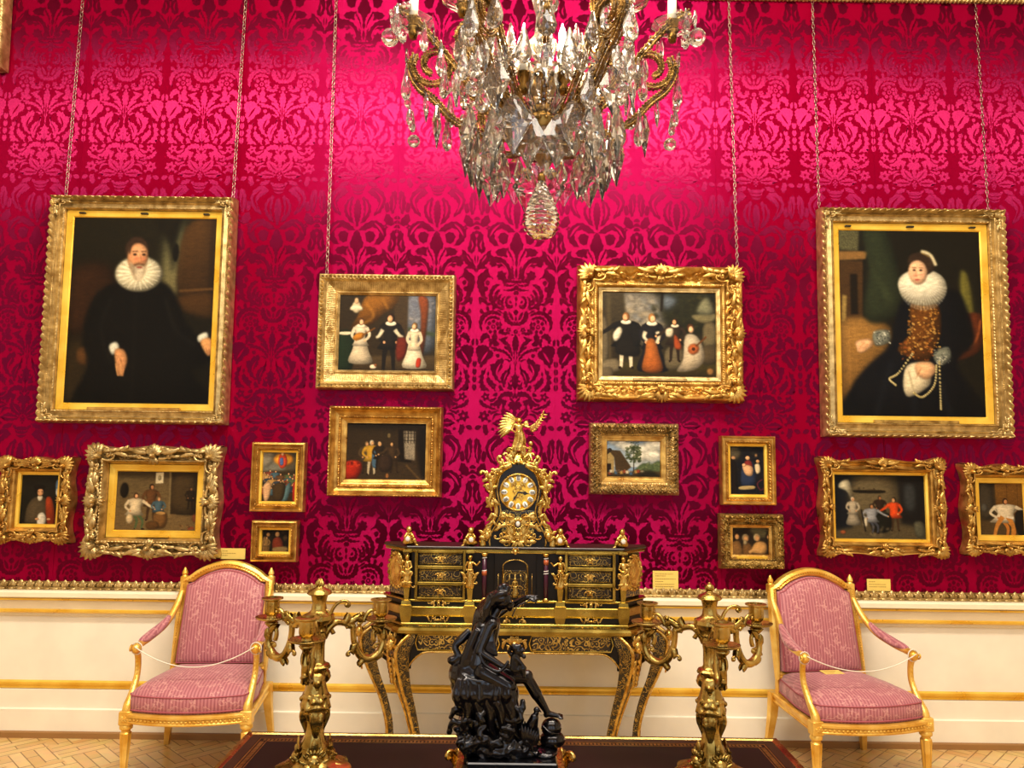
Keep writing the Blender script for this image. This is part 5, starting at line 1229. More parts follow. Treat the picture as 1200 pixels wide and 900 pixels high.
t.rotation_euler = (0.04, 0, 0.135)
mb = MB(); mb.box(-.055, .055, -.04, .04, 0, .002); mb.build('card', M['card'], t, False)
mb = MB()
for k in range(3): mb.box(-.04, .03-.015*k, .02-.018*k, .024-.018*k, .0015, .0024)
mb.build('print', M['card_ink'], t, False)

# ================================================================== tortoiseshell and brass marquetry
def boulle(name, scale, share, dark='#150d08', gold=('#8f7434', '#cdb05e')):
    m, nt, b = newmat(name); v = texco(nt)
    ab = nt.nodes.new('ShaderNodeVectorMath'); ab.operation = 'ABSOLUTE'; L(nt, v, ab.inputs[0])
    nz = N(nt, 'ShaderNodeTexNoise', Scale=scale*0.5, Detail=1.0); L(nt, ab.outputs[0], nz.inputs['Vector'])
    mx = N(nt, 'ShaderNodeMix', data_type='VECTOR'); mx.inputs['Factor'].default_value = 2.2/scale; L(nt, ab.outputs[0], mx.inputs[4]); L(nt, nz.outputs['Color'], mx.inputs[5])
    vo = N(nt, 'ShaderNodeTexVoronoi', Scale=scale); vo.inputs['Randomness'].default_value = 0.75; L(nt, mx.outputs[1], vo.inputs['Vector'])
    a = N(nt, 'ShaderNodeMath', operation='MULTIPLY'); a.inputs[1].default_value = 17.0; L(nt, vo.outputs['Distance'], a.inputs[0])
    s_ = N(nt, 'ShaderNodeMath', operation='SINE'); L(nt, a.outputs[0], s_.inputs[0])
    r = ramp(nt, s_.outputs[0], [(1-share-.04, (0, 0, 0, 1)), (1-share+.04, (1, 1, 1, 1))])
    n2 = N(nt, 'ShaderNodeTexNoise', Scale=30.0); L(nt, v, n2.inputs['Vector'])
    rg = ramp(nt, n2.outputs['Fac'], [(.35, hx(gold[0])), (.65, hx(gold[1]))])
    m2 = N(nt, 'ShaderNodeMix', data_type='RGBA'); L(nt, r.outputs[0], m2.inputs['Factor']); m2.inputs[6].default_value = hx(dark); L(nt, rg.outputs[0], m2.inputs[7])
    L(nt, m2.outputs[2], b.inputs['Base Color']); L(nt, r.outputs[0], b.inputs['Metallic'])
    setp(b, Roughness=0.28); b.inputs['Coat Weight'].default_value = 0.3
    return m
M['boulle'] = boulle('brass_marquetry', 34, .60, '#1c110a', ('#a5863c', '#e0c46c'))
M['boulle_dark'] = boulle('dark_brass_marquetry', 40, .34)
M['boulle_fine'] = boulle('fine_brass_marquetry', 52, .45, '#120b07', ('#7d6630', '#c4a75a'))
def foliage(mb, w, h, n, seed, size=.02, rise=.008, sym=True):
    """cast leafwork filling a w x h field in the current relief plane"""
    r = random.Random(seed)
    for k in range(n):
        x, y = r.uniform(.02, .5)*w, r.uniform(-.5, .5)*h; a = r.uniform(-PI, PI); ln = size*r.uniform(.7, 1.5); bd = r.uniform(-1.6, 1.6)
        for sg in ((1, -1) if sym else (1,)):
            aa = a if sg > 0 else PI-a
            if k % 3 == 2: mb.scroll(sg*x, y, aa, ln*1.1, 1.1, size*.13, 1 if sg > 0 else -1)
            else: mb.leaf(sg*x, y, aa, ln*1.3, ln*.55, rise, bd*sg, 0, 6, 2)
        if k % 4 == 0:
            for sg in ((1, -1) if sym else (1,)): mb.ell((sg*x*.8, y*.9, rise*.5), (size*.18, size*.18, rise*.8), None, 7, 5)
def little_head(mb, x, y, z, r):
    """a cast mask: face with brow, nose, cheeks, hair and wings of leaves (relief plane, outward +z)"""
    mb.ell((x, y, z), (r*.8, r, r*.7), None, 10, 8); mb.ell((x, y-.1*r, z+r*.66), (r*.15, r*.3, r*.22), None, 6, 5)
    for s_ in (-1, 1):
        mb.ell((x+s_*r*.4, y-.22*r, z+r*.4), (r*.26, r*.24, r*.22), None, 6, 5); mb.ell((x+s_*r*.34, y+.26*r, z+r*.5), (r*.26, r*.09, r*.14), None, 6, 4)
        for q in range(3): mb.leaf(x+s_*r*.5, y+(.6-.5*q)*r, (PI/2-s_*(.5+.5*q)) , r*1.3, r*.5, r*.3, s_*.8, 0, 6)
    mb.ell((x, y-.5*r, z+r*.5), (r*.3, r*.1, r*.14), None, 6, 4); mb.ell((x, y-.78*r, z+r*.4), (r*.3, r*.2, r*.2), None, 6, 5)
    for q in range(-2, 3): mb.leaf(x+q*r*.2, y+.7*r, PI/2-q*.35, r*.9, r*.4, r*.4, 0, z, 5)
def standing_figure(mb, h, kind='putto', face=1, wings=False, arm_up=0, robe=True):
    """small cast bronze figure, feet at the origin, facing -y"""
    k = h
    mb.ell((0, -.01*k, .90*k), (.062*k, .066*k, .08*k), None, 10, 8); mb.ell((0, .012*k, .925*k), (.072*k, .072*k, .07*k), None, 10, 8); mb.ell((0, .05*k, .95*k), .035*k, None, 8, 6)
    mb.ell((0, -.078*k, .89*k), (.012*k, .016*k, .018*k), None, 6, 5)
    mb.capsule((0, 0, .80*k), (0, 0, .86*k), .032*k, .03*k, 8)
    mb.capsule((0, .005*k, .72*k), (.01*k, 0, .54*k), .085*k, .075*k, 12); mb.capsule((-.09*k, 0, .765*k), (.09*k, 0, .765*k), .042*k, .042*k, 8)
    if robe:
        mb.loft([[((.085+.07*t+.012*math.cos(7*a+3*t))*k*math.cos(a)+.02*k*math.sin(4*t), (.075+.05*t+.012*math.cos(7*a+3*t))*k*math.sin(a), (.58-.56*t)*k) for a in [2*PI*j/28 for j in range(28)]] for t in [i/8 for i in range(9)]])
    else:
        for s_ in (-1, 1): mb.capsule((s_*.04*k, 0, .52*k), (s_*.06*k, -.03*k, .27*k), .058*k, .04*k, 8); mb.capsule((s_*.06*k, -.03*k, .27*k), (s_*.055*k, .01*k, .04*k), .04*k, .024*k, 8); mb.capsule((s_*.055*k, .01*k, .025*k), (s_*.06*k, -.06*k, .015*k), .022*k, .016*k, 6)
    for s_ in (-1, 1):
        if arm_up == s_: e = (s_*.21*k, -.03*k, .70*k); hnd = (s_*.31*k, -.07*k, .80*k)
        else: e = (s_*.15*k, -.01*k, .62*k); hnd = (s_*.09*k, -.10*k, .55*k)
        mb.capsule((s_*.10*k, 0, .76*k), e, .034*k, .027*k, 8); mb.capsule(e, hnd, .027*k, .02*k, 8); mb.ell(hnd, .024*k, None, 7, 5)
    return mb
def add_wing(mb, base, d, ln, n=7):
    """feathered wing"""
    for q in range(n):
        a = d+(-.9+.16*q)*(1 if math.cos(d) > 0 else -1)
        mb.leaf(base[0], base[1], a, ln*(1-.06*abs(q-2)), ln*.20, ln*.05, 0, 0, 7)

# ================================================================== writing desk
DX = P(603, 738, -.72).x
zq = lambda py, Y: P(603, py, Y).z
ZT = zq(736.5, -.72)
def make_desk():
    t = thing('writing_desk', 'dark marquetry desk with gilt edges and cabriole legs against the panelling', 'desk', (DX, -.38, 0))
    oy = .38; F = -.72+oy
    plan = [(-.562, F), (.562, F), (.60, F+.04), (.745, F+.30), (.80, F+.66), (-.80, F+.66), (-.745, F+.30), (-.60, F+.04)]
    mb = MB()
    def slab(s0, z): return [(x*s0 if abs(x) > .3 else x, y if y > F+.5 else y-(s0-1)*.5, z) for x, y in plan]
    mb.loft([slab(1, ZT-.034), slab(1.012, ZT-.028), slab(1.016, ZT-.014), slab(1.006, ZT-.002), slab(.98, ZT)], True, True, True)
    mb.build('desk_top', M['brass'], t, False)
    mb = MB(); mb.loft([slab(.965, ZT-.001), slab(.965, ZT+.0015)]); mb.build('top_inlay', M['boulle_dark'], t, False)
    zb = zq(766, -.70); ztop = ZT-.034
    # apron: front with arched kneehole, canted ends
    mb = MB(); n = 40; xs = np.linspace(-.53, .53, n+1)
    def low(x):
        u = abs(x)/.53; return zb-(max(0, u-.80)/.20)**2*.085
    for i in range(n):
        x0, x1 = xs[i], xs[i+1]
        mb.add([(x0, F+.03, low(x0)), (x1, F+.03, low(x1)), (x1, F+.03, ztop), (x0, F+.03, ztop), (x0, F+.06, low(x0)), (x1, F+.06, low(x1)), (x1, F+.06, ztop), (x0, F+.06, ztop)], [(0,1,2,3),(7,6,5,4),(0,4,5,1),(3,2,6,7)])
    for sx in (-1, 1):
        q = [(sx*.53, F+.03), (sx*.585, F+.06), (sx*.71, F+.30), (sx*.75, F+.62)]
        for (xa, ya), (xb, yb) in zip(q, q[1:]):
            mb.add([(xa, ya, zb-.085), (xb, yb, zb-.085), (xb, yb, ztop), (xa, ya, ztop), (xa*.96, ya+.02, zb-.085), (xb*.96, yb+.02, zb-.085), (xb*.96, yb+.02, ztop), (xa*.96, ya+.02, ztop)], [(0,1,2,3),(3,2,1,0),(7,6,5,4),(0,4,5,1)])
    mb.build('apron', M['ebony'], t, False)
    for sx in (-1, 1):
        x0, x1 = (.085, .475); mb = MB(); mb.box(min(sx*x0, sx*x1), max(sx*x0, sx*x1), F+.022, F+.034, zb+.014, ztop-.008, .003); pn = mb.build('apron_panel', M['boulle'], t, False)
        mb = MB(); e = [(sx*x0, zb+.012), (sx*(x0-.012), (zb+ztop)/2), (sx*x0, ztop-.006), (sx*x1, ztop-.006), (sx*(x1+.012), (zb+ztop)/2), (sx*x1, zb+.012), (sx*x0, zb+.012)]
        mb.tube([(x, F+.022, z) for x, z in e], .0045, 6); mb.build('panel_border', M['brass'], pn)
        mb = MB(); mb.tube([(sx*x, F+.026, low(x)+.002) for x in np.linspace(0.0, .53, 30)], .0055, 6); mb.build('apron_edge', M['ormolu'], t)
        mb = MB(); q = [(sx*.585, F+.05), (sx*.72, F+.295)]
        mb.M = frame_at(((q[0][0]+q[1][0])/2, (q[0][1]+q[1][1])/2-.008, (zb+ztop)/2-.03), (q[1][0]-q[0][0], q[1][1]-q[0][1], 0), (sx*.89, -.45, 0))
        mb.tube([(-.11, -.06, .004), (-.125, 0, .004), (-.11, .06, .004), (.11, .06, .004), (.125, 0, .004), (.11, -.06, .004), (0, -.035, .004), (-.11, -.06, .004)], .005, 6)
        foliage(mb, .2, .08, 9, 5, .025, .008); mb.build('end_mount', M['ormolu'], t)
    mb = MB(); mb.M = frame_at((0, F+.022, (zb+ztop)/2-.006)); little_head(mb, 0, 0, .012, .024); foliage(mb, .14, .075, 8, 9, .026, .008); mb.build('centre_mount', M['ormolu'], t)
    # cabriole legs
    def leg(px0, py0, dirx, diry, top, bulge, foot):
        path = crv([(0, 0, top), (bulge, 0, top-.055), (bulge*1.12, 0, top-.13), (bulge*.72, 0, top-.25), (bulge*.02, 0, top-.40), (-foot*.55, 0, top-.55), (-foot*.45, 0, .06), (-foot*.1, 0, .012)], 6)
        ws = tap([.052, .050, .043, .031, .023, .019, .020, .028], len(path)); d = Vector((dirx, diry, 0)).normalized(); s_ = Vector((-d.y, d.x, 0)); o = Vector((px0, py0, 0))
        rings = []; e1 = []; e2 = []
        for p, w in zip(path, ws):
            c = o+d*p.x+Vector((0, 0, p.z)); rings.append([tuple(c+d*(w*.8*a)+s_*(w*b)) for a, b in ((1,-.8),(1.15,0),(1,.8),(-1,1),(-1,-1))])
            e1.append(c+d*(w*.82)+s_*(w*.86)); e2.append(c+d*(w*.82)-s_*(w*.86))
        mb = MB(); mb.loft(rings, True, True, True); lg = mb.build('leg', M['boulle_fine'], t, False)
        mb = MB()
        for e in (e1, e2): mb.tube(e, tap([.010, .009, .007, .006], len(e)), 6)
        mb.build('leg_edging', M['ormolu'], lg)
        c = o+d*(path[9].x+ws[9]*.8); mb = MB(); z0 = path[9].z
        mb.M = frame_at((c.x, c.y, z0+.03), (s_.x, s_.y, 0), d); little_head(mb, 0, .01, .006, .031)
        mb.M = frame_at((c.x, c.y, z0-.05), (s_.x, s_.y, 0), (d.x, d.y, -.15))
        for q in range(5):
            for sg in (1, -1): mb.leaf(sg*.008, .03-.026*q, -PI/2+sg*(.9-.1*q), .055-.006*q, .022, .014, -sg*.9, 0, 6, 2)
        mb.build('mask_mount', M['ormolu'], lg)
        c = o+d*path[-1].x; mb = MB(); mb.M = frame_at((c.x+d.x*.024, c.y+d.y*.024, .03), (s_.x, s_.y, 0), d)
        mb.leaf(0, -.03, PI/2, .10, .06, .012, 0, 0, 7, 2); mb.scroll(.012, -.012, 0, .03, 1, .005, 1); mb.scroll(-.012, -.012, PI, .03, 1, .005, -1); mb.build('foot_mount', M['ormolu'], lg)
    for sx in (-1, 1):
        leg(sx*.505, F+.075, sx*.80, -.60, ztop, .070, .06)
        leg(sx*.68, F+.33, sx*.95, -.30, ztop-.0, .085, .06)
    return t
make_desk()

# ================================================================== cabinet on the desk
CY = -.655
zc = lambda py: P(603, py, CY).z
xc = lambda px, py=680: P(px, py, CY).x-DX
CT = zc(641)
def make_cabinet():
    t = thing('desk_cabinet', 'dark marquetry cabinet of drawers with gilt figures standing on the desk', 'cabinet', (DX, CY, ZT+.0015))
    b0 = ZT+.0015; Z = lambda py: zc(py)-b0
    hw = .525; ztop = CT-b0; zb = Z(703)
    def plan(f, side, back): return [(-f, 0), (f, 0), (side, back), (side, .20), (-side, .20), (-side, back)]
    def slab(mb, grow, z0, z1, bev=.003):
        p = [(x*(1+grow/.55) , y-grow if y < .18 else y) for x, y in plan(hw, .66, .17)]
        mb.loft([[(x, y, z0) for x, y in p], [(x*1.004, y-.002 if y < .18 else y, z0+bev) for x, y in p], [(x*1.004, y-.002 if y < .18 else y, z1-bev) for x, y in p], [(x, y, z1) for x, y in p]], True, True, True)
    mb = MB(); slab(mb, -.01, zb, ztop-.03); mb.build('case', M['ebony'], t, False)
    mb = MB(); slab(mb, .012, ztop-.030, ztop-.012); mb.build('cornice', M['brass'], t, False)
    mb = MB(); slab(mb, .018, ztop-.012, ztop); mb.build('cabinet_top', M['dark_wood'], t, False)
    # stepped base: brass and black bands
    mb = MB(); slab(mb, .016, zb-.010, zb); slab(mb, .026, Z(721), Z(711)); slab(mb, .020, Z(722.5), Z(721)); slab(mb, .036, 0.0, Z(729.5)); mb.build('base_band', M['brass'], t, False)
    mb = MB(); slab(mb, .006, Z(711), zb-.010); slab(mb, .012, Z(729.5), Z(722.5)); mb.build('base_plinth', M['ebony'], t, False)
    for k, cx in enumerate((xc(515), 0.0, -xc(515))):
        if k == 1: continue
        for py in (706.5, 725.5):
            mb = MB(); mb.M = frame_at((cx, -.034 if py > 715 else -.022, Z(py))); foliage(mb, .09, .016, 9, 3+int(py), .012, .006); mb.ell((0, 0, .004), (.008, .006, .006), None, 8, 5); mb.build('base_mount', M['ormolu'], t)
    for py in (706.5, 725.5):
        mb = MB(); mb.M = frame_at((0, -.034 if py > 715 else -.022, Z(py))); foliage(mb, .10, .016, 9, 13+int(py), .012, .006); mb.build('base_mount', M['ormolu'], t)
    # drawers
    x0, x1 = xc(490.5), xc(541.5)
    for sx in (-1, 1):
        a, b = (x0, x1) if sx < 0 else (-x1, -x0)
        mb = MB()
        for z0, z1 in ((Z(649), Z(646)), (Z(667.5), Z(663.5)), (Z(686.5), Z(682.5)), (Z(703), Z(700.5))): mb.box(a-.004, b+.004, -.022, 0, z0, z1, .002)
        for xx in (a-.018, b+.004): mb.box(xx, xx+.014, -.020, 0, Z(703), Z(646), .002)
        mb.build('drawer_surround', M['brass'], t, False)
        for py0, py1 in ((662.5, 649.5), (681.7, 668.3), (700.3, 687.3)):
            mb = MB(); mb.box(a+.003, b-.003, -.012, 0, Z(py0), Z(py1), .002); dr = mb.build('drawer', M['boulle_dark'], t, False)
            mb = MB(); z0, z1 = Z(py0)+.005, Z(py1)-.005
            mb.tube([(a+.010, -.0125, z0), (b-.010, -.0125, z0), (b-.010, -.0125, z1), (a+.010, -.0125, z1), (a+.010, -.0125, z0)], .0016, 5); mb.build('drawer_line', M['brass'], dr)
            mb = MB(); mb.M = frame_at(((a+b)/2, -.014, (z0+z1)/2)); little_head(mb, 0, 0, .006, .010); foliage(mb, .035, .018, 4, 21, .012, .005); mb.build('drawer_mask', M['ormolu'], dr)
    # middle door with arch and small figure between jasper columns
    mb = MB(); w = .105; mb.box(-w, w, -.010, 0, Z(703), Z(648), .002); door = mb.build('middle_door', M['ebony'], t, False)
    mb = MB(); aw = .062; zs = Z(664)
    mb.tube([(-aw, -.012, Z(700)), (-aw, -.012, zs)]+[(-aw*math.cos(a), -.012, zs+.035*math.sin(a)) for a in np.linspace(0, PI, 14)]+[(aw, -.012, zs), (aw, -.012, Z(700))], .003, 6)
    for q in range(-3, 4): mb.tube([(q*.028, -.012, Z(700)), (q*.028, -.012, Z(672))], .0012, 5)
    mb.build('arch', M['old_bronze'], door)
    mb = MB(); mb.box(-.055, .055, -.0125, -.009, Z(700), Z(668), .001); mb.build('arch_panel', M['boulle_dark'], door, False)
    mb = MB(); mb.M = Matrix.Translation((0, -.018, Z(699))); standing_figure(mb, .095, robe=True); mb.build('door_figure', M['old_bronze'], door)
    mb = MB(); mb.M = frame_at((0, -.03, Z(646))); little_head(mb, 0, 0, .006, .013); mb.build('mask', M['ormolu'], t)
    for sx in (-1, 1):
        cx = sx*abs(xc(568)-xc(604)); mb = MB(); z0, z1 = Z(703), Z(648)
        mb.lathe([(.016, 0), (.016, .006), (.012, .010), (.012, .014)], 16, (cx, -.02, z0)); mb.lathe([(.012, -.016), (.016, -.012), (.017, -.004), (.017, 0)], 16, (cx, -.02, z1)); mb.build('column_mount', M['ormolu'], t)
        mb = MB(); mb.lathe([(.0105, .012), (.011, (z1-z0)*.5), (.010, z1-z0-.014)], 16, (cx, -.02, z0)); col = mb.build('column', M['plum'], t)
        mb = MB()
        for q in range(4):
            zz = Z(652)-.012*q-(0 if q < 2 else .05); mb.tube([(cx+.0112*math.cos(a), -.02+.0112*math.sin(a), zz+.004*a/PI) for a in np.linspace(PI, 2*PI, 10)], .002, 5)
        mb.build('column_spiral', M['white_enamel'], col)
        mb = MB(); mb.lathe([(.0118, -.012), (.0135, 0), (.0118, .012)], 14, (cx, -.02, Z(671) if sx < 0 else Z(658))); mb.build('jasper_band', M['jasper'], col)
    # terms with figures on tapering pedestals
    for sx, px in ((-1, 478), (-1, 551.5), (1, 551.5), (1, 478)):
        cx = sx*abs(xc(px)-xc(604)); yy = -.022
        mb = MB(); zt = Z(648); z0 = Z(704)
        mb.loft([[(cx+a*r, yy+b*r*.7, z) for a, b in ((-1,-1),(1,-1),(1,1),(-1,1))] for z, r in ((Z(732), .018), (Z(722), .027), (Z(712), .030), (Z(709), .030), (Z(708.5), .024), (z0, .022), (z0+.004, .010), (Z(690), .015), (Z(676), .017))]); mb.build('term_pedestal', M['brass'], t, False)
        mb = MB(); mb.M = Matrix.Translation((cx, yy-.008, Z(689))) @ Matrix.Rotation(sx*.25, 4, 'Z'); standing_figure(mb, .165, arm_up=-sx if px == 551.5 else sx, robe=True)
        mb.M = frame_at((cx, yy-.022, Z(676))); foliage(mb, .05, .07, 7, int(px), .022, .01); mb.build('term_figure', M['ormolu'], t)
        mb = MB(); mb.box(cx-.022, cx+.022, yy-.016, 0, Z(648), Z(645), .002); mb.build('term_cap', M['brass'], t, False)
        # seated child with medallion on the top
        mb = MB(); dr = 1 if px == 478 else -1; dd = sx*-dr
        base = Vector((cx, .012, ztop)); K = .086
        q = lambda x, y, z: base+Vector((x*K*dd, y*K, z*K))
        mb.ell(q(0, .1, .20), (.036, .030, .018), None, 10, 6); mb.capsule(q(-.05, .1, .32), q(.05, 0, .66), .019, .017, 10); mb.ell(q(.02, -.1, .92), (.0145, .0155, .017), None, 10, 8); mb.ell(q(-.02, 0, .99), (.014, .014, .012), None, 8, 6)
        mb.capsule(q(.05, -.05, .30), q(.34, -.12, .34), .012, .009, 8); mb.capsule(q(.34, -.12, .34), q(.44, -.1, .06), .009, .006, 8); mb.capsule(q(.44, -.12, .05), q(.54, -.15, .03), .006, .004, 6)
        mb.capsule(q(-.05, .1, .30), q(.20, .12, .42), .012, .009, 8); mb.capsule(q(.20, .12, .42), q(.26, .1, .06), .009, .006, 8)
        mb.capsule(q(.12, -.05, .70), q(.30, -.15, .50), .008, .006, 8); mb.capsule(q(.30, -.15, .50), q(.10, -.32, .44), .006, .005, 8); mb.capsule(q(-.1, 0, .70), q(-.24, -.12, .50), .008, .006, 8); mb.capsule(q(-.24, -.12, .50), q(-.12, -.3, .40), .006, .005, 8)
        for w_ in (-1, 1): mb.leaf(0, 0, 0, .001, .001, .001) if False else None
        fg = mb.build('seated_child', M['ormolu'], t)
        mb = MB(); c = q(-.02, -.36, .40); mb.M = Matrix.Translation(c) @ Matrix.Rotation(PI/2, 4, 'X'); mb.lathe([(.001, .004), (.016, .003), (.0185, 0), (.0185, -.004), (.001, -.004)], 18); mb.build('medallion_rim', M['ormolu'], fg)
        mb = MB(); mb.M = Matrix.Translation(c+Vector((0, -.0035, 0))) @ Matrix.Rotation(PI/2, 4, 'X'); mb.lathe([(.001, .003), (.009, .0022), (.0125, 0), (.001, -.001)], 16); mb.build('medallion', M['cameo'], fg)
    # canted ends: marquetry and a large cartouche held by a figure
    for sx in (-1, 1):
        p0, p1 = Vector((sx*hw*.985, .008, 0)), Vector((sx*.655, .165, 0)); d = (p1-p0).normalized(); nrm = Vector((sx*abs(d.y), -abs(d.x), 0)); mid = (p0+p1)/2
        mb = MB(); mb.M = frame_at((mid.x+nrm.x*.004, mid.y+nrm.y*.004, (zb+ztop-.03)/2), d if sx > 0 else -d, nrm); hh = (ztop-.03-zb)/2-.008
        mb.box(-.085, .085, -hh, hh, 0, .006, .002); mb.build('end_panel', M['boulle_dark'], t, False)
        mb = MB(); mb.M = frame_at((mid.x+nrm.x*.008+sx*.012, mid.y+nrm.y*.008, Z(672)), d if sx > 0 else -d, nrm)
        out = [(.060*math.cos(a)*(1+.06*math.cos(6*a)), .080*math.sin(a)*(1+.05*math.cos(5*a))) for a in [2*PI*k/40 for k in range(40)]]
        mb.loft([[(x*s_, y*s_, z) for x, y in out] for s_, z in ((1, 0), (1, .008), (.92, .014), (.80, .009), (.4, .014), (.02, .016))])
        for k in range(18):
            a = 2*PI*k/18; mb.leaf(.058*math.cos(a), .078*math.sin(a), a+.9, .032, .016, .014, .9, .004, 6, 2)
        foliage(mb, .04, .06, 4, 8, .018, .006); mb.build('cartouche', M['ormolu'], t)
    return t
make_cabinet()

# ================================================================== mantel clock
KY = -.56
def make_clock():
    d = KY-CAM.y; s = d/900.0/5.0          # metres per pixel of the close study
    cx = P(606.4, 641, KY).x; t = thing('mantel_clock', 'gilt and dark mantel clock crowned by a winged figure on the cabinet', 'clock', (cx, KY, CT))
    Z = lambda y: (806-y)*s
    prof = [(806, 196), (770, 200), (735, 190), (700, 165), (660, 140), (620, 124), (585, 126), (540, 140), (490, 150), (450, 146), (410, 130), (380, 104), (358, 70), (345, 40)]
    zs = [Z(y) for y, _ in prof]; ws = [w*s for _, w in prof]
    pp = [(p.x, p.z) for p in crv([(w, 0, z) for w, z in zip(ws, zs)], 4)]
    mb = MB(); dep = .075
    rings = []
    for w, z in pp: rings.append([(-w, -dep*.9, z), (-w*.9, -dep, z), (w*.9, -dep, z), (w, -dep*.9, z), (w, dep, z), (-w, dep, z)])
    mb.loft(rings, True, True, True); mb.build('case', M['ebony'], t, False)
    # fascia below the dial and side marquetry bands
    mb = MB(); mb.box(-.085, .085, -dep-.004, -dep, Z(790), Z(600), .002); mb.build('fascia', M['boulle_dark'], t, False)
    for sx in (-1, 1):
        mb = MB(); e = [(sx*w*1.0, -dep*.93, z) for w, z in pp]
        mb.tube(e, tap([.020, .017, .013, .012, .017, .022, .020, .014], len(e)), 10)
        mb.tube([(x*.80, y-.006, z) for x, y, z in e[:-8]], .005, 6)
        mb.build('side_moulding', M['ormolu'], t)
        P0 = lambda x, y: frame_at((sx*x*s, -dep-.010, Z(y)), (sx, 0, 0), (0, -1, 0)) if sx > 0 else frame_at((sx*x*s, -dep-.010, Z(y)))
        an_ = lambda a: a if sx > 0 else PI-a
        for (x, y, a, ln, w, h) in ((175, 770, 1.6, .055, .03, .018), (165, 760, 1.2, .05, .025, .016), (190, 745, 2.0, .05, .022, .016), (150, 470, 1.3, .06, .03, .02), (165, 500, 2.2, .055, .025, .018), (140, 540, -1.2, .06, .026, .016), (165, 430, .9, .05, .026, .018), (120, 400, 1.9, .06, .026, .018), (95, 370, 2.5, .055, .024, .016), (150, 620, -1.4, .05, .018, .012), (140, 660, -1.0, .05, .018, .012)):
            mb = MB(); mb.M = P0(x, y); mb.leaf(0, 0, an_(a), ln, w, h, .9*sx, 0, 7, 2); mb.leaf(0, 0, an_(a-.9), ln*.8, w*.9, h*.9, -.9*sx, 0, 7, 2); mb.ell((0, 0, h*.3), (w*.25, w*.25, h*.5), None, 7, 5); mb.build('leaf_mount', M['ormolu'], t)
        for (x, y, a, sz, h) in ((160, 450, 1.2, .06, 1), (175, 530, -1.4, .05, -1), (176, 765, 2.6, .04, -1), (150, 395, 2.2, .05, 1), (185, 400, 1.0, .03, -1)):
            mb = MB(); mb.M = P0(x, y); mb.scroll(0, 0, an_(a), sz, 1.2, .008, h*sx); mb.build('scroll_mount', M['ormolu'], t)
        mb = MB(); mb.M = P0(172, 745); mb.ell((0, 0, .012), (.016, .022, .014), None, 10, 8); mb.build('shell_mount', M['ormolu'], t)
        mb = MB(); mb.M = Matrix.Translation((sx*.145, -dep*.5, 0)); mb.lathe([(.012, -.0), (.02, .006), (.018, .014)], 12); mb.build('foot', M['ormolu'], t)
        # reclining side figures on the shoulders
        mb = MB(); B = Vector((sx*150*s, -dep-.012, Z(480))); q = lambda x, y, z: B+Vector((sx*x, y, z))
        mb.capsule(q(0, 0, -.02), q(.006, -.004, .035), .014, .012, 8); mb.ell(q(.012, -.012, .062), (.0105, .011, .013), None, 8, 6); mb.ell(q(.014, -.004, .068), (.012, .012, .010), None, 8, 6); mb.capsule(q(0, -.004, -.02), q(.014, -.014, -.065), .012, .008, 8); mb.capsule(q(.014, -.014, -.065), q(.0, -.008, -.11), .008, .005, 8); mb.capsule(q(.006, -.004, .035), q(-.014, -.014, .055), .007, .005, 7); mb.capsule(q(-.014, -.014, .055), q(-.018, -.014, .085), .005, .004, 7)
        mb.build('shoulder_figure', M['ormolu'], t)
    # dial
    zc_ = Z(500); R = 98*s; yd = -dep-.016
    def disc_m(): return Matrix.Translation((0, yd, zc_)) @ Matrix.Rotation(PI/2, 4, 'X')
    mb = MB(); mb.M = disc_m(); mb.lathe([(R*.97, -.004), (R*1.06, 0), (R*1.10, .008), (R*1.03, .014), (R*.98, .010), (R*.975, 0)], 48, cap=False); mb.build('bezel', M['ormolu'], t)
    mb = MB(); mb.M = disc_m(); mb.lathe([(R*1.05, -.018), (R*.99, 0), (R*.66, .002), (R*.60, .001), (.0001, .003)], 48); dial = mb.build('dial', M['gilt_bright'], t)
    mb = MB(); mb.M = frame_at((0, yd-.004, zc_)); foliage(mb, R*.85, R*.85, 12, 4, .016, .003); mb.build('dial_relief', M['ormolu'], dial)
    num = ['XII', 'I', 'II', 'III', 'IIII', 'V', 'VI', 'VII', 'VIII', 'IX', 'X', 'XI']
    for k in range(12):
        a = PI/2-2*PI*k/12; c = (R*.82*math.cos(a), R*.82*math.sin(a)); rot = a-PI/2
        Mk = frame_at((0, yd-.003, zc_)) @ Matrix.Translation((c[0], c[1], 0)) @ Matrix.Rotation(rot, 4, 'Z')
        mb = MB(); mb.M = Mk; o = [(R*.140*math.cos(b)*(1-.12*math.sin(b)), R*.190*math.sin(b)) for b in [2*PI*j/20 for j in range(20)]]
        mb.loft([[(x*q, y*q, z) for x, y in o] for q, z in ((1, 0), (1, .0022), (.94, .0032), (.02, .0034))]); pl = mb.build('numeral_plaque', M['white_enamel'], dial)
        mb = MB(); mb.M = Mk; tx = num[k]; cw = R*.056; hgt = R*.125; x = -cw*(len(tx)-1)/2*(1 if len(tx) > 1 else 1)
        def bar(xa, ya, xb, yb, w):
            dx, dy = xb-xa, yb-ya; l = math.hypot(dx, dy); nx, ny = -dy/l*w/2, dx/l*w/2
            mb.add([(xa+nx, ya+ny, .0042), (xa-nx, ya-ny, .0042), (xb-nx, yb-ny, .0042), (xb+nx, yb+ny, .0042)], [(0, 1, 2, 3)])
        if k in (4, 7, 8): cw *= .82; x = -cw*(len(tx)-1)/2
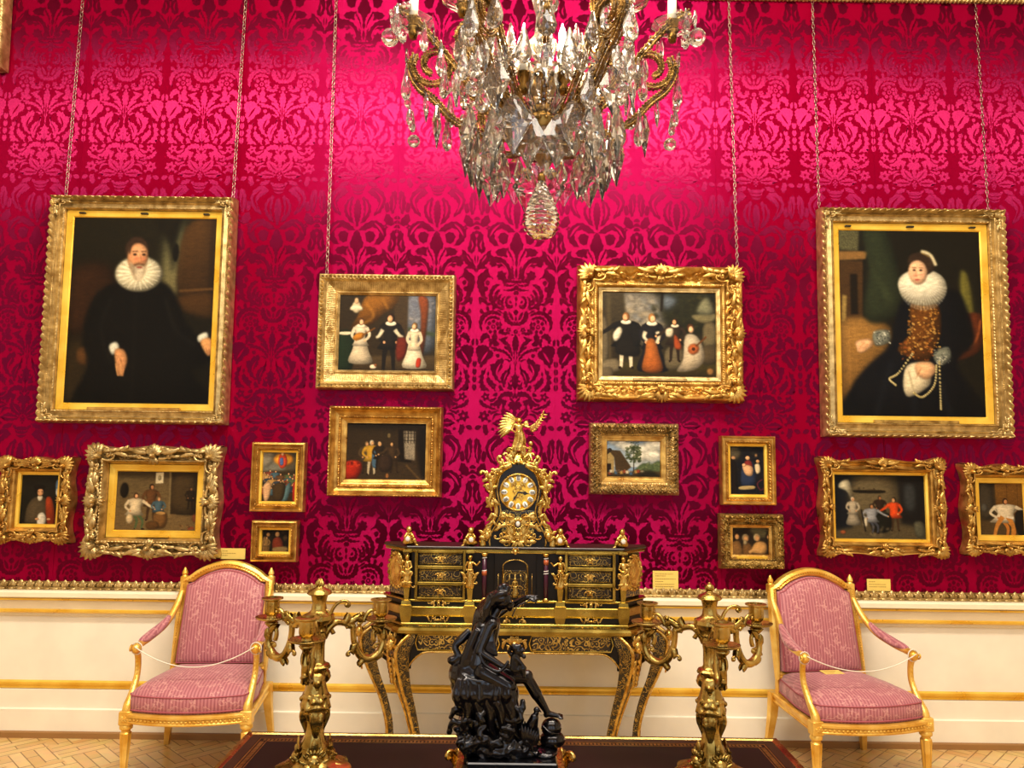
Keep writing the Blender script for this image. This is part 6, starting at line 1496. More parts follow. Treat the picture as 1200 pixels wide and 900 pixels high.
        for chh in tx:
            if chh == 'I': bar(x, -hgt, x, hgt, cw*.52)
            if chh == 'V': bar(x-cw*.42, hgt, x, -hgt, cw*.5); bar(x+cw*.42, hgt, x, -hgt, cw*.28)
            if chh == 'X': bar(x-cw*.42, hgt, x+cw*.42, -hgt, cw*.5); bar(x+cw*.42, hgt, x-cw*.42, -hgt, cw*.28)
            x += cw
        mb.build('numeral', M['ink'], pl, False)
    for nm, ang, ln, w in (('hour_hand', math.radians(-8), R*.66, R*.20), ('minute_hand', math.radians(238), R*.66, R*.12)):
        mb = MB(); mb.M = frame_at((0, yd-.0125 if nm == 'hour_hand' else yd-.0145, zc_)) @ Matrix.Rotation(ang, 4, 'Z')
        o = [(-ln*.14, 0), (0, w*.28), (ln*.42, w*.22), (ln*.58, w*.62), (ln*.74, w*.25), (ln, 0), (ln*.74, -w*.25), (ln*.58, -w*.62), (ln*.42, -w*.22), (0, -w*.28)]
        mb.loft([[(x, y, z) for x, y in o] for z in (0, .0015)]); mb.build(nm, M['ink'], t, False)
    mb = MB(); mb.M = frame_at((0, yd-.010, zc_)); mb.ell((0, 0, 0), (.006, .006, .006), None, 10, 6); mb.build('hand_boss', M['ormolu'], t)
    # relief below the dial
    mb = MB(); mb.M = frame_at((0, -dep-.006, Z(715))); foliage(mb, 210*s, 150*s, 26, 31, .032, .016)
    for sg in (1, -1):
        mb.scroll(sg*.02, -.02, PI/2-sg*.9, .10, 1.2, .007, sg); mb.scroll(sg*.015, -.06, PI/2-sg*1.3, .07, 1.2, .006, sg)
        for q in range(6): mb.leaf(sg*.01, -.06+.012*q, PI/2-sg*(1.2-.12*q), .07, .02, .014, sg*.8, 0, 7, 2)
    for k in range(12):
        a = 2*PI*k/12; mb.leaf(.014*math.cos(a), .03+.017*math.sin(a), a, .016, .010, .012, 0, .004, 5)
    mb.build('garland', M['ormolu'], t)
    mb = MB(); mb.M = frame_at((0, -dep-.014, Z(678))); mb.ell((0, 0, .004), (.011, .014, .006), None, 12, 6); mb.build('cameo', M['cameo'], t)
    
    # cresting: scrolls, shell, ball
    mb = MB()
    for sg in (1, -1):
        for (x, y, a, sz, r, hd) in ((20, 345, .35, .085, .010, -1), (30, 300, 1.2, .06, .008, 1), (70, 350, .1, .06, .009, 1), (18, 270, .9, .045, .006, -1), (55, 315, 1.5, .04, .006, -1)):
            mb.M = frame_at((sg*x*s, -.035, Z(y)), (sg, 0, 0), (0, -1, 0)) if sg > 0 else frame_at((sg*x*s, -.035, Z(y)))
            mb.scroll(0, 0, a if sg > 0 else PI-a, sz, 1.2, r, hd*sg)
            for q in range(2): mb.leaf(0, 0, (a+.5*q) if sg > 0 else PI-(a+.5*q), sz*.8, .02, .014, .8*sg, 0, 7, 2)
    mb.M = Matrix.Translation((0, -.03, Z(330))); mb.ell((0, 0, 0), (.018, .018, .018), None, 12, 8)
    mb.M = Matrix.Identity(4); mb.loft([[(w*a, b*.035, z) for a, b in ((-1,-1),(1,-1),(1,1),(-1,1))] for w, z in ((.085, Z(352)), (.060, Z(325)), (.040, Z(290)), (.030, Z(268)))])
    mb.build('cresting', M['ormolu'], t)
    # winged figure with palm branch, and a child
    H = Z(66)-Z(268); mb = MB(); mb.M = Matrix.Translation((0, -.02, Z(270))) @ Matrix.Rotation(.15, 4, 'Z') @ Matrix.Diagonal((1.45, 1.4, 1.0, 1.0)); standing_figure(mb, H, arm_up=1, robe=True)
    fig = sculpt('winged_figure', mb, M['ormolu'], t, .0028, 2)
    mb = MB(); mb.M = frame_at((-.012, .004, Z(130))); 
    for q in range(9): mb.leaf(-.003*q, .034-.005*q, PI*.74+.17*q, .088-.003*abs(q-5), .022, .010, .35, .0012*q, 7)
    mb.build('wing', M['ormolu'], fig)
    mb = MB(); mb.M = frame_at((.02, .004, Z(130)))
    for q in range(4): mb.leaf(.003*q, .015-.004*q, .75-.13*q, .034-.003*q, .014, .006, -.2, .0005*q, 6)
    mb.build('wing', M['ormolu'], fig)
    mb = MB(); mb.M = frame_at((70*s, -.035, Z(150)))
    for q in range(8):
        x, y = .009*q, .008*q+.0006*q*q
        mb.leaf(x, y, .75+.9, .022, .009, .006, -.5, 0, 5); mb.leaf(x, y, .75-.9, .022, .009, .006, .5, 0, 5)
    mb.tube([(0, 0, .002), (.03, .027, .002), (.066, .088, .002)], .003, 6); mb.build('palm_branch', M['ormolu'], fig)
    mb = MB(); B = Vector((.052, -.03, Z(285))); q = lambda x, y, z: B+Vector((x, y, z))
    mb.capsule(q(0, 0, 0), q(.008, 0, .032), .013, .011, 8); mb.ell(q(.01, -.006, .056), (.012, .012, .0135), None, 8, 6); mb.capsule(q(-.004, -.006, -.002), q(-.022, -.016, -.018), .010, .007, 8); mb.capsule(q(-.022, -.016, -.018), q(-.012, -.014, -.05), .007, .005, 8); mb.capsule(q(.008, 0, .03), q(-.018, -.012, .036), .006, .005, 8); mb.capsule(q(.006, -.004, -.002), q(.016, -.018, -.03), .010, .006, 8)
    mb.build('child_figure', M['ormolu'], t)
    mb = MB(); B = Vector((-.048, -.028, Z(262))); mb.ell(B, (.013, .012, .012), None, 8, 6); mb.ell(B+Vector((.012, -.004, -.016)), (.014, .012, .02), None, 8, 6); mb.capsule(B+Vector((.006, 0, -.02)), B+Vector((-.012, -.01, -.03)), .008, .005, 7); mb.build('globe_and_drapery', M['ormolu'], t)
    return t
make_clock()

# ================================================================== writing table in the foreground
TZ = .78
def make_table():
    Yb = CAM.y+2.41; xl, xr = P(290, 858, Yb).x, P(911, 862, Yb).x; cx = (xl+xr)/2; W = xr-xl; D = .78
    t = thing('writing_table', 'long table with dark leather top and brass rim in front of the statue', 'table', (cx, Yb-D/2, 0))
    mb = MB(); mb.box(-W/2+.03, W/2-.03, -D/2+.03, D/2-.03, TZ-.035, TZ-.004, .004); mb.build('table_board', M['dark_wood'], t, False)
    mb = MB(); o = [(-W/2, -D/2), (W/2, -D/2), (W/2, D/2), (-W/2, D/2)]
    pr = [(0, -.030), (-.004, -.020), (0, -.006), (.006, 0), (.018, .001), (.024, -.003), (.028, -.004), (.028, -.034)]
    mb.loft([[(x-(1 if x > 0 else -1)*d, y-(1 if y > 0 else -1)*d, TZ+z) for x, y in o] for d, z in pr], True, False, False); mb.build('rim', M['brass_rim'], t, False)
    mb = MB(); mb.loft([[(x-(1 if x > 0 else -1)*d, y-(1 if y > 0 else -1)*d, TZ+z) for x, y in o] for d, z in ((.027, -.006), (.027, -.001), (.056, -.001), (.056, -.006))], True, False, False)
    # veneer border, then tooled line, then leather
    mb.build('veneer_border', M['dark_wood'], t, False)
    mb = MB(); mb.box(-W/2+.055, W/2-.055, -D/2+.055, D/2-.055, TZ-.006, TZ-.0005); mb.build('leather', M['leather'], t, False)
    mb = MB()
    for d0, d1 in ((.058, .062), (.082, .085)):
        mb.loft([[(x-(1 if x > 0 else -1)*d, y-(1 if y > 0 else -1)*d, TZ+z) for x, y in o] for d, z in ((d0, -.001), (d0, .0002), (d1, .0002), (d1, -.001))], True, False, False)
    n = int(W/.012)
    for i in range(n):
        x = -W/2+.07+(W-.14)*(i+.5)/n
        for y in (-D/2+.072, D/2-.072): mb.box(x-.0035, x+.0035, y-.006, y+.006, TZ-.001, TZ+.0002)
    n = int(D/.012)
    for i in range(n):
        y = -D/2+.085+(D-.17)*(i+.5)/n
        for x in (-W/2+.072, W/2-.072): mb.box(x-.006, x+.006, y-.0035, y+.0035, TZ-.001, TZ+.0002)
    mb.build('gilt_tooling', M['tooling'], t, False)
    mb = MB(); mb.box(-W/2+.07, W/2-.07, -D/2+.07, D/2-.07, TZ-.14, TZ-.034, .006); mb.build('apron', M['ebony'], t, False)
    for sx in (-1, 1):
        for sy in (-1, 1):
            mb = MB(); p = crv([(sx*(W/2-.10), sy*(D/2-.10), TZ-.05), (sx*(W/2-.06), sy*(D/2-.06), TZ-.16), (sx*(W/2-.09), sy*(D/2-.09), TZ-.40), (sx*(W/2-.11), sy*(D/2-.11), .15), (sx*(W/2-.07), sy*(D/2-.07), .02)], 6)
            mb.tube(p, tap([.04, .045, .03, .02, .028], len(p)), 8); lg = mb.build('leg', M['ebony'], t)
            mb = MB(); q = p[6]; mb.M = frame_at((q.x+sx*.03, q.y+sy*.03, q.z), (-sy, sx, 0), (sx, sy, 0)); little_head(mb, 0, 0, .01, .035); mb.build('leg_mount', M['ormolu'], lg)
    return t
M['brass_rim'] = metal('table_brass', '#8d7440', '#c9ad68', .25, 12, .05, 50)
M['tooling'] = metal('gold_tooling', '#8a6a34', '#b9965a', .4, 60, 0)
m, nt, b = newmat('dark_leather'); v = texco(nt); n_ = N(nt, 'ShaderNodeTexNoise', Scale=3.0, Detail=4.0); L(nt, v, n_.inputs['Vector']); r_ = ramp(nt, n_.outputs['Fac'], [(.35, hx('#0e0708')), (.65, hx('#190c0f'))]); L(nt, r_.outputs[0], b.inputs['Base Color'])
n_ = N(nt, 'ShaderNodeTexVoronoi', Scale=500.0); L(nt, v, n_.inputs['Vector']); bp = N(nt, 'ShaderNodeBump', Strength=.15, Distance=.0006); L(nt, n_.outputs['Distance'], bp.inputs['Height']); L(nt, bp.outputs['Normal'], b.inputs['Normal']); setp(b, Roughness=.45); b.inputs['Specular IOR Level'].default_value = .18; M['leather'] = m
make_table()
# ================================================================== bronze group, its plinth, the candelabra
SY = CAM.y+2.05
def make_plinth():
    c = P(600, 880, SY); t = thing('gilt_plinth', 'low gilt stand with corner volutes under the dark bronze statue', 'plinth', (c.x-.004, SY, TZ))
    mb = MB(); prof = [(.150, 0), (.150, .010), (.142, .016), (.132, .026), (.130, .040), (.136, .048), (.136, .058), (.128, .062), (.122, .062)]
    mb.loft([[(a*r, b*(r-.022), z) for a, b in ((-1,-1),(1,-1),(1,1),(-1,1))] for r, z in prof]); mb.build('stand', M['ormolu'], t, False)
    mb = MB(); w = .133
    for k in range(26):
        x = -w+2*w*(k+.5)/26
        mb.ell((x, -.116, .053), (.0044, .004, .0044), None, 6, 5)
    mb.build('beading', M['gilt_pale'], t)
    mb = MB(); mb.loft([[(a*r, b*(r-.02), z) for a, b in ((-1,-1),(1,-1),(1,1),(-1,1))] for r, z in ((.118, .062), (.118, .066), (.114, .067))]); mb.build('stand_top', M['ebony'], t, False)
    for sx in (-1, 1):
        for sy in (-1, 1):
            mb = MB(); mb.M = frame_at((sx*.142, sy*.100, .018), (-sy, sx, 0), (sx*.8, sy*.6, 0)); mb.scroll(0, -.012, PI/2, .05, 1.2, .009, 1); mb.scroll(0, -.012, PI/2, .05, 1.2, .009, -1)
            for q in (-1, 0, 1): mb.leaf(0, -.014, PI/2+q*.6, .045, .018, .014, 0, 0, 6)
            mb.build('corner_volute', M['ormolu'], t)
    return TZ+.067
PT = make_plinth()
def make_statue():
    k = .5535e-3*1.95/1.95
    cx = P(600, 880, SY).x
    t = thing('bronze_statue', 'dark bronze statue of a seated woman with outstretched arm on gilt stand', 'statue', (cx, SY, PT))
    s = P(602, 780, SY).x-P(502, 780, SY).x; s = s/391.5       # metres per pixel of the close study
    Zb = 852.0
    def q(x, y, d=0.0): return Vector(((x-392)*s, -d, (Zb-y)*s*0.945))   # d: towards the viewer, metres
    D = M['dark_bronze']
    mb = MB(); mb.box(-.112, .112, -.088, .088, 0, .016, .003); mb.build('slab', D, t, False)
    # rocks and clouds under the figure
    r = random.Random(11); mb = MB()
    for (x, y, d, rx, ry, rz) in ((250, 790, .0, .060, .060, .030), (330, 800, .02, .06, .05, .022), (430, 810, .0, .06, .06, .018), (220, 700, -.01, .045, .05, .045), (300, 680, .0, .05, .05, .05), (200, 620, -.02, .032, .04, .045), (270, 590, -.02, .05, .045, .055), (380, 740, -.01, .045, .05, .032), (540, 815, .01, .035, .05, .012), (350, 620, -.03, .03, .035, .06)):
        mb.ell(q(x, y, d), (rx, ry, rz), None, 12, 8)
    for i in range(70):
        a = r.uniform(0, 1); x = r.uniform(165, 420); y = 785-195*r.random()**1.1; a0 = r.uniform(0, 6.28); l_ = r.uniform(.012, .034); c_ = q(x, y, .040+r.uniform(-.015, .018)); mb.tube(crv([c_, c_+Vector((l_*math.cos(a0), -.006, l_*math.sin(a0))), c_+Vector((l_*1.3*math.cos(a0+.9), -.002, l_*1.3*math.sin(a0+.9)))], 4), tap([.006, .009, .0065], 9), 7)
    for (x, y, rad) in ((230, 770, .026), (300, 740, .022), (190, 720, .020), (350, 780, .018), (255, 690, .018), (200, 800, .018), (420, 800, .018)):
        mb.M = frame_at(q(x, y, .050)); mb.scroll(0, 0, r.uniform(0, 6), rad*2.2, 1.3, .0065, 1 if i % 2 else -1); mb.M = Matrix.Identity(4)
    sculpt('rock', mb, D, t, .0032, 3, (.005, .012))
    # body: one continuous figure (torso, head, arms, legs)
    mb = MB()
    mb.capsule(q(255, 430, 0), q(262, 330, 0), .030, .028, 14); mb.capsule(q(262, 330, 0), q(285, 235, 0), .029, .027, 14); mb.capsule(q(262, 230, -.022), q(296, 222, .026), .016, .016, 10)
    mb.capsule(q(292, 210, .002), q(318, 165, .002), .012, .0105, 10)
    hd = q(344, 120, .004); mb.ell(hd, (.0215, .0185, .0245), Euler((0, .35, 0)), 14, 10)
    mb.ell(q(372, 140, .004), (.011, .012, .013), None, 10, 8); mb.ell(q(386, 133, .004), (.0055, .0042, .0062), None, 8, 6); mb.ell(q(374, 163, .004), (.007, .007, .005), None, 8, 6); mb.ell(q(382, 152, .004), (.005, .006, .003), None, 8, 5)
    for dd in (-.006, .014): mb.ell(q(378, 122, dd), (.005, .005, .003), None, 8, 5)
    mb.ell(q(340, 128, .020), (.004, .003, .006), None, 8, 6)
    # far arm stretched out past the face
    mb.capsule(q(282, 222, -.024), q(352, 172, -.034), .0125, .0105, 10); mb.capsule(q(352, 172, -.034), q(455, 106, -.012), .0105, .0072, 10)
    mb.ell(q(470, 104, -.010), (.0085, .006, .0065), None, 10, 8)
    for j, (dx, dy) in enumerate(((30, -6), (33, 2), (31, 10), (25, 17))):
        a = q(474, 100+5*j, -.010+.0035*j); b = q(474+dx*.6, 100+5*j+dy*.4, -.010+.0035*j); c = q(474+dx, 104+6*j+dy, -.008+.0035*j); mb.capsule(a, b, .0024, .0022, 7); mb.capsule(b, c, .0022, .0017, 7)
    mb.capsule(q(464, 112, -.004), q(478, 124, .002), .0025, .002, 7); mb.capsule(q(478, 124, .002), q(490, 124, .003), .002, .0016, 7)
    # near arm bent down across the lap
    mb.capsule(q(285, 230, .030), q(240, 345, .044), .0135, .0110, 10); mb.capsule(q(240, 345, .044), q(345, 408, .052), .0112, .0075, 10)
    mb.ell(q(360, 408, .052), (.009, .006, .0065), None, 10, 8)
    for j in range(4):
        a = q(366, 400+5*j, .053); b = q(382, 398+6*j, .056); c = q(390, 408+6*j, .052); mb.capsule(a, b, .0024, .0022, 7); mb.capsule(b, c, .0022, .0017, 7)
    mb.capsule(q(358, 400, .055), q(372, 390, .058), .0025, .0018, 7)
    # legs: the bare far leg reaches forward, the near one bends under the drapery
    mb.capsule(q(262, 450, .01), q(355, 465, .010), .031, .0255, 14); mb.capsule(q(355, 465, .010), q(452, 480, .004), .0255, .0165, 14); mb.ell(q(456, 476, .004), (.017, .015, .017), None, 10, 8)
    mb.capsule(q(458, 488, .004), q(500, 560, .002), .0155, .0155, 12); mb.capsule(q(500, 560, .002), q(552, 646, .0), .0145, .0080, 12); mb.capsule(q(550, 650, 0), q(606, 662, .0), .0085, .0055, 10); mb.ell(q(546, 656, 0), (.008, .008, .008), None, 8, 6)
    for j in range(5): mb.capsule(q(604, 656+3*j, -.008+.004*j), q(622, 662+2*j, -.009+.0045*j), .0028, .0022, 6)
    mb.capsule(q(262, 450, .03), q(372, 505, .040), .029, .022, 14); mb.capsule(q(372, 505, .040), q(368, 640, .045), .020, .013, 12)
    sculpt('figure', mb, D, t, .0022, 3)
    # hair: waves, topknot and locks down the back
    mb = MB(); mb.ell(q(326, 104, .004), (.028, .023, .021), None, 12, 8); mb.ell(q(290, 120, .004), (.018, .02, .022), None, 10, 8)
    for i in range(7):
        a = i/6; mb.tube(crv([q(362-8*i, 84+2*i, .016-.006*i), q(330-4*i, 82+6*i, .020-.006*i), q(292, 110+10*i, .016-.005*i), q(284-8*a, 160+10*i, .010)], 4), tap([.006, .0085, .0085, .006], 13), 6)
    for (x, y) in ((330, 62), (346, 52), (360, 62), (344, 72)): mb.ell(q(x, y, .004), (.0105, .011, .0105), None, 8, 6)
    for i in range(6): mb.tube(crv([q(292, 110, .012-.006*i), q(268-4*i, 150, .016-.007*i), q(262-8*i, 200, .014-.006*i), q(236-6*i, 250+6*i, .008-.003*i)], 5), tap([.009, .011, .010, .006], 16), 6)
    sculpt('hair', mb, D, t, .0022, 1)
    # drapery over lap, shoulder and stool
    mb = MB(); 
    mb.capsule(q(190, 560, 0), q(360, 560, .0), .045, .035, 14); mb.capsule(q(170, 470, .0), q(330, 490, .01), .042, .036, 14); mb.capsule(q(205, 430, -.01), q(215, 320, -.02), .030, .022, 12); mb.capsule(q(232, 420, .004), q(256, 262, .0), .036, .029, 14); mb.ell(q(250, 610, .0), (.06, .05, .035), None, 14, 10)
    for i in range(11):
        x = 150+22*i; mb.tube(crv([q(x+14*math.sin(i), 465, .046), q(x-10*math.cos(i*1.7), 530, .058), q(x+16*math.sin(i*2.3), 580, .054), q(x+14+14*(i % 3), 630, .040)], 5), tap([.005, .010+.003*(i % 2), .009, .004], 16), 7)
    mb.tube(crv([q(150, 448, .03), q(210, 474, .052), q(330, 480, .05)], 6), .0055, 7); mb.tube(crv([q(240, 350, .052), q(270, 400, .06), q(330, 425, .062), q(372, 380, .055)], 6), .0045, 7)
    mb.tube(crv([q(190, 270, -.01), q(150, 310, 0), q(124, 340, .005), q(140, 380, .01), q(112, 405, .01)], 6), tap([.010, .012, .009, .009, .012], 25), 8); mb.ell(q(112, 402, .01), (.013, .012, .011), None, 8, 6)
    mb.tube(crv([q(230, 250, .022), q(205, 310, .02), q(180, 390, .02), q(165, 460, .02)], 6), tap([.010, .014, .016, .012], 19), 8)
    mb.tube(crv([q(120, 430, 0), q(140, 520, .0), q(160, 600, 0), q(160, 660, .0)], 6), tap([.010, .02, .02, .02], 19), 8); mb.tube(crv([q(380, 500, .045), q(395, 580, .05), q(408, 660, .045), q(425, 720, .03)], 6), tap([.012, .014, .012, .008], 19), 8)
    for i in range(5): mb.tube(crv([q(276+5*i, 240, .028), q(268+8*i, 300, .030), q(270+12*i, 370, .034)], 5), tap([.003, .006, .004], 11), 6)
    for i, (x0, x1) in enumerate(((175, 190), (215, 250), (262, 300), (305, 352), (345, 400))): mb.tube(crv([q(x0, 470, .044), q(x0+6, 545, .050), q((x0+x1)/2+10, 620, .052), q(x1, 690+14*(i % 2), .050), q(x1+22, 742, .046)], 5), tap([.012, .016, .013, .010, .005], 21), 8)
    sculpt('drapery', mb, D, t, .0026, 2)
    # child held on the lap
    mb = MB(); mb.capsule(q(400, 420, .05), q(402, 370, .05), .015, .013, 10); mb.ell(q(412, 335, .05), (.0135, .013, .015), None, 12, 8); mb.ell(q(404, 322, .05), (.013, .013, .011), None, 10, 8)
    mb.capsule(q(405, 365, .058), q(430, 392, .06), .007, .005, 8); mb.capsule(q(430, 392, .06), q(446, 412, .058), .005, .0045, 8); mb.capsule(q(395, 368, .04), q(372, 345, .045), .007, .005, 8); mb.capsule(q(372, 345, .045), q(380, 318, .05), .005, .004, 8)
    mb.capsule(q(402, 430, .05), q(436, 412, .06), .010, .008, 8); mb.capsule(q(436, 412, .06), q(440, 450, .06), .008, .005, 8)
    for (x, y) in ((420, 312), (434, 330), (426, 350), (392, 310), (440, 360)): mb.ell(q(x, y, .055), .006, None, 7, 5)
    sculpt('child', mb, D, t, .0022, 2)
    # bird standing by the foot
    mb = MB(); mb.capsule(q(470, 720, .03), q(490, 650, .035), .020, .011, 12); mb.capsule(q(490, 650, .035), q(500, 622, .035), .008, .0065, 10); mb.ell(q(500, 614, .035), (.0085, .007, .0075), None, 10, 8); mb.capsule(q(508, 612, .035), q(520, 624, .035), .0035, .001, 6)
    for w_ in (-1, 1):
        mb.M = frame_at(q(470, 740, .036+w_*.018), (1, 0, 0), (0, -1, 0))
        for i in range(7): mb.leaf(-.010+.004*i, -.012, PI/2+.30-.08*i, .050-.003*i, .014, .007, -.2, 0, 6); mb.leaf(-.010+.004*i, -.012, PI/2+.30-.08*i, .050-.003*i, .014, -.003, -.2, 0, 6)
        mb.M = Matrix.Identity(4)
    for w_ in (-1, 1): mb.capsule(q(478, 740, .03+w_*.010), q(482, 800, .032+w_*.012), .0055, .0035, 7); mb.capsule(q(482, 802, .032+w_*.012), q(500, 806, .036+w_*.012), .0035, .002, 6)
    mb.build('bird', D, t)
    mb = MB(); mb.ell(q(570, 715, 0), (.027, .025, .024), None, 16, 10); mb.tube(crv([q(528, 700, .012), q(560, 722, .026), q(600, 735, .014)], 5), .0035, 6); mb.ell(q(575, 770, 0), (.034, .03, .022), None, 12, 8); mb.build('globe', D, t)
    mb = MB(); mb.tube(crv([q(478, 116, .0), q(440, 128, .004), q(404, 150, .008), q(386, 192, .01)], 5), .0018, 6); mb.build('cord', D, t)
    return t
make_statue()

def make_candelabrum(pb, ptop, mirror, label, flame):
    Y = CAM.y+2.135; b = P(pb[0], pb[1], Y); t = thing('candelabrum', label, 'candelabrum', (b.x, Y, TZ), 0, 'gilt bronze candelabra')
    top = P(ptop[0], ptop[1], Y).z-TZ
    k = top/880.0; B = M['old_bronze']; mx = -1 if mirror else 1
    Z = lambda y: (905-y)*k
    def lat(name, rows, n=24, parent=t, flute=0, fa=0, fr=None):
        mb = MB(); mb.lathe([(r*k, Z(y)) for r, y in rows], n, (0, 0, 0), True, flute, fa, fr); return mb.build(name, B, parent, True, None, 40)
    lat('foot', [(150, 905), (150, 897), (138, 890), (120, 884), (98, 878), (84, 868), (70, 855), (66, 820), (62, 800)], 32, t, 8, .05, (0, 5))
    mb = MB()
    for j in range(4):
        a = PI/4+j*PI/2-.5; n = Vector((math.cos(a), math.sin(a), 0)); mb.M = frame_at(n*(60*k)+Vector((0, 0, Z(848))), (-n.y, n.x, 0), n); little_head(mb, 0, 0, .004, 34*k)
        mb.scroll(22*k, -30*k, PI/2, 70*k, 1.1, 9*k, 1); mb.scroll(-22*k, -30*k, PI/2, 70*k, 1.1, 9*k, -1)
        mb.leaf(0, 36*k, PI/2, 60*k, 34*k, 12*k, 0, 0, 7, 2)
    for j in range(8):
        a = 2*PI*j/8; mb.M = frame_at((105*k*math.cos(a), 105*k*math.sin(a), Z(884)), (-math.sin(a), math.cos(a), 0), (math.cos(a)*.3, math.sin(a)*.3, 1)); mb.leaf(0, -20*k, PI/2, 55*k, 40*k, 12*k, 0, 0, 6)
    mb.build('foot_masks', B, t)
    lat('shaft', [(60, 805), (54, 790), (42, 760), (34, 720), (33, 690), (44, 660), (50, 640), (50, 560), (40, 520), (34, 480), (36, 455), (46, 442), (48, 430), (36, 420), (30, 410), (29, 340), (33, 310), (36, 290), (30, 275)], 28, t, 8, .05, (1, 4))
    # three term figures back to back around the shaft
    mb = MB()
    for j in range(3):
        a = 2*PI*j/3-PI/2+.35*mx; n = Vector((math.cos(a), math.sin(a), 0)); s_ = Vector((-n.y, n.x, 0)); c = lambda o, y, l=0: n*(o*k)+s_*(l*k)+Vector((0, 0, Z(y)))
        mb.capsule(c(26, 650), c(30, 575), 32*k, 30*k, 10); mb.capsule(c(28, 572, -26), c(28, 572, 26), 20*k, 20*k, 8); mb.capsule(c(28, 560), c(34, 530), 14*k, 13*k, 8); mb.ell(c(40, 492), (27*k, 27*k, 32*k), None, 10, 8); mb.ell(c(68, 497), (7*k, 7*k, 9*k), None, 6, 5); mb.ell(c(30, 478), (34*k, 34*k, 28*k), None, 10, 8)
        for w_ in (-1, 1): mb.ell(c(54, 586, w_*15), 13*k, None, 8, 6); mb.capsule(c(28, 575, w_*32), c(38, 625, w_*40), 12*k, 10*k, 8); mb.capsule(c(38, 625, w_*40), c(58, 612, w_*8), 10*k, 8*k, 8)
        for w_ in (-1, 0, 1): mb.tube(crv([c(50, 640, w_*20), c(50, 680, w_*16), c(38, 730, w_*9), c(34, 770, w_*6)], 4), tap([10*k, 12*k, 7*k, 4*k], 13), 6)
    sculpt('term_figures', mb, B, t, .0024, 2)
    lat('collar', [(38, 452), (50, 446), (54, 436), (48, 426), (34, 420)], 24, t, 10, .08, (1, 3))
    # covered vase on top
    lat('vase', [(30, 280), (40, 268), (34, 256), (30, 250), (52, 236), (66, 214), (62, 196), (40, 184), (32, 172), (28, 140), (34, 108), (40, 100)], 28, t, 12, .05, (4, 7))
    lat('vase_lid', [(46, 100), (52, 94), (46, 82), (30, 72), (18, 66), (14, 60)], 24)
    mb = MB()
    if flame:
        for j in range(7):
            a = 2*PI*j/7; mb.tube(crv([(9*k*math.cos(a), 9*k*math.sin(a), Z(64)), (13*k*math.cos(a+.6), 13*k*math.sin(a+.6), Z(48)), (6*k*math.cos(a+1.4), 6*k*math.sin(a+1.4), Z(26))], 4), tap([6*k, 7*k, 1*k], 9), 6)
    else: mb.ell((0, 0, Z(44)), (20*k, 20*k, 19*k), None, 14, 10); mb.ell((0, 0, Z(24)), (7*k, 7*k, 6*k), None, 8, 6); mb.lathe([(12*k, Z(66)), (9*k, Z(60))], 12)
    mb.build('finial', B, t)
    mb = MB()
    for s_ in (-1, 1):
        mb.M = frame_at((s_*50*k, 0, Z(195)), (s_, 0, 0), (0, -1, 0)); mb.scroll(0, 0, PI/2-.2, 90*k, 1.1, 8*k, -s_); mb.scroll(0, 0, PI/2+.5, 50*k, 1.0, 6*k, s_)
    mb.build('vase_handles', B, t)
    # three scrolling branches with drip pans and sockets
    t.scale = (1.15, 1.15, 1.0)
    for az in (math.radians(30), math.radians(150), math.radians(275)):
        a = az if not mirror else PI-az; u = Vector((math.cos(a), math.sin(a), 0)); s_ = Vector((-u.y, u.x, 0)); p = lambda r, y, l=0: u*(r*k)+s_*(l*k)+Vector((0, 0, Z(y)))
        mb = MB()
        mb.tube(crv([p(24, 310), p(40, 270), p(72, 240), p(110, 246), p(140, 268)], 6), tap([14*k, 17*k, 17*k, 15*k, 13*k], 25), 9)
        mb.tube(crv([p(118, 268), p(148, 262), p(152, 300), p(160, 350), p(186, 410), p(226, 432), p(268, 410), p(288, 360), p(282, 316), p(268, 300)], 6), tap([10*k, 14*k, 13*k, 14*k, 18*k, 20*k, 18*k, 15*k, 14*k, 11*k], 55), 10)
        Mr = frame_at(p(0, 0), u, -s_)                              # relief plane containing the branch
        for (x, y, an, sz, r_, hd) in ((66, 292, 2.0, 62, 10, 1), (196, 250, 1.4, 64, 10, -1), (170, 262, .5, 50, 9, 1), (250, 350, 2.0, 60, 10, -1), (300, 400, 1.9, 50, 8, 1), (175, 400, 2.4, 40, 8, 1)):
            mb.M = Mr @ Matrix.Translation((x*k, Z(y)-Z(0)+0, 0)); mb.scroll(0, 0, an, sz*k*1.15, 1.15, r_*k, hd, -r_*k*.5)
        for (x, y, an, ln) in ((110, 250, .9, 55), (130, 246, .3, 60), (190, 245, 2.4, 50), (166, 350, -2.2, 55), (210, 425, -2.6, 50), (240, 432, .1, 55), (286, 350, 1.2, 60), (270, 315, 1.9, 55)):
            for w_ in (-1, 1): mb.M = Mr @ Matrix.Translation((x*k, Z(y)-Z(0), w_*9*k)); mb.leaf(0, 0, an, ln*k, 30*k, w_*12*k, .9, 0, 7, 2)
        mb.M = Matrix.Identity(4); br = mb.build('branch', B, t)
        c = p(275, 0); c.z = 0; e = Z(262)
        mb = MB(); mb.lathe([(10*k, e-.052*0-34*k), (16*k, e-26*k), (26*k, e-14*k), (30*k, e-6*k), (18*k, e), (16*k, e+10*k)], 18, c); mb.build('cup', B, br)
        mb = MB(); mb.lathe([(14*k, e+2*k), (40*k, e+6*k), (66*k, e+16*k), (70*k, e+24*k), (66*k, e+24*k), (40*k, e+14*k), (12*k, e+12*k)], 32, c); mb.build('drip_pan', M['ormolu'] if False else B, br)
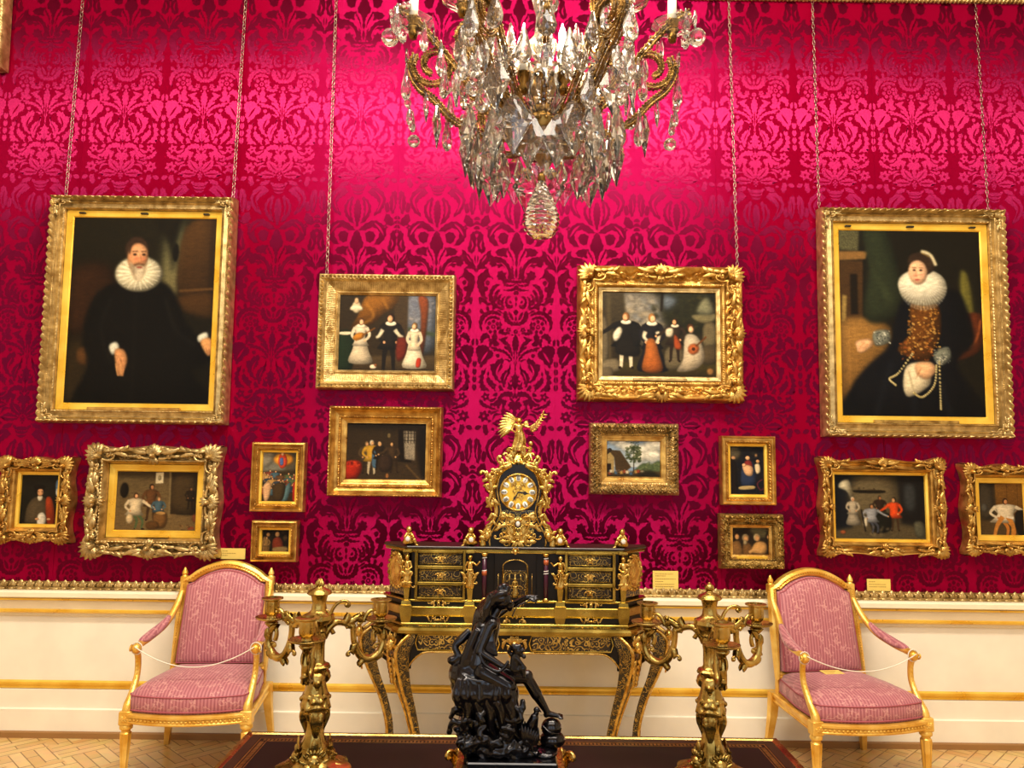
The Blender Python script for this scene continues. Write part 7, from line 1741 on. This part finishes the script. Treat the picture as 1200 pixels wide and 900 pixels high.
        mb = MB(); mb.lathe([(16*k, e+12*k), (24*k, e+18*k), (20*k, e+28*k), (28*k, e+40*k), (31*k, e+52*k), (30*k, e+100*k), (34*k, e+104*k), (46*k, e+110*k), (46*k, e+116*k), (26*k, e+118*k), (24*k, e+96*k)], 24, c, True, 12, .05, (3, 5)); mb.build('socket', B, br, True, None, 40)
    return t
make_candelabrum((367, 900), (378, 678), False, 'gilt bronze candelabrum with flame finial on the table, left of the statue', True)
make_candelabrum((834, 900), (838, 684), True, 'gilt bronze candelabrum with ball finial on the table, right of the statue', False)
# ================================================================== chandelier
def glass_mat(name, col, rough=0.0, ior=1.52):
    m, nt, b = newmat(name); setp(b, Base_Color=hx(col), Roughness=rough, IOR=ior); b.inputs['Transmission Weight'].default_value = 0.95
    return m
M['crystal'] = glass_mat('cut_crystal', '#f6f4f2')
M['crystal_smoke'] = glass_mat('smoky_crystal', '#cfcac4')
m, nt, b = newmat('lit_bulb'); setp(b, Base_Color=(1, .9, .7, 1)); b.inputs['Emission Color'].default_value = (1.0, 0.80, 0.52, 1); b.inputs['Emission Strength'].default_value = 150.0; M['bulb'] = m
def gem(kind):
    """faceted crystal hanging down from the origin, unit height"""
    mb = MB()
    if kind == 'tear':
        rows = [(.03, 0), (.07, -.10), (.12, -.30), (.20, -.56), (.235, -.72), (.20, -.87), (.10, -.97), (.01, -1.0)]; n = 8; fl = .62
    elif kind == 'kite':
        rows = [(.03, 0), (.14, -.10), (.32, -.46), (.29, -.53), (.02, -1.0)]; n = 6; fl = .34
    elif kind == 'spear':
        rows = [(.02, 0), (.10, -.08), (.17, -.35), (.15, -.60), (.02, -1.0)]; n = 6; fl = .6
    elif kind == 'ball':
        rows = [(.05, 0), (.30, -.10), (.47, -.32), (.50, -.5), (.47, -.68), (.30, -.90), (.05, -1.0)]; n = 10; fl = 1
    else:
        rows = [(.05, 0), (.30, -.16), (.44, -.42), (.44, -.58), (.30, -.84), (.05, -1.0)]; n = 8; fl = .8
    rings = []
    for k, (r, z) in enumerate(rows):
        o = (PI/n if k % 2 else 0); rings.append([(r*math.cos(2*PI*j/n+o), r*fl*math.sin(2*PI*j/n+o), z) for j in range(n)])
    vs = [p for r in rings for p in r]; fs = []
    for i in range(len(rings)-1):
        for j in range(n):
            a, b, c, d = i*n+j, i*n+(j+1) % n, (i+1)*n+j, (i+1)*n+(j+1) % n
            if i % 2 == 0: fs += [(a, c, b), (b, c, d)]
            else: fs += [(a, c, d), (a, d, b)]
    fs.append(tuple(range(n))); fs.append(tuple((len(rings)-1)*n+n-1-j for j in range(n)))
    mb.add(vs, fs); me = bpy.data.meshes.new('crystal_'+kind); me.from_pydata(mb.v, [], mb.f); me.materials.append(M['crystal']); me.update(); return me
def rosette_mesh():
    mb = MB()
    for k in range(8):
        a = 2*PI*k/8
        mb.M = frame_at((0, 0, 0), (1, 0, 0), (0, -1, 0)) @ Matrix.Rotation(a, 4, 'Z')
        mb.loft([[(.18, -.10, -.05), (.18, .10, -.05), (.18, .08, .10), (.18, -.08, .10)], [(.62, -.22, -.06), (.62, .22, -.06), (.62, .12, .12), (.62, -.12, .12)], [(1.0, -.04, -.03), (1.0, .04, -.03), (1.0, .03, .04), (1.0, -.03, .04)]])
    mb.M = Matrix.Identity(4); mb.ell((0, -.08, 0), (.24, .16, .24), None, 8, 6)
    me = bpy.data.meshes.new('crystal_rosette'); me.from_pydata(mb.v, [], mb.f); me.materials.append(M['crystal']); me.update(); return me
def make_chandelier():
    Y = CAM.y+2.40; c0 = P(635, 160, Y); t = thing('chandelier', 'crystal chandelier with bronze scroll arms and lit candles hanging above the table', 'chandelier', c0)
    K = (P(645, 160, Y)-P(635, 160, Y)).x/10.0
    Z = lambda y: P(635, y, Y).z-c0.z
    B = M['lustre_bronze']
    GM = {k: gem(k) for k in ('tear', 'kite', 'spear', 'ball', 'bead')}; RM = rosette_mesh()
    rr = random.Random(12); cnt = [0]
    def hang(kind, pos, h, az=None, tilt=0.0, name='pendant'):
        o = bpy.data.objects.new(name, GM[kind]); C.objects.link(o); o.parent = t; o.location = pos; o.scale = (h*(1.0 if kind in ('ball', 'bead') else 1.0),)*3
        o.rotation_euler = (tilt, rr.uniform(-.06, .06), (az if az is not None else rr.uniform(0, 6.28))+PI/2); cnt[0] += 1; return o
    def rosette(pos, r, az):
        o = bpy.data.objects.new('rosette', RM); C.objects.link(o); o.parent = t; o.location = pos; o.scale = (r,)*3; o.rotation_euler = (0, 0, az+PI/2); return o
    # bronze bowl, glass baluster and the pear drop
    mb = MB(); mb.lathe([(1*K, Z(178)), (12*K, Z(177)), (24*K, Z(168)), (31*K, Z(155)), (32*K, Z(150)), (28*K, Z(148)), (14*K, Z(140)), (9*K, Z(120)), (7*K, Z(60)), (12*K, Z(50)), (7*K, Z(38)), (7*K, Z(-120)), (14*K, Z(-140)), (6*K, Z(-160)), (6*K, Z(-330))], 32); mb.build('bowl_and_stem', B, t, True, None, 40)
    mb = MB()
    for k in range(26):
        a = 2*PI*k/26; mb.ell((32*K*math.cos(a), 32*K*math.sin(a), Z(151)), 2.2*K, None, 6, 5)
    mb.build('bowl_beading', B, t)
    mb = MB(); mb.lathe([(4*K, Z(150)), (10*K, Z(156)), (8*K, Z(168)), (13*K, Z(182)), (11*K, Z(190)), (2*K, Z(192))], 10); mb.build('baluster_drop', M['crystal_smoke'], t, False)
    mb = MB(); mb.tube([(0, 0, Z(190)), (2*K, 0, Z(196)), (0, 0, Z(203))], .8*K, 6); mb.lathe([(2*K, Z(202)), (4*K, Z(204)), (5*K, Z(212)), (2*K, Z(214))], 14); mb.build('pear_cap', B, t)
    rows = [(3, 211), (6, 216), (9, 224), (13, 233), (17.5, 243), (20.5, 253), (21, 260), (19, 269), (14, 276), (8, 280), (1, 281)]
    pf = []
    for i in range(len(rows)-1):
        for q in range(3):
            u = q/3; r_, y_ = lerp(rows[i][0], rows[i+1][0], u), lerp(rows[i][1], rows[i+1][1], u); pf.append((r_*K*(1+(.045 if len(pf) % 2 else -.02)), Z(y_)))
    pf.append((.5*K, Z(281)))
    mb = MB()
    rings = []
    for i, (r_, z_) in enumerate(pf): rings.append([(r_*math.cos(2*PI*(j+.5*(i % 2))/18), r_*math.sin(2*PI*(j+.5*(i % 2))/18), z_) for j in range(18)])
    mb.loft(rings); mb.build('pear_drop', M['crystal'], t, False)
    # ribs
    def rib(path, az, w, name, stud=True):
        u = Vector((math.cos(az), math.sin(az), 0)); s_ = Vector((-u.y, u.x, 0)); pts = crv([u*(r*K)+Vector((0, 0, Z(y))) for r, y in path], 7)
        mb = MB()
        nrm = []
        for i in range(len(pts)):
            tg = (pts[min(i+1, len(pts)-1)]-pts[max(i-1, 0)]).normalized(); nrm.append(tg.cross(s_))
        for sg in (-1, 1):
            for wt in (-1, 1):
                rail = [p+s_*(sg*w*K)+n_*(wt*w*.8*K) for p, n_ in zip(pts, nrm)]; mb.tube(rail, 1.0*K, 6); acc = 0
                for i in range(1, len(pts)):
                    acc += (pts[i]-pts[i-1]).length
                    if acc > 3.2*K: mb.ell(rail[i]+nrm[i]*(wt*1.0*K)+s_*(sg*.7*K), 1.2*K, None, 6, 4); acc = 0
        mb.tube(pts, 1.1*K, 6)
        o = mb.build(name, B, t)
        if stud:
            mb = MB(); acc = 0
            for a, b in zip(pts, pts[1:]):
                acc += (b-a).length
                if acc > 4.6*K: mb.ell(b, (3.0*K, 3.0*K, 3.0*K), None, 6, 4); acc = 0
            if mb.v: mb.build('glass_studs', M['crystal'], o, False)
        return pts
    def spiral(cx, cy, r0, turns, a0, hand):
        return [(cx+r0*(1-.62*i/18)*math.cos(a0+hand*turns*2*PI*i/18), cy-r0*(1-.62*i/18)*math.sin(a0+hand*turns*2*PI*i/18)) for i in range(19)]
    def candle(pos, h, pan=True, bulb=True):
        p = Vector(pos)
        if pan:
            mb = MB(); n = 16; rings = []
            for k, (r, z) in enumerate(((3, -3), (9, 0), (19, 4), (24, 9), (23, 10), (18, 6), (8, 3))):
                rings.append([((r*(1+.06*(k > 1)*(j % 2)))*K*math.cos(2*PI*j/n), (r*(1+.06*(k > 1)*(j % 2)))*K*math.sin(2*PI*j/n), z*K) for j in range(n)])
            mb.loft(rings); o = mb.build('drip_pan', M['crystal'], t, False); o.location = p
        mb = MB(); mb.lathe([(4*K, -12*K), (6*K, -6*K), (3*K, 0), (6.5*K, 3*K), (7*K, 12*K), (8*K, 13*K), (6*K, 14*K)], 14); o = mb.build('candle_socket', B, t); o.location = p
        mb = MB(); mb.lathe([(5.2*K, 10*K), (5.0*K, 12*K+h*K), (3.4*K, 13*K+h*K), (2*K, 14*K+h*K)], 14); cs = mb.build('candle', M['candle'], t); cs.location = p
        mb = MB(); z = 13*K+h*K; mb.lathe([(1.6*K, z), (3.6*K, z+4*K), (4.4*K, z+8*K), (3.6*K, z+13*K), (1.6*K, z+19*K), (.3*K, z+24*K)], 12); o = mb.build('bulb', M['bulb'], cs)
    for k in range(6):
        az = k*PI/3; u = Vector((math.cos(az), math.sin(az), 0)); at = lambda r, y, l=0.0: u*(r*K)+Vector((-u.y, u.x, 0))*(l*K)+Vector((0, 0, Z(y)))
        rib([(28, 158), (48, 146), (72, 122), (98, 86), (128, 50), (156, 22), (174, 14)], az, 3.0, 'arm')
        rib([(30, 164), (70, 158), (104, 142), (126, 120), (146, 104), (156, 84), (150, 66)], az, 3.2, 'lower_arm')
        rib(spiral(128, 78, 26, 1.25, .2, -1), az, 2.4, 'arm_scroll', False)
        rib([(40, 140), (64, 96), (84, 44), (86, -10), (70, -80), (40, -150), (14, -200)], az+PI/6, 2.4, 'cage_rib')
        rib(spiral(84, 26, 20, 1.2, 2.4, 1), az+PI/6, 2.0, 'cage_scroll', False)
        rib([(56, 118), (78, 100), (100, 92), (112, 74), (104, 58)], az+PI/6, 2.0, 'cage_branch', False)
        candle(at(154, 36), 34); candle(u*(46*K)+Vector((0, 0, Z(118))), 22, False); candle(Matrix.Rotation(PI/6, 4, 'Z') @ at(26, 92), 24, False)
        candle(Matrix.Rotation(PI/6, 4, 'Z') @ (at(106, 40)), 30, True)
        at2_ = lambda r, y: Matrix.Rotation(PI/6, 4, 'Z') @ at(r, y)
        # outer strings: swag, tear and ball
        hang('tear', at(172, 12, 10), 40*K, az); hang('spear', at(180, 12, -4), 26*K, az); hang('ball', at(182, 34, -4), 21*K, az); hang('tear', at(168, 14, -10), 36*K, az)
        for j in range(5): hang('bead', at(160+5*j, 6+1.2*j*j*.5, 4), 8*K, az, name='bead')
        # at the lower arm's end: rosettes and a cluster
        rosette(at(160, 72), 13*K, az); rosette(at(100, 116, 8), 15*K, az); rosette(at(66, 112, -10), 13*K, az+.3)
        hang('tear', at(160, 82, 4), 42*K, az); hang('bead', at(158, 118, 2), 12*K, az, name='bead')
        for l, y, h in ((-9, 126, 26), (0, 132, 26), (9, 128, 26)): hang('tear', at(152+abs(l)*.3, y, l), h*K, az)
        hang('ball', at(150, 160), 15*K, az)
        rosette(at2_(74, 112), 15*K, az+PI/6); rosette(at2_(92, 20), 12*K, az+PI/6); rosette(at(128, 48, 5), 11*K, az); rosette(at2_(40, 132), 12*K, az+PI/6)
        # under the arms
        hang('kite', at(122, 128, 10), 54*K, az); hang('tear', at(112, 132, -12), 44*K, az); hang('kite', at(88, 150, 12), 66*K, az+.3); hang('kite', at(84, 154, -14), 62*K, az-.3); hang('tear', at(140, 30, 8), 38*K, az); hang('tear', at(112, 70, -8), 40*K, az); hang('spear', at(136, 112, 4), 36*K, az)
        hang('tear', at(120, 52, 6), 44*K, az); hang('tear', at(92, 84, -9), 44*K, az)
        a2 = az+PI/6; u2 = Vector((math.cos(a2), math.sin(a2), 0)); at2 = lambda r, y: u2*(r*K)+Vector((0, 0, Z(y)))
        front = math.sin(a2) < -.95
        if not front: hang('kite', at2(96, 146), 62*K, a2); hang('kite', at2(60, 138), 58*K, a2)
        for dl in (-.2, .2):
            u3 = Vector((math.cos(a2+dl), math.sin(a2+dl), 0)); hang('kite', u3*(78*K)+Vector((0, 0, Z(168))), 60*K, a2+dl*1.6); hang('tear', u3*(118*K)+Vector((0, 0, Z(96))), 40*K, a2+dl)
        hang('tear', at2(92, 24), 50*K, a2); hang('tear', at2(108, 58), 46*K, a2); hang('spear', at2(112, 110), 44*K, a2)
        hang('kite', at2(52, 170), 56*K, a2) if k % 2 == 0 else None; hang('tear', at(52, 168), 34*K, az)
        hang('tear', at2(44, 40), 46*K, a2); hang('ball', at2(30, 62), 20*K, a2); hang('spear', at(36, 86), 46*K, az)
    # centre: a vase of glass leaves and a tall stem of glass
    mb = MB()
    for k in range(10):
        a = 2*PI*k/10; u = Vector((math.cos(a), math.sin(a), 0)); s_ = Vector((-u.y, u.x, 0)); rings = []
        for i in range(7):
            q = i/6; r = 10+26*q*q+8*math.sin(PI*q); y = 138-46*q+20*max(0, q-.75)*2; w = 8*math.sin(PI*min(1, .15+q*.85))+.5; c = u*(r*K)+Vector((0, 0, Z(y)))
            rings.append([tuple(c-s_*(w*K)), tuple(c+u*(2*K)), tuple(c+s_*(w*K)), tuple(c-u*(2*K))])
        mb.loft(rings)
    mb.build('glass_leaves', M['crystal'], t, False)
    mb = MB(); mb.lathe([(8*K, Z(118)), (14*K, Z(108)), (18*K, Z(96)), (12*K, Z(84)), (9*K, Z(70)), (15*K, Z(62)), (18*K, Z(52)), (10*K, Z(42)), (8*K, Z(20)), (14*K, Z(0)), (22*K, Z(-30)), (10*K, Z(-60)), (8*K, Z(-90))], 12); mb.build('glass_stem', M['crystal'], t, False)
    mb = MB(); n = 40; zt = 5.2-c0.z
    for i in range(n):
        z0 = Z(-325)+(zt-Z(-325))*(i+.5)/n; l = (zt-Z(-325))/n*.72; s_ = Vector((1, 0, 0)) if i % 2 else Vector((0, 1, 0))
        mb.tube([Vector((0, 0, z0+l*math.cos(a)))+s_*(.012*math.sin(a)) for a in [2*PI*q/12 for q in range(13)]], .004, 6, False)
    mb.build('ceiling_chain', B, t)
    # one small candle bulb hanging low at the right, reflected in no other place
    # the hundred largest pendants stay parts of their own, the small far ones are one part
    ps = [o for o in t.children if o.name.split('.')[0] == 'pendant']
    view = CAM-c0; ps.sort(key=lambda o: -(o.scale.x/(Vector(o.location)-view).length))
    rest = ps[100:]; mb = MB()
    for o in rest:
        Mo = Matrix.LocRotScale(o.location, o.rotation_euler, o.scale); off = len(mb.v)
        mb.v += [tuple(Mo @ v.co) for v in o.data.vertices]; mb.f += [tuple(i+off for i in p.vertices) for p in o.data.polygons]; mb.m += [0]*len(o.data.polygons)
    for o in rest: bpy.data.objects.remove(o)
    if mb.v: mb.build('small_pendants', M['crystal'], t, False)['kind'] = 'stuff'
    return t
make_chandelier()
